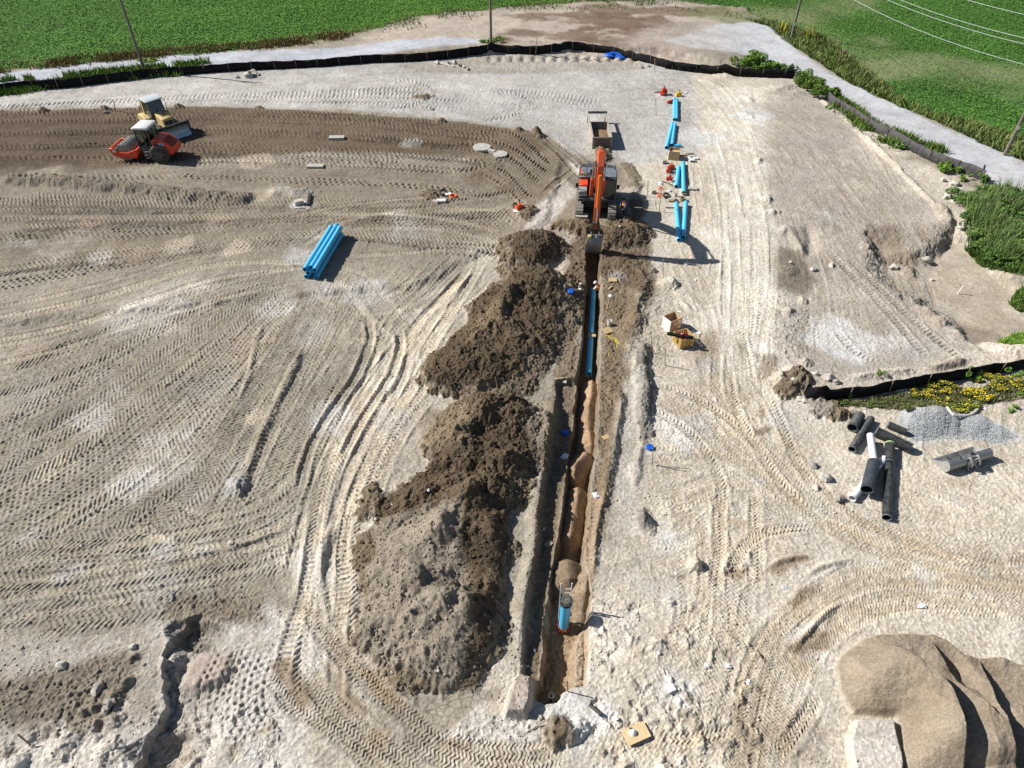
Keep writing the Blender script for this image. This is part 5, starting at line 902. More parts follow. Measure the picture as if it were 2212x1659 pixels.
b = MB(); b.prism([(-1.18, .8), (-1.18, 1.95), (-1.6, 2.02), (-2.3, 1.85), (-2.95, 1.35), (-3.05, .95), (-2.8, .62), (-2.35, .7), (-2.1, 1.15), (-1.5, 1.15), (-1.35, .8)], 'y', -.86, .86); hd = b.build('engine_hood', m_red, RO, bevel=.06)
b = MB()
for k in range(5):
    x = -2.30-k*.155; z = 1.90-k*.125
    b.box((x, 0, z), (.09, 1.3, .06), (0, .68, 0))
for s in (-1, 1):
    for k in range(5): b.box((-1.35-k*.13, s*.865, 1.72), (.05, .02, .34), (0, .15, 0))
b.build('grille', m_black, hd)
b = MB()
for s in (-1, 1): b.box((-2.0, s*.872, 1.60), (.62, .014, .2), (0, .0, 0))
b.build('white_sticker', m_white, hd); b = MB()
for s in (-1, 1): b.cyl((-1.76, s*.880, 1.6), (-1.76, s*.886, 1.6), .07, n=16); b.box((-2.1, s*.882, 1.6), (.3, .008, .06))
b.build('emblem', m_pvcd, hd)
for s in (-1, 1):
    b = MB(); y0 = s*1.02; b.lathe((-1.72, y0-.27, .78), (-1.72, y0+.27, .78), [(0, .5), (.08, .68), (.2, .75), (.8, .75), (.92, .68), (1, .5)], 28)
    wh = b.build('wheel', m_black, RO); b = MB()
    for k in range(22):
        a = 2*math.pi*k/22
        for q2 in (-1, 1): b.box((-1.72+.765*math.cos(a+q2*.07), y0+q2*.14, .78+.765*math.sin(a+q2*.07)), (.06, .28, .10), (0, -a, q2*.5))
    b.build('tyre_lugs', mat('dusty_rubber', (.10, .10, .095), .85, 0, .25, 8, dirt=(dust, .7)), wh); b = MB(); b.lathe((-1.72, y0+s*.20, .78), (-1.72, y0+s*.285, .78), [(0, .36), (.7, .36), (1, .30)], 20); b.cyl((-1.72, y0+s*.285, .78), (-1.72, y0+s*.31, .78), .13, n=14); b.build('rim', mat('wheel_rim', (.07, .075, .08), .5, .2), wh)
b = MB()
for s in (-1, 1):
    for k in range(3): b.box((-.55, s*1.0, .38+k*.28), (.4, .2, .05))
    for x in (-.75, -.35): b.box((x, s*1.0, .75), (.03, .05, .8))
b.build('step', m_steel, RO)
pr = person((0, 0, 0), 0, sit, 'person seated at the wheel inside the red roller cab in an orange vest', top=m_vest, under=m_vest, hat=None)
vz = Matrix.Rotation(math.radians(176), 4, 'Z') @ Vector((-.75, 0, 1.2)); pr.location = rp+vz; pr.rotation_euler = (0, 0, math.radians(176))

# ================================================================ bulldozer (local +x forward)
DZ = thing('bulldozer', at(352, 283), math.radians(-43), 'dusty yellow bulldozer parked behind the red roller', 'bulldozer')
for s in (-1, 1): crawler(DZ, s*.95, 3.6, .95, .56, mat('dusty_dark_track', (.13, .115, .09), .7, .2, .25, 8, dirt=(dust, .5)), 36)
b = MB(); b.box((-.2, 0, .8), (2.9, 1.4, .5)); b.build('chassis', m_dgrey, DZ, bevel=.03)
b = MB(); b.prism([(.45, .95), (2.0, .95), (2.12, 1.62), (1.95, 1.8), (.45, 2.05)], 'y', -.50, .50); hd = b.build('engine_hood', m_yellow, DZ, bevel=.05)
b = MB(); b.box((2.10, 0, 1.3), (.05, .8, .62)); b.build('radiator_grille', m_black, hd); b = MB(); b.cyl((1.1, .2, 1.9), (1.1, .2, 2.35), .06); b.build('exhaust_pipe', m_black, hd)
b = MB(); b.prism([(-1.75, 1.0), (-.3, 1.0), (.1, 1.2), (.0, 1.5), (-.5, 1.62), (-1.55, 1.62), (-1.8, 1.4)], 'y', -1.25, 1.25); b.build('rear_body', m_yellow, DZ, bevel=.05)
b = MB(); b.prism([(-.95, 1.5), (.35, 1.35), (.45, 1.9), (.18, 2.95), (-1.0, 2.95), (-1.15, 1.7)], 'y', -.72, .72); cb = b.build('cab', m_dgrey, DZ, bevel=.04)
b = MB(); b.prism([(-1.12, 1.62), (-.92, 1.62), (-.85, 2.95), (-1.12, 2.95)], 'y', -.80, .80); b.build('cab_pillar', m_yellow, cb)
b = MB(); b.prism([(.30, 2.97), (.30, 3.05), (0, 3.12), (-1.1, 3.12), (-1.25, 3.03), (-1.25, 2.97)], 'y', -.85, .85); b.build('cab_roof', mat('dozer_roof_paint', (.50, .54, .56), .4, 0, .05), DZ, bevel=.05)
b = MB()
for s in (-1, 1): b.box((-.3, s*.728, 2.4), (.8, .012, .8))
b.add([(.452, -.6, 1.96), (.452, .6, 1.96), (.205, .6, 2.88), (.205, -.6, 2.88)], [(0, 1, 2, 3)]); b.build('cab_window', m_glass, cb)
b = MB(); b.tube([(-1.15, -.8, 1.65), (-1.15, -.8, 3.0)], .03); b.tube([(.4, .9, 1.7), (.5, .9, 2.9), (.1, .85, 3.0)], .03); b.build('handrail', m_black, DZ)
b = MB(); b.cyl((-1.3, 0, 1.65), (-1.3, 0, 1.95), .3); b.build('fuel_tank', m_yellow, DZ)
pr2 = [(2.55, 1.35), (2.62, 1.32), (2.50, .9), (2.52, .45), (2.72, .02), (2.64, .0), (2.42, .42), (2.38, .9)]
b = MB(); b.prism(pr2, 'y', -1.62, 1.62); bl = b.build('blade', m_bluest, DZ)
b = MB()
for s in (-1, 1): b.prism([(2.36, .02), (2.72, .0), (2.74, .5), (2.66, 1.36), (2.48, 1.40), (2.34, .9)], 'y', s*1.62, s*1.68)
b.build('blade_side', m_dgrey, bl); b = MB(); b.box((2.71, 0, .07), (.03, 3.2, .2), (0, -.4, 0)); b.build('cutting_edge', mat('cutting_edge_steel', (.36, .52, .62), .35, .5), bl)
b = MB(); b.prism([(2.53, 1.34), (2.64, 1.34), (2.56, 1.0), (2.45, .95)], 'y', -1.6, 1.6); b.build('blade_top_strip', m_dgrey, bl)
b = MB()
for s in (-1, 1): b.box((1.5, s*.55, .55), (2.0, .14, .2)); b.cyl((1.6, s*.4, 1.6), (2.4, s*.5, .95), .07)
b.build('push_arm', m_yellow, DZ); b = MB()
for s in (-1, 1): b.cyl((2.0, s*.45, 1.27), (2.42, s*.5, .93), .04)
b.build('piston_rod', m_silver, DZ)
# ================================================================ pipes and gear
def z_at(px_base, z0, px_top):      # height of a point straight above a base point, from the two sight lines
    x, y = G(*px_base, z0); dx, dy, dz = ray(*px_top); return CAM_H+dz*(y/dy)
def pvc(a, b, r, label, group=None, bell=True, ring=False, mt=None, cat='pipe'):
    a = Vector(a); b = Vector(b); L0 = (b-a).length; m = MB(); t = .16/L0
    prof = [(0, r), (1-2*t if bell else 1, r)]+([(1-1.7*t, r*1.17), (.995, r*1.17), (1, r*1.12)] if bell else [])
    m.hollow((0, 0, 0), (b-a), r, r*.86, 22, prof); o = m.build('blue_pipe', mt or m_pvc, None, True); o.location = a; tag(o, label, cat, group)
    n = MB(); n.cyl((0, 0, 0), (b-a)*.985, r*.855, n=16, cap=True); 
    d = (b-a).normalized(); k = MB(); k.hollow(d*L0*.22, d*(L0*.22+.025), r*1.006, r*.98); k.build('depth_mark', m_pvcd, o)
    if ring: k = MB(); k.hollow(d*.12, d*.30, r*1.14, r*.9); k.hollow(d*.32, d*.35, r*1.12, r*.98); k.build('coupling_ring', m_pvc, o, True); k = MB(); k.hollow(d*.30, d*.325, r*1.15, r*.98); k.build('rubber_ring', m_navy, o, True)
    return o
GP = 'blue pipes laid out beside the haul road'
z4 = lambda X, Y: Z(1580, 210, 7.9, X, Y); z5 = lambda X, Y: Z(1570, 380, 7.54, X, Y)
for n_, f_, lb, rg in ((z4(525, 645), z4(525, 245), 'left pipe of the farthest touching pair of blue pipes', 0), (z4(565, 650), z4(568, 265), 'right pipe of the farthest touching pair of blue pipes', 0),
        (z4(372, 1190), z4(492, 718), 'slanting left pipe of the blue pair just behind the plywood box', 0), (z4(478, 1140), z4(532, 740), 'right pipe of the blue pair just behind the plywood box', 0),
        (z5(610, 570), z5(655, 215), 'short blue pipe leaning left beside a longer one in front of the plywood box', 0), (z5(748, 685), z5(735, 135), 'long blue pipe lying in front of the plywood box, ending on a wood block', 0),
        (z5(662, 1555), z5(608, 885), 'left pipe of the nearest V shaped blue pair, half in shadow', 0), (z5(742, 1505), z5(785, 865), 'right pipe of the nearest V shaped blue pair with a coupling ring', 1)):
    pvc(at(*n_, .17), at(*f_, .17), .17, lb, GP, True, rg)
pvc(at(*z4(655, 1145), .13), at(*z4(530, 1155), .13), .13, 'short pale blue pipe lying crosswise behind the plywood box', None, False)
# stack of eight
zs = lambda X, Y: Z(710, 540, 10.37, X, Y); A = at(*zs(395, 1410), .17); B = at(*zs(1000, 480), .17); C1 = at(*zs(600, 1410), .17)
ax = (at(*zs(1185, 455), .17)-C1); ax.z = 0; ax.normalize(); lat = Vector((ax.y, -ax.x, 0)); base = Vector((A.x, A.y, max(A.z, C1.z)))
words = {0: 'left', 1: 'middle', 2: 'right'}; proto = None
for row, n_, off, nm in ((0, 3, 0, 'bottom'), (1, 2, .175, 'middle'), (2, 3, 0, 'top')):
    for i in range(n_):
        sh = .30 if (i == 1 and n_ == 3) or (row == 1 and i == 1) else 0; p = base+lat*(off+i*.35)+Vector((0, 0, row*.305))+ax*sh
        lb = 'blue pipe, %s one in the %s row of the stacked bundle' % (words[i] if n_ == 3 else ('left', 'right')[i], nm)
        if proto is None: proto = pvc(p, p+ax*5.9, .17, lb, 'blue pipes stacked in a bundle on the left')
        else: copy_tree(proto, p, proto.rotation_euler.copy(), lb)
# trench pipes
zt = lambda X, Y: Z(1370, 660, 5.925, X, Y)
P0 = Vector((*G(*zt(395, 1500), -.78), -.80)); P1 = Vector((*G(*zt(430, 930), -.78), -.80)); P2 = Vector((*G(*zt(468, 275), -.78), -.80))
pvc(P0, P1, .19, 'nearer blue pipe on the trench floor running under the brown fill', None, True); pvc(P1+(P2-P1)*.02, P2, .19, 'farther blue pipe on the trench floor ending beside the crouching worker', None, True)
# aggregate box
zb = lambda X, Y: Z(1420, 260, 13.825, X, Y); HB = 1.05; g0 = at(*zb(360, 1290)); e0 = g0.z
fl_ = Vector((*G(*zb(372, 1062), HB+e0), 0)); fr_ = Vector((*G(*zb(1035, 1062), HB+e0), 0)); bl_ = Vector((*G(*zb(418, 200), HB+e0), 0)); mid_ = Vector((*G(*zb(410, 510), HB+e0), 0))
wv = fr_-fl_; lv = bl_-fl_; WB = wv.length; LB = lv.length; L1 = (mid_-fl_).length
BX = thing('aggregate_box', (fl_.x, fl_.y, e0), math.atan2(wv.y, wv.x), 'open steel aggregate box part filled with brown sand behind the orange excavator', 'aggregate box')
m_boxs = mat('pale_worn_steel', (.40, .36, .32), .6, .1, .15, 3, dirt=((.3, .2, .13), .6)); m_boxd = mat('dark_steel_lining', (.09, .10, .13), .6, .2, .2, 3, dirt=(dust, .4))
for x in (.05, WB-.05):
    b = MB(); b.box((x, L1/2, HB/2), (.10, L1, HB)); b.box((x, L1/2, HB+.03), (.14, L1, .06)); b.build('side_wall', m_boxs, BX, bevel=.01); b = MB(); b.box((x, (L1+LB)/2, HB-.06), (.10, LB-L1, .22)); b.build('side_rail', m_boxs, BX, bevel=.01); b = MB(); b.box((x, LB-.12, HB/2), (.10, .2, HB-.2)); b.build('rear_leg', m_boxs, BX)
b = MB(); b.box((WB/2, .05, HB/2), (WB-.2, .09, HB-.02)); b.box((WB/2, .0, HB+.035), (WB+.05, .16, .07)); 
for z in (.25, .52, .8): b.box((WB/2, -.02, z), (WB-.25, .07, .06))
b.build('front_wall', mat('brown_stained_steel', (.20, .15, .12), .7, .1, .25, 4, dirt=(dust, .3)), BX, bevel=.01)
b = MB(); b.box((WB/2, L1-.05, HB*.55), (WB-.2, .08, HB*.9)); b.build('back_wall', m_boxd, BX); b = MB(); b.cyl((.05, LB-.15, HB+.05), (WB+.12, LB-.15, HB+.05), .12, n=16); b.build('spreader_pipe', m_dgrey, BX, True)
b = MB(); n_ = 14; vs = [(.12+(WB-.24)*i/n_, .12+(L1-.24)*j/n_, .30+.22*math.sin(math.pi*i/n_)*math.sin(math.pi*j/n_*.8+.5)+.05*random.random()) for j in range(n_+1) for i in range(n_+1)]
b.add(vs, [(j*(n_+1)+i, j*(n_+1)+i+1, (j+1)*(n_+1)+i+1, (j+1)*(n_+1)+i) for j in range(n_) for i in range(n_)]); o = b.build('sand_fill', mat('brown_sand', (.24, .155, .085), .95, 0, .25, 20, bump=.03), None, True, auto=80); o.location = BX.location; o.rotation_euler = BX.rotation_euler; tag(o, 'brown sand lying inside the open steel aggregate box', 'sand')
# crates
def crate(Zf, L_, F_, R_, h, label, mt, style, e=None):
    gz = at(*Zf(*F_)).z if e is None else e; Lp = Vector((*G(*Zf(*L_), h+gz), 0)); Fp = Vector((*G(*Zf(*F_), h+gz), 0)); Rp = Vector((*G(*Zf(*R_), h+gz), 0)); u = Rp-Fp; w_ = (Lp-Fp).length; l_ = u.length
    o = thing('wooden_crate', (Fp.x, Fp.y, gz), math.atan2(u.y, u.x), label, 'crate'); t = .02
    def panel(nm, o0, d0, ln, solid, inward):
        b = MB(); ang = math.atan2(d0[1], d0[0]); n = int(ln/.115)
        for k in range(n):
            s0 = (k+.5)*ln/n; b.box((o0[0]+d0[0]*s0, o0[1]+d0[1]*s0, h/2), (ln/n*(.96 if solid else .66), .018, h), (0, 0, ang))
        for z in (.06, h*.5, h-.04): b.box((o0[0]+d0[0]*ln/2+inward[0]*.02, o0[1]+d0[1]*ln/2+inward[1]*.02, z), (ln, .025, .07), (0, 0, ang))
        return b.build(nm, mt[0] if nm != 'white_panel' else m_white, o)
    panel('slatted_side' if style else 'slatted_side', (0, 0), (1, 0), l_, False, (0, 1)); panel('white_panel' if not style else 'slatted_side', (0, 0), (0, 1), w_, not style, (1, 0)); panel('slatted_side', (0, w_), (1, 0), l_, not style, (0, -1)); panel('slatted_side', (l_, 0), (0, 1), w_, not style, (-1, 0))
    b = MB(); b.box((l_/2, w_/2, .05), (l_-.05, w_-.05, .04)); b.build('floor', mt[0], o)
    b = MB()
    for x, y in ((.03, .03), (l_-.03, .03), (.03, w_-.03), (l_-.03, w_-.03)): b.box((x, y, h/2), (.06, .06, h+.02))
    b.build('corner_posts', mt[0], o); return o, l_, w_
zc = lambda X, Y: Z(1580, 740, 11.85, X, Y)
c1, l1, w1 = crate(zc, (375, 430), (695, 550), (1030, 410), .90, 'open crate with one white sheeted side, the farther of two by the haul road', (m_wood,), 0)
c2, l2, w2 = crate(zc, (770, 820), (990, 1085), (1385, 985), .74, 'yellow slatted crate full of fittings under a black roll', (m_wood2,), 1)
gz = c2.location.z; o = MB(); pa = Vector((*G(*zc(590, 880), gz+.86), gz+.86)); pb = Vector((*G(*zc(1340, 1010), gz+.86), gz+.86)); pts = [pa.lerp(pb, i/8)+Vector((random.uniform(-.03, .03), random.uniform(-.03, .03), random.uniform(-.02, .02))) for i in range(9)]
o.tube(pts, [.11, .12, .11, .125, .12, .13, .12, .12, .1], 10); tag(o.build('fabric_roll', m_fabric, None, True), 'long black fabric roll resting across the yellow slatted crate', 'fabric roll')
def local(root, x, y, z): return root.matrix_world @ Vector((x, y, z))
bpy.context.view_layer.update()
def gatevalve(loc, rz, label, mt=None, s=1., lay=0, group=None):
    mt = mt or m_valve; b = MB(); b.lathe((-.26, 0, .17), (.26, 0, .17), [(0, .17), (.10, .17), (.11, .10), (.35, .13), (.65, .13), (.89, .10), (.9, .17), (1, .17)], 20); o = b.build('pipe_valve', mt, None, True); b = MB(); b.lathe((0, 0, .22), (0, 0, .52), [(0, .12), (.5, .11), (.52, .15), (.7, .15), (.72, .06), (1, .03)], 16); b.build('bonnet', mt, o, True); b = MB(); b.box((0, 0, .56), (.06, .06, .1)); b.build('stem', m_dgrey, o)
    o.scale = (s,)*3; o.location = loc; o.rotation_euler = (lay, 0, rz); return tag(o, label, 'valve', group)
def ring(loc, R_, r, mt, label, d=(0, 0, 1), name='pipe_ring', cat='ring', group=None):
    b = MB(); b.torus((0, 0, r), R_, r, d, 24, 8); o = b.build(name, mt, None, True); o.location = loc; return tag(o, label, cat, group)
gatevalve(local(c2, l2*.55, w2*.55, .30), .4, 'red valve sitting inside the yellow slatted crate', s=1.0); ring(local(c2, l2*.7, w2*.72, .45), .16, .04, m_oring, 'orange ring inside the yellow slatted crate', (.5, .2, 1)); 
b = MB(); b.blob((0, 0, 0), (.35, .3, .2), seed=4, amp=.5); o = b.build('plastic_bag', m_bag, None, True); o.location = local(c2, l2*.4, w2*.65, .55); tag(o, 'crumpled white bag among fittings in the yellow slatted crate', 'bag')
# rope coil on the crate corner, spilled rope
def rope(name, pts, r, label, cat='rope', mt=None): b = MB(); b.tube(pts, r, 6); return tag(b.build(name, mt or m_yrope, None, True), label, cat)
q = Vector((*G(*zc(915, 1050), gz+.55), gz+.5)); pts = [q+Vector((.16*math.cos(a)*(1+.1*math.sin(a*3.3)), -.06+.03*math.sin(a*.7), .2*math.sin(a))) for a in np.linspace(0, 38, 110)]; rope('rope_coil', pts, .013, 'yellow rope coil hanging on the corner of the slatted crate')
q = Vector((*G(*zc(1310, 1090), gz+.5), gz+.45)); pts = [q+Vector((.10*math.cos(a), -.03, .12*math.sin(a))) for a in np.linspace(0, 26, 80)]; rope('rope_coil', pts, .012, 'small yellow rope loop on the right side of the slatted crate')
pts = []
for X, Y in ((640, 930), (690, 955), (760, 990), (790, 1030), (840, 1060), (800, 1000), (720, 940), (640, 960), (700, 980), (780, 1020), (805, 1100), (790, 1150)): pts.append(at(*zt(X, Y), .02))
rope('rope_line', [tuple(p) for p in spline([tuple(p) for p in pts], .1)], .016, 'tangled yellow line on the soil right of the trench pipe', 'rope')
pts = [at(*zt(X, Y), .02) for X, Y in ((690, 1190), (690, 1230), (740, 1280), (810, 1270), (850, 1230))]; rope('rope_line', [tuple(p) for p in spline([tuple(p) for p in pts], .1)], .015, 'single curved piece of yellow line on the soil beside the trench', 'rope')
def shovel(pa, pb, label, mt=m_bag):
    a = at(*pa, .05); b_ = at(*pb, .05); b = MB(); b.cyl(a, b_, .022, n=8); o = b.build('shovel', m_wood, None, True); d = (b_-a).normalized(); s = Vector((-d.y, d.x, 0)); b = MB(); z = Vector((0, 0, .02)); b.add([b_+s*.1, b_+s*.13+d*.2, b_+d*.34, b_-s*.13+d*.2, b_-s*.1, b_+s*.1+z, b_+s*.13+d*.2+z, b_+d*.34+z, b_-s*.13+d*.2+z, b_-s*.1+z], [(0, 1, 2, 3, 4), (5, 6, 7, 8, 9), (0, 1, 6, 5), (1, 2, 7, 6), (2, 3, 8, 7), (3, 4, 9, 8), (4, 0, 5, 9)]); b.build('shovel_blade', mt, o); return tag(o, label, 'shovel')
shovel(zt(235, 155), zt(258, 260), 'shovel with a wooden handle left of the trench by a white sack'); shovel(zt(662, 570), zt(700, 385), 'long shovel lying right of the trench beside a white scrap'); shovel(zc(1500, 1060), zc(1500, 900), 'pale shovel leaning beside the yellow slatted crate')
def board(loc, l, w_, t, rz, mt, label, name='wood_board', cat='board', tilt=(0, 0), group=None):
    b = MB(); b.box((0, 0, t/2), (l, w_, t)); o = b.build(name, mt, None, bevel=min(.006, t*.2)); o.location = loc; o.rotation_euler = (tilt[0], tilt[1], rz); return tag(o, label, cat, group)
board(at(*zc(925, 255), .01), .28, .16, .03, -.4, m_white, 'small white board on the ground behind the white sided crate')
board(at(*zt(747, 145), .03), .55, .42, .06, 0, m_ply, 'plywood square lying farthest along the right trench edge', 'plywood_sheet', 'plywood'); board(at(*zt(670, 870), .05), .62, .55, .05, .6, m_ply, 'tilted plywood square beside the white bucket', 'plywood_sheet', 'plywood', (.1, .1)); board(at(*zt(705, 265), .03), .4, .12, .1, .95, m_wood, 'short timber block beside the long shovel', 'wood_block', 'wood block')
board(Vector((*G(*zt(445, 935), -.58), -.585)), .50, .42, .04, 0, m_ply, 'plywood square lying on the blue pipe in the trench', 'plywood_sheet', 'plywood')
def bucket(loc, label, mt, h=.37):
    b = MB(); b.lathe((0, 0, 0), (0, 0, h), [(0, .125), (.85, .15), (.86, .16), (1, .16)], 20, False); b.rings([(Vector((0, 0, .01)), .125, Vector((1, 0, 0)), Vector((0, 1, 0))), (Vector((0, 0, .012)), .01, Vector((1, 0, 0)), Vector((0, 1, 0)))], 20, True); b.rings([(Vector((0, 0, h)), .16, Vector((1, 0, 0)), Vector((0, 1, 0))), (Vector((0, 0, h)), .145, Vector((1, 0, 0)), Vector((0, 1, 0))), (Vector((0, 0, .05)), .118, Vector((1, 0, 0)), Vector((0, 1, 0)))], 20, False)
    o = b.build('plastic_bucket', mt, None, True); b = MB(); b.torus((0, 0, h*.85), .165, .006, (0, .5, 1), 20, 5, .5); b.build('bucket_handle', m_steel, o, True); o.location = loc; return tag(o, label, 'bucket')
bucket(at(*zt(695, 790)), 'white plastic bucket standing right of the trench pipe', m_white); bucket(at(*zt(218, 745)), 'grey plastic bucket standing on the left trench edge', mat('grey_plastic', (.12, .14, .15), .5))
m_cap = m_bluep
def cap(loc, label, tilt=0):
    b = MB(); b.lathe((0, 0, 0), (0, 0, .12), [(0, .21), (.9, .21), (1, .19)], 24, False); b.rings([(Vector((0, 0, .12)), .19, Vector((1, 0, 0)), Vector((0, 1, 0))), (Vector((0, 0, .11)), .12, Vector((1, 0, 0)), Vector((0, 1, 0))), (Vector((0, 0, .06)), .10, Vector((1, 0, 0)), Vector((0, 1, 0)))], 24, True); o = b.build('plastic_disc', m_cap, None, True); o.location = loc; o.rotation_euler = (tilt, 0, 0); return tag(o, label, 'pipe cap', 'blue pipe caps left beside the trench')
cap(at(*zt(138, 300), .02), 'blue pipe cap left of the trench beside the dark soil heap', .3); cap(aT(5, 1423, 1123, .02), 'blue pipe cap on the ledge left of the brown trench fill', -.1); cap(aT(5, 1932, 1213, .02), 'blue pipe cap on pale ground right of the trench beside a stake', .1)
def bag(t, X, Y, s, label, mt=None, name='plastic_bag', cat='bag', dz=0):
    b = MB(); s = s*.72; b.blob((0, 0, s*.18), (s, s*.75, s*.4), random.random()*3, int(X*7+Y), n=9, amp=.75); o = b.build(name, mt or m_bag, None, False, auto=20); o.location = aT(t, X, Y, dz); return tag(o, label, cat)
bag(5, 1423, 1268, .55, 'white plastic bag on the ledge just left of the trench fill'); bag(5, 1612, 1505, .55, 'crumpled clear white sheet right of the trench fill'); bag(6, 182, 112, .5, 'pale blue white wrapper at the tip of the excavator shadow'); bag(6, 240, 205, .28, 'tiny white scrap near the pale haul road'); bag(9, 772, 578, .32, 'white scrap on the lorry tracks right of the pit'); bag(9, 1605, 693, .45, 'white wrapper on the tyre tracks behind the sand pile'); bag(9, 555, 1148, .34, 'white rag left of the curved lorry tracks'); bag(9, 20, 968, .18, 'small white cup on rubble right of the pit'); bag(9, 605, 565, .16, 'tiny white flake left of the lorry tracks'); bag(9, 120, 493, .2, 'white scrap in a brown hollow right of the trench'); bag(5, 605, 1473, .2, 'white cup on top of the dark soil heap'); bag(8, 1298, 226, .2, 'pale blue scrap in the dark step left of the fill'); bag(8, 385, 78, .1, 'white pebble like scrap on the left foot of the soil heap'); bag(8, 1745, 345, .1, 'white speck on the pale ground right of the fill'); bag(8, 1575, 1065, .16, 'white scrap on the right edge of the pit'); bag(8, 1200, 1050, .14, 'white scrap at the bottom of the dark ledge'); bag(6, 1220, 1610, .14, 'yellowish scrap in front of the black pipes', m_card); bag(9, 310, 1050, .35, 'orange and white wrapper on the rubble', m_bag)
bag(5, 1520, 232, .32, 'white sack standing by the shovel left of the trench'); bag(2, 2060, 565, .5, 'white sheeting beside the farthest blue pipes'); bag(6, 1980, 980, .22, 'white scrap on the gravel by the torn edging'); bag(9, 435, 1045, .3, 'pale crumpled sheet left of the curved tracks')
board(aT(9, 92, 1178, .03), .36, .30, .05, .4, m_white, 'white square board on rubble right of the pit', 'white_board'); board(aT(6, 1483, 873, .02), .75, .42, .05, -.1, m_white, 'white rectangular board lying just in front of the black fence', 'white_board')
board(aT(5, 1670, 1148, .03), .42, .3, .03, .5, m_card, 'torn cardboard piece right of the brown fill', 'cardboard_piece', 'cardboard'); board(aT(8, 1325, 315, .04), .42, .3, .03, .8, m_stake, 'dull brown cardboard in the dark step left of the fill', 'cardboard_piece', 'cardboard'); board(aT(5, 1390, 824, .06), .5, .09, .05, .25, m_wood, 'short plank at the head of the dark ledge'); 
PLY = board(aT(8, 1850, 1453, .03), 1.0, .62, .03, .38, mat('fresh_plywood', (.62, .47, .27), .8, 0, .1, 6), 'fresh plywood sheet with a white helmet shaped item lying near the bottom edge', 'plywood_sheet', 'plywood')
b = MB(); b.lathe((0, 0, 0), (0, 0, .15), [(0, .16), (.1, .14), (.6, .11), (.9, .05), (1, .01)], 16); o = b.build('hard_hat', m_white, None, True); o.location = PLY.location+Vector((-.12, .02, .035)); tag(o, 'white hard hat lying on the fresh plywood sheet', 'hard hat'); b = MB(); b.blob((0, 0, 0), (.14, .08, .05), seed=3); o = b.build('work_glove', m_black, None, True); o.location = PLY.location+Vector((-.18, .17, .05)); tag(o, 'dark glove beside the hard hat on the plywood sheet', 'glove')
a_ = aT(8, 1572, 1278, .09); c_ = aT(8, 1640, 1338, .09); b = MB(); b.hollow((0, 0, 0), c_-a_, .075, .06, 16); o = b.build('black_pipe', m_corr, None, True); o.location = a_; tag(o, 'short plain black pipe lying right of the pit end', 'pipe'); b = MB(); d = (c_-a_); b.hollow(d*.93, d*1.03, .09, .07, 16); b.build('pipe_collar', m_black, o, True)
a_ = aT(8, 1740, 1372, .06); b = MB(); b.hollow((0, 0, 0), (-.05, .12, .0), .07, .05, 16); o = b.build('pipe_end', m_white, None, True); o.location = a_; tag(o, 'small white pipe end with a dark mouth near the plywood sheet', 'pipe')
# thin vertical pipe with ring at the pit end
zl = lambda X, Y: Z(1320, 1400, 5.1875, X, Y)
g = at(*zl(125, 1640)); zt_ = z_at(zl(125, 1640), g.z, zl(114, 1545)); b = MB(); b.cyl((0, 0, -.1), (0, 0, zt_-g.z), .045, n=12); o = b.build('standpipe', m_dgrey, None, True); o.location = g; tag(o, 'thin upright pipe with a ring mouth at the end of the pit', 'standpipe'); b = MB(); b.torus((0, 0, zt_-g.z), .10, .028, (0, -.2, 1)); b.build('ring_mouth', m_rockl, o, True)
# blue riser with ladder in the pit
zb0 = -1.10; x0, y0 = G(*zl(292, 690), zb0); z1 = min(z_at(zl(292, 690), zb0, zl(302, 330)), 1.2); b = MB(); b.cyl((0, 0, 0), (0, 0, z1-zb0-.12), .225, n=28); RS = b.build('pipe_riser', m_pvc, None, True); RS.location = (x0, y0, zb0); tag(RS, 'blue upright pipe with a black ringed cap in the near end of the trench', 'pipe')
Hh = z1-zb0; b = MB(); b.lathe((0, 0, Hh-.2), (0, 0, Hh), [(0, .275), (.3, .275), (.35, .25), (.7, .25), (.75, .285), (1, .285)], 28); cpp = b.build('top_joint', m_black, RS, True); b = MB(); b.torus((0, 0, Hh+.01), .17, .02); b.cyl((0, 0, Hh), (0, 0, Hh+.015), .12, n=20); b.cyl((0, 0, Hh), (0, 0, Hh+.05), .03); b.build('cap_disc', mat('cap_grey', (.13, .14, .12), .6), cpp, True)
b = MB(); b.lathe((0, 0, .02), (0, 0, .2), [(0, .30), (.4, .30), (.45, .26), (1, .26)], 24); ft = b.build('base_joint', m_black, RS, True); b = MB()
for k in range(14): a = 2*math.pi*k/14; b.cyl((.285*math.cos(a), .285*math.sin(a), .1), (.285*math.cos(a), .285*math.sin(a), .26), .026, n=8)
b.build('red_bolts', m_red, ft)
LD = thing('ladder', (x0, y0+.30, zb0), 0, 'white aluminium ladder standing behind the blue riser in the trench', 'ladder'); LH = Hh+.65
for s in (-1, 1): b = MB(); b.box((s*.23, .05, LH/2), (.035, .07, LH), (-.05, 0, 0)); b.build('side_rail', m_white, LD)
for k in range(int(LH/.3)): b = MB(); b.cyl((-.22, .05+.05*(.15+k*.3-LH/2), .15+k*.3), (.22, .05+.05*(.15+k*.3-LH/2), .15+k*.3), .016, n=8); b.build('rung', m_white, LD)
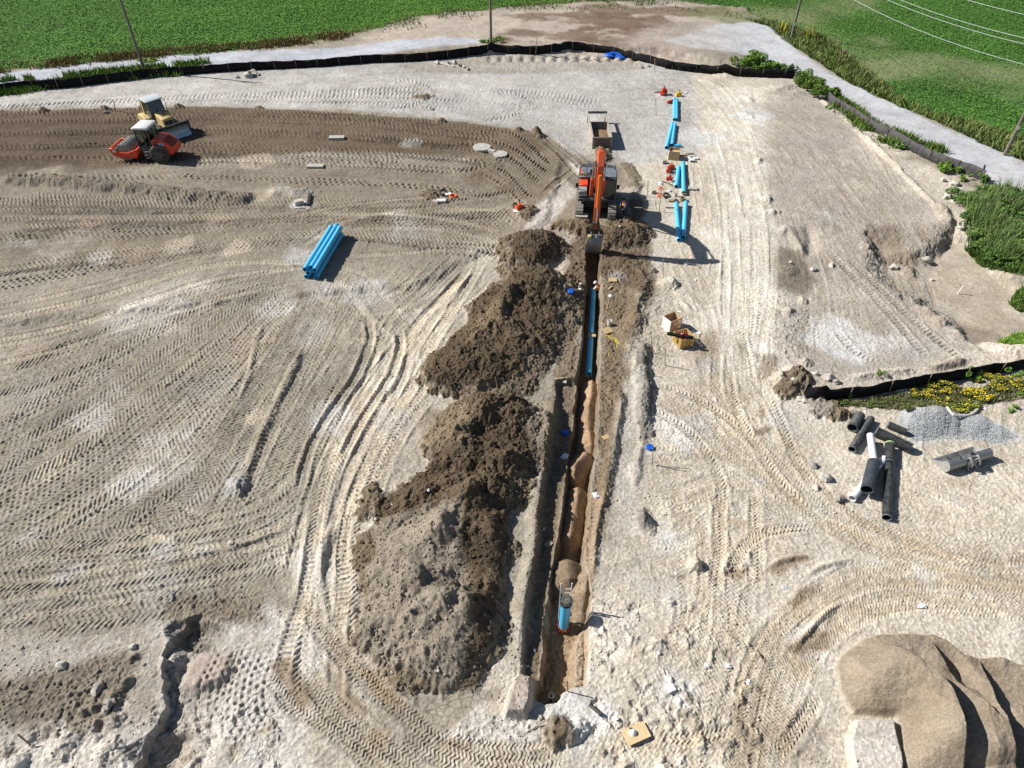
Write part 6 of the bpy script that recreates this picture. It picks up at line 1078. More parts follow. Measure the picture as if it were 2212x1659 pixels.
# corrugated pipes
zk = lambda X, Y: Z(2040, 980, 5.35, X, Y); GC = 'corrugated drain pipes dumped by the gravel'
def corr(pa, pb, r, za, zb_, label, mt=None, depth=.10, pitch=None, endring=None, smooth_part=False):
    ga = at(*pa).z; gb = at(*pb).z; a = Vector((*G(*pa, ga+za), ga+za)); c = Vector((*G(*pb, gb+zb_), gb+zb_)); d = c-a; L0 = d.length; pitch = pitch or r*.32; n = int(L0/pitch); pr = []
    for k in range(n): t = k/n; w = 1/n; pr += [(t, r*(1-depth)), (t+w*.22, r*(1-depth)), (t+w*.34, r), (t+w*.88, r)]
    pr.append((1, r*(1-depth))); b = MB(); b.hollow((0, 0, 0), d, r, r*(1-depth-.06), 26, pr); o = b.build('corrugated_pipe', mt or m_corr, None, auto=60); o.location = a; tag(o, label, 'drain pipe', GC)
    b = MB(); dn = d.normalized(); b.hollow(dn*-.03, dn*.05, r*1.0, r*.86, 26); b.build('pipe_mouth', mt or mat('mouth_grey', (.14, .16, .18), .5), o, True)
    if endring: b = MB(); b.hollow(d-dn*.05, d+dn*.03, r*1.03, r*.9, 26); b.build('green_ring', endring, o, True)
    return o
corr(zk(222, 345), zk(318, 180), .29, .29, .29, 'short fat dark grey corrugated pipe at the far left of the dumped pipes', mat('grey_corrugated', (.055, .065, .07), .5, 0, .15, 5, dirt=(dust, .25)), .05)
corr(zk(217, 625), zk(462, 225), .21, .21, .21, 'finely ribbed black pipe leaning right next to the short fat pipe', None, .06, .06); corr(zk(690, 300), zk(925, 402), .20, .20, .20, 'short black ribbed pipe nearest the gravel', None, .16, .085)
corr(zk(533, 390), zk(990, 612), .285, .285, .285, 'thick black ribbed pipe lying crosswise behind the white pipes', None, .16, .10); corr(zk(500, 780), zk(452, 440), .185, .55, .42, 'white ribbed pipe leading into the fattest dark pipe', m_corrw, .05, .06)
corr(zk(412, 1150), zk(500, 790), .31, .62, .66, 'fattest dark pipe lying raised on top of the pile', mat('blue_grey_corrugated', (.045, .058, .075), .42, 0, .12, 5, dirt=(dust, .12)), .09, .085); corr(zk(220, 1265), zk(640, 745), .19, .19, .19, 'long white ribbed pipe slanting under the fattest dark pipe', m_corrw, .05, .06)
corr(zk(668, 1515), zk(703, 790), .225, .225, .225, 'long black ribbed pipe, nearest end of the dumped pipes', None, .13, .085); corr(zk(700, 800), zk(708, 560), .25, .27, .27, 'short ribbed pipe with a green end ring in the middle of the pile', None, .07, .07, mat('green_ring_plastic', (.35, .50, .22), .5))
# spare digging bucket
zu = lambda X, Y: Z(2260, 1060, 10.05, X, Y); p0 = at(*zu(500, 985)); p1 = at(*zu(1530, 660)); dv = (p1-p0); L0 = dv.length; BK = thing('digger_bucket', p0, math.atan2(dv.y, dv.x), 'wide grey steel digger bucket lying on the ground near the gravel', 'digger bucket')
outp = [(1.0, .02), (.55, -.01), (.2, .02), (.02, .16), (-.05, .38), (.0, .58), (.12, .70), (.30, .74)]; inn = [(1.0, .05), (.55, .03), (.24, .06), (.08, .19), (.02, .38), (.06, .54), (.15, .65), (.30, .70)]
b = MB(); b.prism(outp+inn[::-1], 'x', 0, L0); b.build('shell', m_steel, BK)
for x in (0, L0): b = MB(); b.prism(outp+[(.55, .42), (1.02, .08)], 'x', x-.025, x+.025); b.build('side_plate', mat('pale_side_steel', (.42, .42, .41), .5, .4, .15, 4, dirt=(dust, .4)), BK)
for x in (L0*.42, L0*.60):
    b = MB(); b.prism([(-.02, .62), (.10, .78), (.05, .86), (-.15, .80), (-.30, .62), (-.33, .42), (-.27, .42), (-.24, .56), (-.12, .62), (-.12, .30), (-.28, .12), (-.24, .06), (.0, .15)], 'x', x-.025, x+.025); b.build('lifting_lug', m_steel, BK, bevel=.008)
b = MB(); b.box((L0*.51, -.08, .45), (L0*.16, .06, .5), (-.1, 0, 0)); b.box((L0*.5, .16, .75), (L0*.3, .28, .035)); b.build('top_plate', m_steel, BK); b = MB(); b.prism([(.12, .70), (.95, .10), (.60, .82), (.30, 1.02)], 'x', L0*.5, L0*.53); b.prism([(.12, .70), (.95, .10), (.55, .85)], 'x', L0*.27, L0*.30); b.build('inner_gusset', m_dgrey, BK); b = MB(); b.box((L0*.5, 1.0, .05), (L0, .12, .035)); b.build('cutting_edge', m_steel, BK)
# plywood box and clutter along the pipes
e = at(*z4(400, 1440)).z; f0 = Vector((*G(*z4(400, 1430), e), 0)); f1 = Vector((*G(*z4(605, 1450), e), 0)); u_ = (f1-f0); PB = thing('plywood_box', (f0.x, f0.y, e), math.atan2(u_.y, u_.x), 'open plywood box standing between the far and near blue pipes', 'box'); lx = u_.length
h_ = min(z_at(z4(400, 1430), e, z4(410, 1255))-e, 1.4)
for nm, c, d in (('front_panel', (lx/2, 0, h_/2), (lx, .03, h_)), ('back_panel', (lx/2, lx*.95, h_/2), (lx, .03, h_)), ('side_panel', (.015, lx*.475, h_/2), (.03, lx*.92, h_-.01)), ('side_panel', (lx-.015, lx*.475, h_/2), (.03, lx*.92, h_-.01)), ('inner_lid', (lx/2, lx*.6, h_*.72), (lx-.08, lx*.6, .03))): b = MB(); b.box(c, d); b.build(nm, m_ply if nm != 'inner_lid' else mat('pale_plywood', (.55, .42, .26), .8, 0, .1, 6), PB, bevel=.004)
for X, Y, l, w_, rz, mt, lb in ((700, 1345, .9, .14, .05, m_wood, 'plank sticking out right of the plywood box'), (800, 1310, .8, .25, .1, m_conc, 'grey paver nearest the plywood box'), (850, 1370, .6, .35, .2, m_conc, 'grey paver in the middle of the group right of the plywood box'), (930, 1410, .5, .3, -.2, m_white, 'white paver at the right end of the group by the plywood box'), (820, 1430, .4, .12, -.5, m_rockl, 'narrow paver in front of the group right of the plywood box')): board(at(*z4(X, Y), .02), l, w_, .14, rz, mt, lb, 'paver' if mt != m_wood else 'wood_board', 'paver' if mt != m_wood else 'board')
bag(2, 2180, 965, .9, 'white crumpled sheet right of the grey pavers')
gatevalve(at(*z5(510, 250)), .3, 'upright orange topped red valve left of the short leaning pipe', m_oring, 1.1); gatevalve(at(*z5(470, 300)), 1.2, 'dark red valve in front of the orange valve', m_valve, 1.2); gatevalve(at(*z5(485, 455)), -.4, 'red valve beside a grey rod and short leaning pipe', m_valve, 1.); ring(at(*z5(325, 620)), .17, .05, m_oring, 'small orange ring farthest in the clutter by the tall stake', (.3, -.4, 1)); ring(at(*z5(310, 745)), .21, .06, m_oring, 'larger orange ring in front of the small one by the tall stake', (.2, -.5, 1)); ring(at(*z5(430, 755)), .26, .09, m_black, 'black rubber ring beside the larger orange ring', (.3, -.4, 1), 'rubber_ring')
gatevalve(at(*z4(310, 165)), .8, 'red valve farthest away, at the end of the row of gear', m_valve, 1.5); gatevalve(at(*z4(600, 195)), .2, 'yellow valve just beyond the farthest pair of blue pipes', m_mark, 1.1); bag(2, 2150, 560, .5, 'white sheet beside the yellow valve'); b = MB(); p = at(*z4(400, 315), .15); b.hollow((0, 0, 0), (.9, .5, .05), .16, .12); o = b.build('pipe_bend', m_valve, None, True); o.location = p; tag(o, 'dark red pipe piece left of the farthest blue pair', 'pipe')
def rod(pa, pb, r, mt, label, name='metal_rod', cat='rod', dz=.04): b = MB(); b.cyl(at(*pa, dz), at(*pb, dz), r, n=8); return tag(b.build(name, mt, None, True), label, cat)
rod(z5(370, 480), z5(540, 545), .07, m_black, 'black rod lying left of the short leaning pipe'); rod(z5(480, 495), z5(585, 465), .05, m_conc, 'pale grey rod touching the short leaning pipe'); rod(z4(150, 130), z4(290, 108), .07, m_black, 'black rod beside the farthest red valve'); rod(z5(390, 485), z5(600, 600), .04, m_stake, 'thin brown rod below the black rod')
bag(2, 1995, 1105, .5, 'white bag beside the black rod'); bag(2, 2050, 1150, .5, 'white box shaped sack near the black rubber ring'); bag(2, 1990, 575, .45, 'white bag at the farthest red valve')
board(at(*z5(915, 615), .02), .75, .5, .13, -.1, m_conc, 'concrete slab right of the long blue pipe', 'concrete_slab', 'slab'); board(at(*z5(490, 935), .02), .75, .55, .12, -.1, m_rockl, 'tan slab left of the nearest V shaped pipes', 'concrete_slab', 'slab'); board(at(*z5(545, 840), .02), .7, .3, .12, -.1, m_stake, 'grey brown block behind the tan slab', 'concrete_block', 'block'); board(at(*z5(755, 715), .0), .35, .3, .16, 0, m_stake, 'wood block under the near end of the long blue pipe', 'wood_block', 'wood block'); board(at(*z5(600, 745), .0), .18, .14, .3, 0, m_conc, 'small upright block between the rings and the long pipe', 'concrete_block', 'block'); board(at(*z5(380, 135), .0), .4, .3, .3, .3, m_conc, 'small grey block left of the plywood box front', 'concrete_block', 'block'); board(at(*z5(180, 690), .0), .4, .3, .3, .3, m_rockl, 'small pale block left of the orange rings', 'concrete_block', 'block')
ring(at(*z5(610, 850)), .16, .05, m_black, 'black ring at the far end of the left V pipe', (0, -.6, 1), 'rubber_ring'); b = MB(); b.hollow((0, 0, .02), (0, 0, .3), .24, .20, 20); o = b.build('pipe_sleeve', m_stake, None, True); o.location = at(*z5(720, 830)); tag(o, 'open brown sleeve behind the V shaped pipes', 'sleeve')
# left field bits
board(aT(1, 2022, 832, .0), 1.45, .62, .20, .03, m_conc, 'flat concrete slab farther away in the left field', 'concrete_slab', 'slab'); board(aT(1, 1895, 1003, .0), 1.45, .60, .20, -.02, m_conc, 'flat concrete slab nearer in the left field', 'concrete_slab', 'slab')
def disc(t, X, Y, r, label):
    b = MB(); rs_ = random.Random(int(X)); n = 22; pr = [(r*(1+.03*rs_.uniform(-1, 1))*math.cos(2*math.pi*k/n), r*(1+.03*rs_.uniform(-1, 1))*math.sin(2*math.pi*k/n)) for k in range(n)]; b.prism(pr, 'z', 0, .22); o = b.build('round_slab', m_conc, None, bevel=.02); b = MB(); b.cyl((0, 0, .222), (0, 0, .235), r*.35, n=18); b.torus((r*.5, 0, .22), .05, .012, (1, 0, 0)); b.build('lid_center', m_rockl, o, True); o.location = aT(t, X, Y, -.03); return tag(o, label, 'concrete lid', 'round concrete lids on the brown tracks')
disc(2, 925, 893, .82, 'larger round concrete lid, left one of two'); disc(2, 1037, 934, .66, 'smaller round concrete lid, right one of two'); board(aT(2, 985, 915, 0), .7, .4, .25, -.6, m_conc, 'broken concrete chunk between the two round lids', 'concrete_block', 'block')
board(aT(1, 1795, 1225, 0), .7, .5, .35, .5, m_rockl, 'pale cube like block in the left field', 'concrete_block', 'block'); board(aT(1, 1793, 1250, 0), .7, .1, .1, .2, m_white, 'white batten lying before the pale block'); rod((1845*.36, 1230*.36), (1858*.36, 1165*.36), .11, m_black, 'left one of two short black pipes behind the pale block', 'black_pipe', 'pipe', .1); rod((1853*.36, 1232*.36), (1866*.36, 1168*.36), .10, m_black, 'right one of two short black pipes behind the pale block', 'black_pipe', 'pipe', .1)
ring(aT(2, 697, 1163), .30, .10, m_black, 'black rubber ring among fittings in the middle of the left field', (.3, -.3, 1), 'rubber_ring'); ring(aT(2, 752, 1180), .27, .07, m_oring, 'orange ring in the middle of the left field'); board(aT(2, 724, 1168, .05), .5, .35, .1, .3, m_white, 'white box between the black ring and orange ring', 'white_box', 'box'); board(aT(2, 648, 1218), .55, .3, .22, -.5, m_conc, 'grey block left of a pair in the left field', 'concrete_block', 'block'); board(aT(2, 682, 1212), .75, .42, .2, .1, m_white, 'white block right of a pair in the left field', 'concrete_block', 'block')
ring(aT(2, 1130, 1240), .24, .08, m_black, 'black rubber ring beside the orange and white fitting', (.4, -.3, 1), 'rubber_ring'); gatevalve(aT(2, 1150, 1258), .5, 'orange valve on a white sheet left of the excavator', m_oring, 1.2); board(aT(2, 1148, 1268, .0), .9, .4, .08, .1, m_white, 'white sheet under the orange valve', 'white_board')
board(aT(2, 1522, 1322, 0), .95, .62, .5, -.1, m_rockl, 'pale concrete block at the front of the left excavator track', 'concrete_block', 'block')
board(aT(2, 700, 388, .05), 2.9, .22, .12, -.62, mat('pale_timber', (.58, .52, .42), .85, 0, .1, 5), 'long pale plank beside the stones below the black fence', 'plank', 'plank')
b = MB(); b.blob((0, 0, .2), (2.0, .8, .6), -.3, 5, 10, .9); o = b.build('blue_tarp', m_bluep, None, False, auto=25); o.location = aT(2, 1718, 345); tag(o, 'crumpled blue tarp on the bank in front of the black fence', 'tarp')
# stones
ROCKS = [(1, 1495, 462, 30, 1), (1, 1525, 446, 26, 1), (1, 1545, 452, 14, 1), (1, 1425, 468, 14, 1), (2, 655, 383, 18, 1), (2, 718, 384, 15, 1), (2, 760, 381, 18, 1), (2, 795, 396, 14, 0), (2, 822, 406, 14, 1), (2, 842, 418, 12, 0), (2, 1925, 400, 12, 0), (2, 1885, 410, 12, 0),
  (3, 1447, 884, 19, 1), (3, 1795, 1108, 26, 1), (3, 1752, 1186, 27, 1), (3, 1722, 1085, 18, 1), (3, 1785, 1215, 16, 1), (3, 1812, 1416, 22, 1), (6, 1435, 135, 27, 1), (6, 1630, 92, 28, 1), (6, 945, 147, 20, 1), (6, 1055, 120, 20, 1), (6, 815, 106, 14, 1), (6, 960, 773, 17, 1), (6, 1035, 797, 31, 1), (6, 1085, 822, 22, 0), (6, 830, 797, 22, 1), (6, 866, 925, 22, 1), (6, 895, 937, 21, 1), (6, 945, 1322, 26, 0), (6, 1016, 1398, 37, 1), (6, 963, 1452, 22, 1), (6, 1097, 1520, 34, 0), (6, 1658, 206, 12, 1), (6, 1950, 775, 20, 1), (6, 2112, 826, 12, 1),
  (7, 590, 1182, 38, 0), (7, 666, 1272, 30, 0), (7, 640, 1312, 26, 0), (7, 370, 1047, 30, 1), (7, 800, 936, 24, 1), (7, 866, 1040, 11, 0), (7, 490, 325, 10, 1), (7, 1385, 315, 20, 1), (5, 1265, 1010, 14, 0), (8, 1240, 955, 12, 1), (8, 290, 172, 10, 1), (8, 515, 862, 9, 1), (8, 1275, 1358, 16, 1), (5, 1420, 832, 15, 1), (8, 665, 1078, 12, 1), (8, 385, 1085, 14, 1), (5, 290, 1640, 10, 1), (2, 1755, 1360, 8, 1), (2, 630, 660, 10, 0), (1, 630, 658, 14, 0)]
rnames = ('large', 'small'); seen = {}
proto_r = []
for sd_ in range(5):
    b = MB(); b.blob((0, 0, 0), (1, .82, .7), 0, sd_*13+3, 9, .42); o = b.build('stone', m_rock, None, False, auto=50); proto_r.append(o)
land = {1: 'near the far left fence', 2: 'near the black fence bank', 3: 'by the right hand fence', 5: 'beside the trench', 6: 'on the right hand side', 7: 'in the near left corner', 8: 'by the near end of the trench'}
RL = ['flat pale stone in the left group below the far fence', 'upper pale stone in the left group below the far fence', 'small stone right of the left group below the far fence', 'lone small stone left of the group below the far fence', 'stone at the left end of the long pale plank', 'stone just right of the long pale plank', 'largest stone of the row right of the pale plank', 'third grey stone of the row right of the pale plank', 'fourth pale stone of the row right of the pale plank', 'last grey stone of the row right of the pale plank', 'reddish stone right of the blue tarp', 'flat stone between the blue tarp and a stake',
  'white boulder against the faded right fence', 'large pale boulder below the end of the right fence', 'oval pale boulder below the largest one by the right fence', 'small boulder left of the largest one by the right fence', 'small boulder touching the oval one by the right fence', 'pale boulder at the edge of the dried pond bank', 'pointed boulder with a dark hollow on the eroded bank', 'tall pale boulder beside the dried pond', 'boulder at the top of the brown patch right of the haul road', 'rounded boulder just right of the brown patch', 'small stone inside the brown patch', 'small round stone left of the three before the bank', 'large flat stone, middle one before the black fence', 'brownish stone right of the large flat one before the fence', 'stone standing on the dark lump left of the fence end', 'pale stone left of a pair at the near fence end', 'pale stone right of a pair at the near fence end', 'grey round boulder farthest in the row left of the pipes', 'largest pale boulder in the row left of the pipes', 'partly buried boulder below the largest in the row', 'nearest dark grey boulder beside the white pipe mouth', 'tiny stone on the pond bank', 'pale stone behind the yellow flowers', 'small white stone at the right among yellow flowers',
  'tall brown boulder on the dark soil in the near left corner', 'cracked grey boulder, upper piece in the near left corner', 'cracked grey boulder, lower piece in the near left corner', 'pale angular stone in the near left corner', 'pale flat stone left of the dark hollow', 'small dark stone left of the hollow edge', 'tiny pale stone on the left tyre tracks', 'white stone in the dark rubble between tracks', 'brown stone on top of the large soil heap', 'white stone on the strip left of the trench step', 'pale pebble on the left foot of the soil heap', 'white pebble halfway down the near soil heap', 'pale stone beside the clay block', 'round tan stone next to the short plank at the ledge', 'pale stone low on the near soil heap', 'tan stone left at the foot of the near soil heap', 'tan stone left of the soil heap beside the tracks', 'pale stone on the dug soil before the excavator', 'dark clod on the rim left of the bulldozer', 'dark boulder on the rim behind the bulldozer']
for i, (t, X, Y, rp_, pale) in enumerate(ROCKS):
    p = aT(t, X, Y); dpt = p.y*CP+(CAM_H-p.z)*SP; wd = 2*rp_*.36*dpt/1536*1.05; c = proto_r[i % 5].copy(); COL.objects.link(c); 
    if pale: c.data = c.data.copy() if False else c.data
    c.location = p+Vector((0, 0, wd*.16)); c.rotation_euler = (random.uniform(-.2, .2), random.uniform(-.2, .2), random.uniform(0, 6)); c.scale = (wd, wd, wd*random.uniform(.8, 1.1)); tag(c, RL[i], 'stone')
    if pale: c.material_slots[0].link = 'OBJECT'; c.material_slots[0].material = m_rockl
for o in proto_r: bpy.data.objects.remove(o)
# stakes
def stake(t, a, c, label, r=.02, mt=m_stake, flag=None):
    g = aT(t, *c); zt1 = min(z_at(T(t, *c), g.z, T(t, *a)), g.z+2.6); tx_ = G(*T(t, *a), zt1)[0]; b = MB(); b.box((0, 0, 0), (1, 1, 1)); H1 = zt1-g.z; b = MB(); b.add([(-r, -r, -.1), (r, -r, -.1), (r, r, -.1), (-r, r, -.1), (tx_-g.x-r, -r, H1), (tx_-g.x+r, -r, H1), (tx_-g.x+r, r, H1), (tx_-g.x-r, r, H1)], [(0, 3, 2, 1), (4, 5, 6, 7), (0, 1, 5, 4), (1, 2, 6, 5), (2, 3, 7, 6), (3, 0, 4, 7)]); o = b.build('survey_stake', mt, None); o.location = g; tag(o, label, 'stake', 'survey stakes')
    if flag: b = MB(); b.box((tx_-g.x, 0, H1-.06), (r*2.4, r*2.4, .12)); b.build('painted_tip', flag, o)
    return o
stake(2, (1257, 215), (1247, 330), 'tall thin stake rising above the middle of the far black fence', .03, m_wood); stake(2, (1222, 460), (1224, 470), 'short stake on the flat below the fence bank', .03); stake(2, (1964, 355), (1962, 430), 'stake against the right part of the far black fence', .03, m_wood); stake(2, (1968, 590), (1972, 690), 'stake left of the farthest blue pipes', .022, m_stake, m_valve); stake(2, (1923, 1080), (1920, 1180), 'rusty stake right of the excavator', .02, mat('rusty', (.22, .10, .05), .9)); stake(2, (2003, 1140), (1988, 1270), 'leaning pale stake at the edge of the excavator shadow', .025, m_wood)
stake(5, (2013, 80), (2013, 190), 'stake standing beside the narrow boom shadow', .022, m_wood); stake(5, (1945, 540), (1940, 640), 'thin stake left of the yellow crate', .018); stake(5, (2027, 615), (2024, 718), 'wooden stake in front of the yellow crate', .025, m_wood); stake(5, (1955, 1195), (1948, 1315), 'thin stake beside the blue cap on pale ground', .018); stake(8, (1440, 1140), (1442, 1200), 'short rod at the near right end of the pit', .02, m_dgrey); stake(3, (1384, 806), (1378, 850), 'white tipped short stake before the faded right fence', .03, m_white); stake(6, (1850, 240), (1812, 288), 'white rod leaning in the dried pond', .03, m_white)
stake(1, (680, 600), (695, 668), 'faint thin stake behind the bulldozer rim', .03); stake(1, (110, 465), (125, 500), 'bent thin stake by the far left fence', .03)
a_ = aT(7, 185, 1522, .05); c_ = aT(7, 105, 1455, .55); b = MB(); b.cyl(a_, c_, .035, n=6); tag(b.build('leaning_board', m_stake, None), 'grey board leaning out of the soil in the near left corner', 'board')
# rusty rod, tape lines
b = MB(); b.tube([aT(8, 1150, 1470, .04), aT(8, 1250, 1410, .05), aT(8, 1360, 1340, .06)], .02, 6); tag(b.build('bent_rod', m_stake, None, True), 'thin bent rod lying in front of the clay block', 'rod')
for i, (p, lb) in enumerate(((TG(6, [(0, 1320), (100, 1332), (200, 1338)]), 'thin string on the ground from the stake beside the blue cap'), (TG(5, [(1690, 745), (1850, 760), (2000, 790)]), 'faint string on the ground right of the filled trench'))):
    b = MB(); b.tube([(x, y, hz(x, y)+.03) for x, y in spline(p, .4)], .012, 5); tag(b.build('string_line', m_stake, None, True), lb, 'string')
# ---------------------------------------------------------------- people
p = at(*Z(1390, 380, 6.38, 850, 960)); person(p, math.radians(222), stand, 'worker in an orange and lime vest bending beside the right excavator track', m_vest, m_bshirt, None)
p = Vector((*G(*zt(548, 365), -1.1), -1.2)); person(p, math.radians(150), kneel, 'worker with a white hard hat kneeling beside the blue pipe in the trench', m_vest, m_white, m_hat)
# ---------------------------------------------------------------- silt fences
def fence(pts, h, mt, label, step=2.4, lean=.12, seed=0, stakes=True):
    P = spline(pts, .35); rs_ = random.Random(seed); o = thing('silt_fence', (P[0][0], P[0][1], 0), 0, label, 'silt fence'); vs = []; O = Vector(P[0].tolist()+[0]); n = len(P); acc = 0; b = MB(); tops = []
    N_ = np.gradient(P, axis=0); 
    for i in range(n):
        if i: acc += float(np.linalg.norm(P[i]-P[i-1]))
        t = N_[i]/np.linalg.norm(N_[i]); nn = Vector((-t[1], t[0], 0)); z = hz(*P[i]); sag = .05*abs(math.sin(math.pi*acc/step))+.05*math.sin(acc*.13+seed)+.03*math.sin(acc*.51)+.03*rs_.random(); wv_ = .03*math.sin(2*math.pi*acc/step)+.02*rs_.uniform(-1, 1); hh = h*(1-sag); base = Vector((P[i][0], P[i][1], z-.1))-O
        c = [base, base+nn*(wv_+lean*.3)+Vector((0, 0, .1+hh*.5)), base+nn*(wv_*1.2+lean)+Vector((0, 0, .1+hh))]; tops.append(c[2]); vs += [c[0], c[1], c[2], c[2]+nn*.012, c[1]+nn*.012, c[0]+nn*.012]
    fs = []
    for i in range(n-1):
        for k in range(6): fs.append((i*6+k, i*6+(k+1) % 6, (i+1)*6+(k+1) % 6, (i+1)*6+k))
    b.add(vs, fs); b.build('fabric', mt, o, True, auto=180); acc = 0; last = -9; cnt = 0
    for i in range(n):
        if i: acc += float(np.linalg.norm(P[i]-P[i-1]))
        if acc-last >= step and cnt < 95 and stakes:
            last = acc; cnt += 1; z = hz(*P[i]); b = MB(); q = Vector((P[i][0], P[i][1], z))-O; b.box(q+Vector((0, .03, h*.5)), (.04, .04, h+.12), (rs_.uniform(-.06, .06), rs_.uniform(-.08, .08), 0)); b.build('fence_stake', m_stake if mt is m_fabric else m_dgrey, o)
    return o
fence(PG([(-160, 232), (-60, 216), (0, 203), (60, 195), (150, 188), (250, 176), (350, 166), (450, 159), (560, 151), (700, 144)])+TG(2, [(0, 396), (150, 384), (250, 376), (500, 367), (700, 352), (830, 337), (1000, 321), (1250, 324), (1500, 311), (1700, 326), (1900, 372), (2050, 413), (2212, 436)])+TG(3, [(60, 412), (200, 432), (300, 443), (450, 459), (640, 467), (830, 472)]), .95, m_fabric, 'long black silt fence curving along the far edge of the site', seed=3)
fence(TG(3, [(1020, 600), (1080, 645), (1180, 705), (1280, 775), (1420, 845), (1560, 925), (1700, 992), (1850, 1045), (1955, 1090)]), .95, m_fabg, 'faded grey silt fence along the right hand gravel road', seed=8)
fence(TG(6, [(885, 905), (940, 935), (1000, 930), (1200, 917), (1400, 882), (1560, 850), (1700, 826), (1900, 790), (2212, 742), (2700, 670)]), .82, m_fabric, 'near black silt fence behind the yellow flowers on the right', seed=5)
stake(3, (1978, 990), (1958, 1075), 'dark post at the end of the faded right fence', .06, m_dgrey)
b = MB(); pts = [aT(6, X, Y, .07) for X, Y in ((1750, 970), (1790, 1015), (1860, 1022), (1915, 1000), (1938, 960), (1915, 940))]; b.tube([tuple(q) for q in spline([tuple(p) for p in pts], .25)], .085, 8); tag(b.build('filter_sock', m_rockl, None, True), 'curved pale filter sock round the small yellow flower patch', 'filter sock')
# ---------------------------------------------------------------- poles, wires, marker posts
def pole(px, label, h=11.5, tagz=None):
    g = at(*px); b = MB(); b.cyl((0, 0, -.3), (0, 0, h), .17, .11, 16); o = b.build('utility_pole', m_pole, None, True); o.location = g; tag(o, label, 'utility pole', 'utility poles round the site'); b = MB(); b.box((0, 0, h-.5), (2.2, .1, .12)); ca = b.build('crossarm', m_pole, o); 
    for x in (-1, .0, 1): b = MB(); b.lathe((x, 0, h-.44), (x, 0, h-.26), [(0, .04), (.3, .06), (.6, .04), (1, .03)], 10); b.build('insulator', m_conc, ca, True)
    if tagz: b = MB(); b.box((-.02, -.17, tagz), (.22, .02, .3)); b.build('tag_plate', m_white, o)
    return g
pole((313, 156), 'leftmost utility pole, standing in the fence beside the green field'); pole((1061, 101), 'utility pole behind the middle of the far black fence'); gA = pole(T(3, 812, 240), 'utility pole beside the yellow marker posts', 11.5, 1.9); gB = pole(T(3, 2095, 930), 'rightmost utility pole beside the right hand road', 11.5, 2.6)
dirp = (gB-gA); 
for i, (off, z_, lb) in enumerate(((0, 7.6, 'lowest single wire crossing the right field'), (-.9, 9.35, 'lower wire of the close double wires over the right field'), (-.75, 9.75, 'upper wire of the close double wires over the right field'), (.9, 11.1, 'topmost wire over the right field'))):
    s = Vector((-dirp.y, dirp.x, 0)).normalized()*off; pts = []
    for k in range(-1, 3):
        a = gA+dirp*k+s; c = gA+dirp*(k+1)+s
        for j in range(16): f = j/16; q = a.lerp(c, f); pts.append(Vector((q.x, q.y, z_-1.1*4*f*(1-f))))
    b = MB(); b.tube(pts, .021, 6); tag(b.build('overhead_wire', m_wire, None, True), lb, 'wire', 'overhead wires')
for i, (a, c, lb) in enumerate((((768, 128), (745, 190), 'leftmost leaning yellow marker post by the pole'), ((789, 140), (762, 208), 'second leaning yellow marker post left of the pole'), ((910, 160), (913, 232), 'upright yellow marker post just right of the pole'), ((948, 150), (949, 222), 'rightmost upright yellow marker post'))):
    g = aT(3, *c); zt1 = min(z_at(T(3, *c), g.z, T(3, *a)), g.z+2.0); tx_ = G(*T(3, *a), zt1)[0]; b = MB(); b.cyl((0, 0, -.1), (tx_-g.x, 0, zt1-g.z), .065, n=10); o = b.build('marker_post', m_mark, None, True); o.location = g; tag(o, lb, 'marker post', 'yellow marker posts'); b = MB(); b.cyl(((tx_-g.x)*.92, 0, (zt1-g.z)*.92), ((tx_-g.x)*1.01, 0, (zt1-g.z)*1.01), .07, n=10); b.build('post_cap', m_mark, o, True)

# ================================================================ plants
M_LEAF = attr_mat('leaves', 'soil', .75, scs=(3., 12.), amp=(.15, .15), bump=0, spec=.25)
def leaves(name, co, size, col, up=.5, seed=0, aspect=.6, vary=.3, parent=None, loc=(0, 0, 0)):
    r = np.random.default_rng(seed); n = len(co); nv = r.normal(size=(n, 3)); nv[:, 2] = np.abs(nv[:, 2])+up*2; nv /= np.linalg.norm(nv, axis=1)[:, None]
    a = np.cross(nv, r.normal(size=(n, 3))); a /= np.linalg.norm(a, axis=1)[:, None]; b = np.cross(nv, a); s = (size*(.6+.8*r.random(n)))[:, None]; a = a*s; b = b*s*aspect
    v = np.stack([co-a, co-b*.8, co+a, co+b*.8], 1).reshape(-1, 3); f = np.arange(n*4).reshape(n, 4); c = np.repeat(np.clip(np.asarray(col)*(1+vary*r.normal(size=(n, 1))), .01, 1)*np.ones((n, 3)), 4, 0)
    o = mesh_from(name, v, f, M_LEAF, c, False); o.location = loc
    if parent: o.parent = parent
    return o
def blades(name, co, h, w_, col, seed=0, vary=.25, lean=.35, parent=None, loc=(0, 0, 0)):
    r = np.random.default_rng(seed); n = len(co); hh = (h*(.5+r.random(n)))[:, None]; a = r.random(n)*6.28; d = np.stack([np.cos(a), np.sin(a), 0*a], 1)*w_; l = np.concatenate([r.normal(size=(n, 2))*lean, np.ones((n, 1))], 1)*hh
    v = np.stack([co-d, co+d, co+l*.6+d*.8, co+l], 1).reshape(-1, 3); f = np.arange(n*4).reshape(n, 4); c = np.repeat(np.clip(np.asarray(col)*(1+vary*r.normal(size=(n, 1)))*np.ones((n, 3)), .01, 1), 4, 0)
    o = mesh_from(name, v, f, M_LEAF, c, False); o.location = loc
    if parent: o.parent = parent
    return o
def zgrid(x, y):
    r = np.clip(np.searchsorted(ROWY, y), 1, R-1); c = np.clip(np.searchsorted(COLS, x/depth_of(y)), 1, C_-1); return HT[r, c]
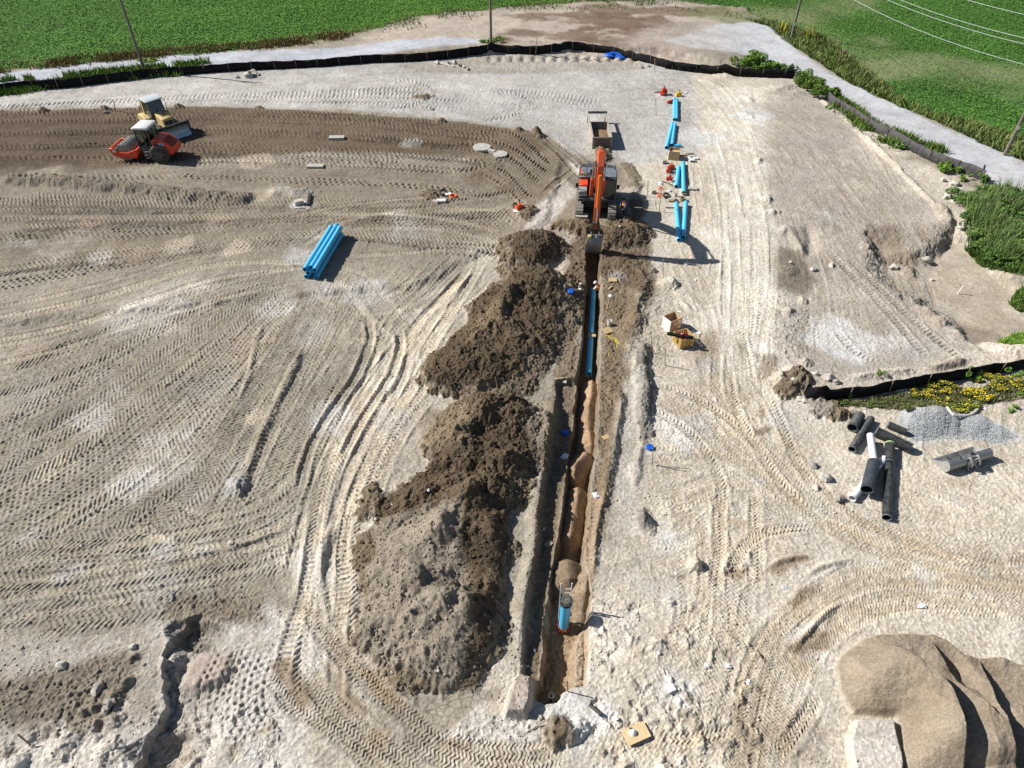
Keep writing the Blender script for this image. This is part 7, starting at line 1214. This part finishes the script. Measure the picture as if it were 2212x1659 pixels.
def inpoly(pts, n, seed):
    P = np.array(pts); r = np.random.default_rng(seed); x = r.uniform(P[:, 0].min(), P[:, 0].max(), n*4); y = r.uniform(P[:, 1].min(), P[:, 1].max(), n*4); ins = np.zeros(len(x), bool)
    for i in range(len(P)):
        ax, ay = P[i]; bx, by = P[(i+1) % len(P)]
        if ay != by: ins ^= ((ay > y) != (by > y)) & (x < (bx-ax)*(y-ay)/(by-ay)+ax)
    return x[ins][:n], y[ins][:n]
# crops
cr = np.random.default_rng(3)
def crop(name, x, y, label_seed, size, cols, thin):
    r_ = np.clip(np.searchsorted(ROWY, y), 1, R-1); c_ = np.clip(np.searchsorted(COLS, x/depth_of(y)), 1, C_-1); keep = (fm[r_, c_] > .55)
    if thin: keep &= (pf[r_, c_] < .05+cr.random(len(x))*.6)
    keep &= (fbm(x.astype(np.float32), y.astype(np.float32), 2.5, 3, 700) > -.55+.6*(cr.random(len(x))-.5))
    x, y = x[keep], y[keep]; n = len(x); z = zgrid(x, y)+cr.random(n)*.30; co = np.stack([x, y, z], 1); base = np.array(cols)[cr.integers(0, len(cols), n)]*(1+.22*fbm(x.astype(np.float32), y.astype(np.float32), 9, 3, 710))[:, None]
    o = leaves(name, co, size, base, 1.2, label_seed, .75, .10); o['kind'] = 'stuff'; return o
n = 460000; y = 78+np.round(cr.random(n)*56/.38)*.38+cr.normal(size=n)*.09; x = -102+cr.random(n)*125
crop('field_crop', x, y, 1, .105, [(.10, .25, .025), (.085, .22, .022), (.125, .28, .035), (.08, .20, .022)], False)
n = 340000; y = 50+cr.random(n)*85; x = 26+cr.random(n)*90
crop('field_crop', x, y, 2, .10, [(.085, .21, .03), (.07, .185, .028), (.105, .23, .035), (.07, .17, .025)], True)
# ditch and fence line weeds
x, y = inpoly(ditch, 26000, 5); k = (x < 80) & (cr.random(len(x)) < sst(-.7, .5, fbm(x.astype(np.float32), y.astype(np.float32), 3, 3, 730))+.15); x, y = x[k], y[k]
o = blades('ditch_weeds', np.stack([x, y, zgrid(x, y)], 1), .6, .06, np.array([(.12, .19, .04), (.09, .15, .03), (.17, .22, .06), (.20, .20, .08)])[cr.integers(0, 4, len(x))], 4, lean=.5); o['kind'] = 'stuff'
def along(pts, n, spread, seed, thr=-.2):
    P = spline(pts, .5); r = np.random.default_rng(seed); i = r.integers(0, len(P), n); q = P[i]+r.normal(size=(n, 2))*spread; k = fbm(q[:, 0].astype(np.float32), q[:, 1].astype(np.float32), 2.5, 2, seed)+.3*r.random(n) > thr; return q[k][:, 0], q[k][:, 1]
x, y = along(TG(1, [(0, 560), (100, 550), (220, 530), (350, 505), (520, 480), (700, 470), (850, 455), (1050, 440), (1150, 425)]), 9000, .45, 41); o = blades('fence_weeds', np.stack([x, y, zgrid(x, y)], 1), .48, .07, np.array([(.12, .22, .03), (.08, .15, .025), (.17, .26, .04)])[cr.integers(0, 3, len(x))], 6); o['kind'] = 'stuff'
x, y = along(TG(1, [(0, 480), (150, 480), (330, 462), (470, 455), (700, 430), (900, 415), (1060, 398), (1160, 390), (1230, 380)]), 2200, .35, 43, .3); o = blades('roadside_weeds', np.stack([x, y, zgrid(x, y)], 1), .55, .08, np.array([(.14, .24, .04), (.19, .28, .05)])[cr.integers(0, 2, len(x))], 7); o['kind'] = 'stuff'
x, y = along(TG(3, [(1080, 600), (1180, 660), (1300, 740), (1400, 790), (1560, 860), (1700, 905)]), 3500, .35, 47, 0); x2, y2 = along(TG(3, [(1060, 640), (1150, 700), (1300, 800), (1420, 880), (1540, 900)]), 2200, .4, 49, .1); x = np.concatenate([x, x2]); y = np.concatenate([y, y2]); o = blades('fence_weeds', np.stack([x, y, zgrid(x, y)], 1), .5, .06, np.array([(.11, .18, .035), (.14, .22, .04)])[cr.integers(0, 2, len(x))], 8); o['kind'] = 'stuff'
def bush(c, rx, ry, h, n, col, label, seed, name='shrub', cat='shrub', size=.10, flowers=None, stem=True, group=None):
    p = Vector(c); r = np.random.default_rng(seed); o = thing(name, p, 0, label, cat, group); k = max(6, int(11*rx)); lob = [(r.uniform(-.8, .8)*rx, r.uniform(-.8, .8)*ry, r.uniform(.15, .75)*h, r.uniform(.18, .42)) for _ in range(k)]; pts = []
    for i in range(k):
        lx_, ly_, lz_, s = lob[i]; m_ = n//k; d = r.normal(size=(m_, 3)); d /= np.linalg.norm(d, axis=1)[:, None]; rad = (.55+.5*r.random(m_)**.5)[:, None]; pts.append(np.array([lx_, ly_, lz_])+d*rad*np.array([s*rx, s*ry, s*h*.75]))
    pts = np.concatenate(pts); pts[:, 2] = np.abs(pts[:, 2]); cc = np.array(col)*(1+.25*np.sin(pts[:, :1]*4+seed)*np.cos(pts[:, 1:2]*5)); leaves('foliage', pts, size*.8, cc, .4, seed, .6, .25, o)
    if stem:
        b = MB()
        for lx_, ly_, lz_, s in lob[:6]: b.tube([(0, 0, -.05), (lx_*.4, ly_*.4, lz_*.5), (lx_, ly_, lz_)], [.035, .022, .012], 5)
        b.build('stems', m_pole, o)
    if flowers:
        q = pts[r.random(len(pts)) < max(.12, flowers[1]*.35)]+np.array([0, 0, .05]); leaves('flowers', q, size*.8, np.array(flowers[0]), 1.0, seed+1, .9, .3, o)['kind'] = 'stuff'
    return o
gr1 = (.15, .27, .04); gr2 = (.075, .15, .03); gr3 = (.11, .21, .04)
for i, (X, Y, rx, ry, h, n, c, lb) in enumerate(((540, 395, 2.2, 1.4, 1.6, 5200, gr1, 'big bright green bush behind the right end of the far fence'), (640, 412, 1.6, 1.0, 1.0, 2600, gr1, 'lower green bush to the right of the big one behind the fence'), (720, 425, 1.5, .8, .8, 1800, gr3, 'small low bush near the right end of the far fence'), (818, 440, .9, .7, 1.3, 700, (.10, .16, .07), 'wispy pale shrub at the right end of the far fence'),
        (885, 500, 1.6, 1.3, 1.4, 3400, (.085, .16, .025), 'upper leafy bush between the fence end and the gravel road'), (940, 535, 1.7, 1.2, 1.4, 3600, (.12, .19, .03), 'middle leafy bush between the fence end and the gravel road'), (1005, 580, 1.6, 1.2, 1.3, 3200, (.10, .18, .03), 'lower leafy bush between the fence end and the gravel road'),
        (1735, 1025, .7, .7, .9, 700, gr1, 'small green plant in front of the faded fence'), (1812, 1030, .5, .5, .6, 350, gr1, 'tiny green plant near the faded fence end'), (1945, 1085, .6, .6, .8, 500, gr3, 'plant at the foot of the last fence post'), (1440, 870, .8, .6, .5, 500, gr3, 'low weed clump behind the white boulder'), (1500, 890, .9, .5, .45, 500, gr3, 'low weed clump right of the white boulder'), (1860, 1085, .5, .5, .5, 300, gr1, 'small weed clump beside the large pale boulder'))):
    bush(aT(3, X, Y), rx, ry, h, n, c, lb, 100+i, size=.13)
for i, (X, Y, rx, ry, h, n) in enumerate(((1890, 1215, 1.9, 1.4, 1.3, 3600), (2000, 1260, 2.0, 1.5, 1.5, 4200), (1930, 1330, 1.8, 1.5, 1.4, 4000), (2040, 1370, 1.9, 1.5, 1.5, 4200), (1990, 1450, 1.8, 1.4, 1.3, 4000), (2110, 1460, 1.9, 1.5, 1.5, 4200), (2090, 1550, 1.7, 1.2, 1.2, 3400), (2200, 1480, 1.9, 1.5, 1.5, 4200), (2200, 1570, 1.9, 1.4, 1.3, 4000), (2130, 1190, 1.5, 1.1, 1.2, 3000), (2205, 1210, 1.6, 1.2, 1.3, 3200), (1990, 1150, 1.7, .9, .7, 2200), (2290, 1370, 2.2, 1.6, 1.5, 3600))):
    lb = ('leftmost dark green shrub of the thicket at the right edge', 'second dark green shrub at the top of the thicket', 'left shrub in the upper middle of the thicket', 'right shrub in the upper middle of the thicket', 'left shrub in the lower middle of the thicket', 'middle shrub low in the thicket', 'lowest shrub of the thicket above the dried pond', 'shrub at the frame edge in the middle of the thicket', 'shrub at the frame edge low in the thicket', 'round dark shrub above the sandy bank at the right edge', 'dark shrub at the frame edge above the sandy bank', 'low green growth between the fence end and the thicket', 'shrub half outside the frame beside the thicket')[i]
    bush(aT(3, X, Y), rx*.95, ry*.95, h*.7, int(n*.9), ((.11, .19, .04), (.13, .23, .05), (.085, .16, .035), (.14, .22, .06))[i % 4], lb, 150+i, size=.10, group='shrubs of the thicket')
yel = ((.62, .46, .03), .30); ol = (.10, .14, .035)
for i, (X, Y, rx, ry, h, n, fl, lb) in enumerate(((1610, 900, .8, .5, .35, 1800, yel, 'left clump of yellow flowers in the near fence patch'), (1690, 860, 1.1, .55, .35, 2600, ((.62, .46, .03), .4), 'widest clump of yellow flowers in front of the near fence'), (1740, 840, .7, .4, .4, 1200, ((.5, .4, .05), .12), 'olive weed clump touching the near fence'), (1935, 900, .95, .6, .35, 2600, ((.70, .52, .03), .5), 'round ring of bright yellow flowers'), (1990, 800, .9, .45, .4, 2000, yel, 'yellow flower clump nearest the green shrub'), (2070, 840, 1.2, .55, .4, 2800, ((.62, .46, .03), .38), 'long yellow flower clump at the right'), (2200, 850, 1.0, .6, .4, 2200, yel, 'yellow flower clump at the frame edge'), (1855, 975, 1.0, .5, .3, 2000, ((.5, .45, .04), .2), 'yellow green clump inside the curved filter sock'), (1720, 945, .5, .35, .25, 800, yel, 'small yellow clump between the two flower patches'), (1560, 975, .8, .4, .22, 1100, None, 'low green clump left of the gravel pile'), (1450, 940, .8, .35, .22, 900, None, 'flat green clump in front of the white board'), (1330, 962, .8, .25, .18, 900, None, 'flat green clump above the black pipes'), (1150, 945, 1.2, .3, .18, 900, None, 'thin line of weeds along the near fence foot'), (1170, 895, .5, .4, .35, 500, None, 'taller weed against the near fence'), (1890, 790, .65, .55, .7, 1800, None, 'round bright green shrub in front of the near fence'), (2125, 780, .5, .4, .6, 500, None, 'spindly pale shrub by the near fence at the right'), (2145, 985, .4, .3, .3, 400, None, 'small green tuft on the gravel at the right'), (2205, 915, .5, .4, .3, 500, None, 'green tuft at the frame edge above the gravel'), (1350, 775, .3, .3, .4, 250, None, 'small weed behind the near fence'))):
    bush(aT(6, X, Y), rx, ry, h, n, ol if fl else (gr1 if i > 12 else (.13, .16, .05)), lb, 200+i, 'flowering_weed' if fl else 'weed_clump', 'flowers' if fl else 'weeds', .055, fl, False)
x, y = inpoly(TG(6, [(2070, 550), (2110, 520), (2212, 480), (2700, 400), (2700, 560), (2212, 580), (2130, 580)]), 9000, 61); o = blades('lime_grass', np.stack([x, y, zgrid(x, y)], 1), .3, .035, np.array((.20, .33, .05)), 9); o['kind'] = 'stuff'
x, y = inpoly(TG(6, [(2150, 300), (2180, 240), (2300, 200), (2700, 250), (2700, 420), (2200, 340)]), 6000, 62); o = blades('bank_grass', np.stack([x, y, zgrid(x, y)], 1), .35, .04, np.array((.10, .17, .03)), 10); o['kind'] = 'stuff'
x, y = inpoly(TG(6, [(1880, -30), (2212, -60), (2700, 50), (2700, 300), (2212, 190), (2060, 110), (1960, 60)]), 9000, 63); o = blades('bank_grass', np.stack([x, y, zgrid(x, y)], 1), .5, .04, np.array([(.06, .12, .025), (.09, .15, .03)])[cr.integers(0, 2, len(x))], 11); o['kind'] = 'stuff'
x, y = along(PG([(855, 62), (960, 40), (1050, 25), (1250, 10), (1450, 8), (1650, 22)]), 3500, 2.2, 71, .2); o = blades('edge_grass', np.stack([x, y, zgrid(x, y)], 1), .3, .06, np.array((.14, .19, .06)), 12); o['kind'] = 'stuff'
x, y = inpoly(TG(6, [(1380, 900), (1600, 840), (1900, 860), (2212, 820), (2212, 920), (1900, 960), (1500, 990), (1100, 960)]), 5000, 73); o = blades('patch_weeds', np.stack([x, y, zgrid(x, y)], 1), .16, .03, np.array([(.13, .15, .05), (.2, .19, .09)])[cr.integers(0, 2, len(x))], 13); o['kind'] = 'stuff'
bush(at(1064, 88), 1.6, 1.0, .5, 900, gr1, 'green tuft at the foot of the middle utility pole', 300, 'weed_clump', 'weeds', .12, None, False); bush(at(318, 132), 1.3, .7, .4, 700, (.22, .30, .03), 'yellow green tuft right of the leftmost utility pole', 301, 'weed_clump', 'weeds', .12, None, False)
x, y = along(PG([(-80, 160), (0, 150), (150, 134), (300, 120), (450, 108), (640, 90), (740, 76)]), 9000, .7, 81, -.1); o = blades('field_edge_weeds', np.stack([x, y, zgrid(x, y)], 1), .4, .08, np.array([(.22, .15, .06), (.17, .17, .05), (.26, .19, .09)])[cr.integers(0, 3, len(x))], 14); o['kind'] = 'stuff'
x, y = inpoly(TG(3, [(1850, 1180), (2000, 1130), (2230, 1200), (2300, 1400), (2300, 1600), (2060, 1560), (1900, 1450)]), 9000, 83); k = fbm(x.astype(np.float32), y.astype(np.float32), 1.5, 2, 84) > -.05; x, y = x[k], y[k]; o = blades('thicket_grass', np.stack([x, y, zgrid(x, y)], 1), 1.15, .035, np.array([(.10, .18, .05), (.16, .25, .07), (.2, .24, .1)])[cr.integers(0, 3, len(x))], 15, lean=.25); o['kind'] = 'stuff'
# loose clods round the heaps and loose stones: too many to count
cl_pts = []; rr_ = np.random.default_rng(21)
xs = rr_.uniform(-9, 14, 60000); ys_ = rr_.uniform(10, 60, 60000); r_ = np.clip(np.searchsorted(ROWY, ys_), 1, R-1); c_ = np.clip(np.searchsorted(COLS, xs/depth_of(ys_)), 1, C_-1); k = (SPM[r_, c_] > .3) & (rr_.random(60000) < .40); xs, ys_ = xs[k], ys_[k]; zc_ = HT[r_[k], c_[k]]; n = len(xs)
def octas(name, x, y, z, s, col, material):
    r = np.random.default_rng(len(x)); n = len(x); base = np.array([(1, 0, 0), (0, 1, 0), (-1, 0, 0), (0, -1, 0), (0, 0, 1), (0, 0, -1)], float); sc = s[:, None, None]*(.6+.7*r.random((n, 6, 1))); a = r.random(n)*6.28; ca, sa = np.cos(a)[:, None], np.sin(a)[:, None]; v = base[None]*sc; vx = v[..., 0]*ca-v[..., 1]*sa; vy = v[..., 0]*sa+v[..., 1]*ca; v = np.stack([vx+x[:, None], vy+y[:, None], v[..., 2]*.75+(z+s*.3)[:, None]], -1).reshape(-1, 3)
    f0 = np.array([(0, 1, 4), (1, 2, 4), (2, 3, 4), (3, 0, 4), (1, 0, 5), (2, 1, 5), (3, 2, 5), (0, 3, 5)]); f = (f0[None]+(np.arange(n)*6)[:, None, None]).reshape(-1, 3); o = mesh_from(name, v, f, material, np.repeat(col, 6, 0), False); o['kind'] = 'stuff'; return o
octas('soil_clods', xs, ys_, zc_, .03+.07*rr_.random(n)**3, ALB[r_[k], c_[k]]*(.85+.5*rr_.random((n, 1))), M_SOIL)
xs = []; ys_ = []
px = rr_.uniform(0, 2212, 26000); py = rr_.uniform(150, 1659, 26000); xy = np.array([G(a, b) for a, b in zip(px, py)]); r_ = np.clip(np.searchsorted(ROWY, xy[:, 1]), 1, R-1); c_ = np.clip(np.searchsorted(COLS, xy[:, 0]/depth_of(xy[:, 1])), 1, C_-1); k = (fm[r_, c_] < .1) & (fbm(xy[:, 0].astype(np.float32), xy[:, 1].astype(np.float32), 3, 3, 900) > -.1+.3*rr_.random(26000)) & (~LABEL['sand'][r_, c_]); xy = xy[k]; r_ = r_[k]; c_ = c_[k]; n = len(xy)
octas('loose_stones', xy[:, 0], xy[:, 1], HT[r_, c_], .018+.05*rr_.random(n)**4, np.clip(ALB[r_, c_]*(.7+.8*rr_.random((n, 1))), 0, .7), M_SOIL)
gx, gy = inpoly(gp, 9000, 77); gk = zgrid(gx, gy); octas('gravel_stones', gx, gy, gk, .018+.02*rr_.random(len(gx)), np.array((.40, .42, .43))*(.5+.8*rr_.random((len(gx), 1))), M_GRAV)
# pieces of one kind on a machine: each becomes a part of its own
def split_loose(o):
    bm = bmesh.new(); bm.from_mesh(o.data); bm.faces.ensure_lookup_table(); seen_ = set(); groups_ = []
    for f in bm.faces:
        if f.index in seen_: continue
        st_ = [f]; seen_.add(f.index); g_ = []
        while st_:
            q_ = st_.pop(); g_.append(q_.index)
            for e in q_.edges:
                for h in e.link_faces:
                    if h.index not in seen_: seen_.add(h.index); st_.append(h)
        groups_.append(g_)
    bm.free()
    if len(groups_) < 2 or len(groups_) > 40: return
    src = o.data
    for gi, g_ in enumerate(groups_):
        b2 = bmesh.new(); b2.from_mesh(src); b2.faces.ensure_lookup_table(); ks = set(g_); bmesh.ops.delete(b2, geom=[f for f in b2.faces if f.index not in ks], context='FACES'); me = bpy.data.meshes.new(o.name.split('.')[0]); b2.to_mesh(me); b2.free()
        for m in src.materials: me.materials.append(m)
        if gi == 0: first = me
        else: c = o.copy(); c.data = me; COL.objects.link(c)
    o.data = first
for o in [o for o in COL.objects if o.type == 'MESH' and o.name.split('.')[0] in ('engine_cover', 'handrail', 'pin', 'bucket_lug', 'white_sticker', 'emblem', 'cab_window', 'step', 'push_arm', 'piston_rod', 'bucket_tooth', 'inner_gusset', 'bucket_link', 'blade_side', 'drum_frame', 'cab_frame', 'seat', 'red_bolts', 'front_step')]: split_loose(o)
print('all', round(time.time()-_t0, 1), 's')
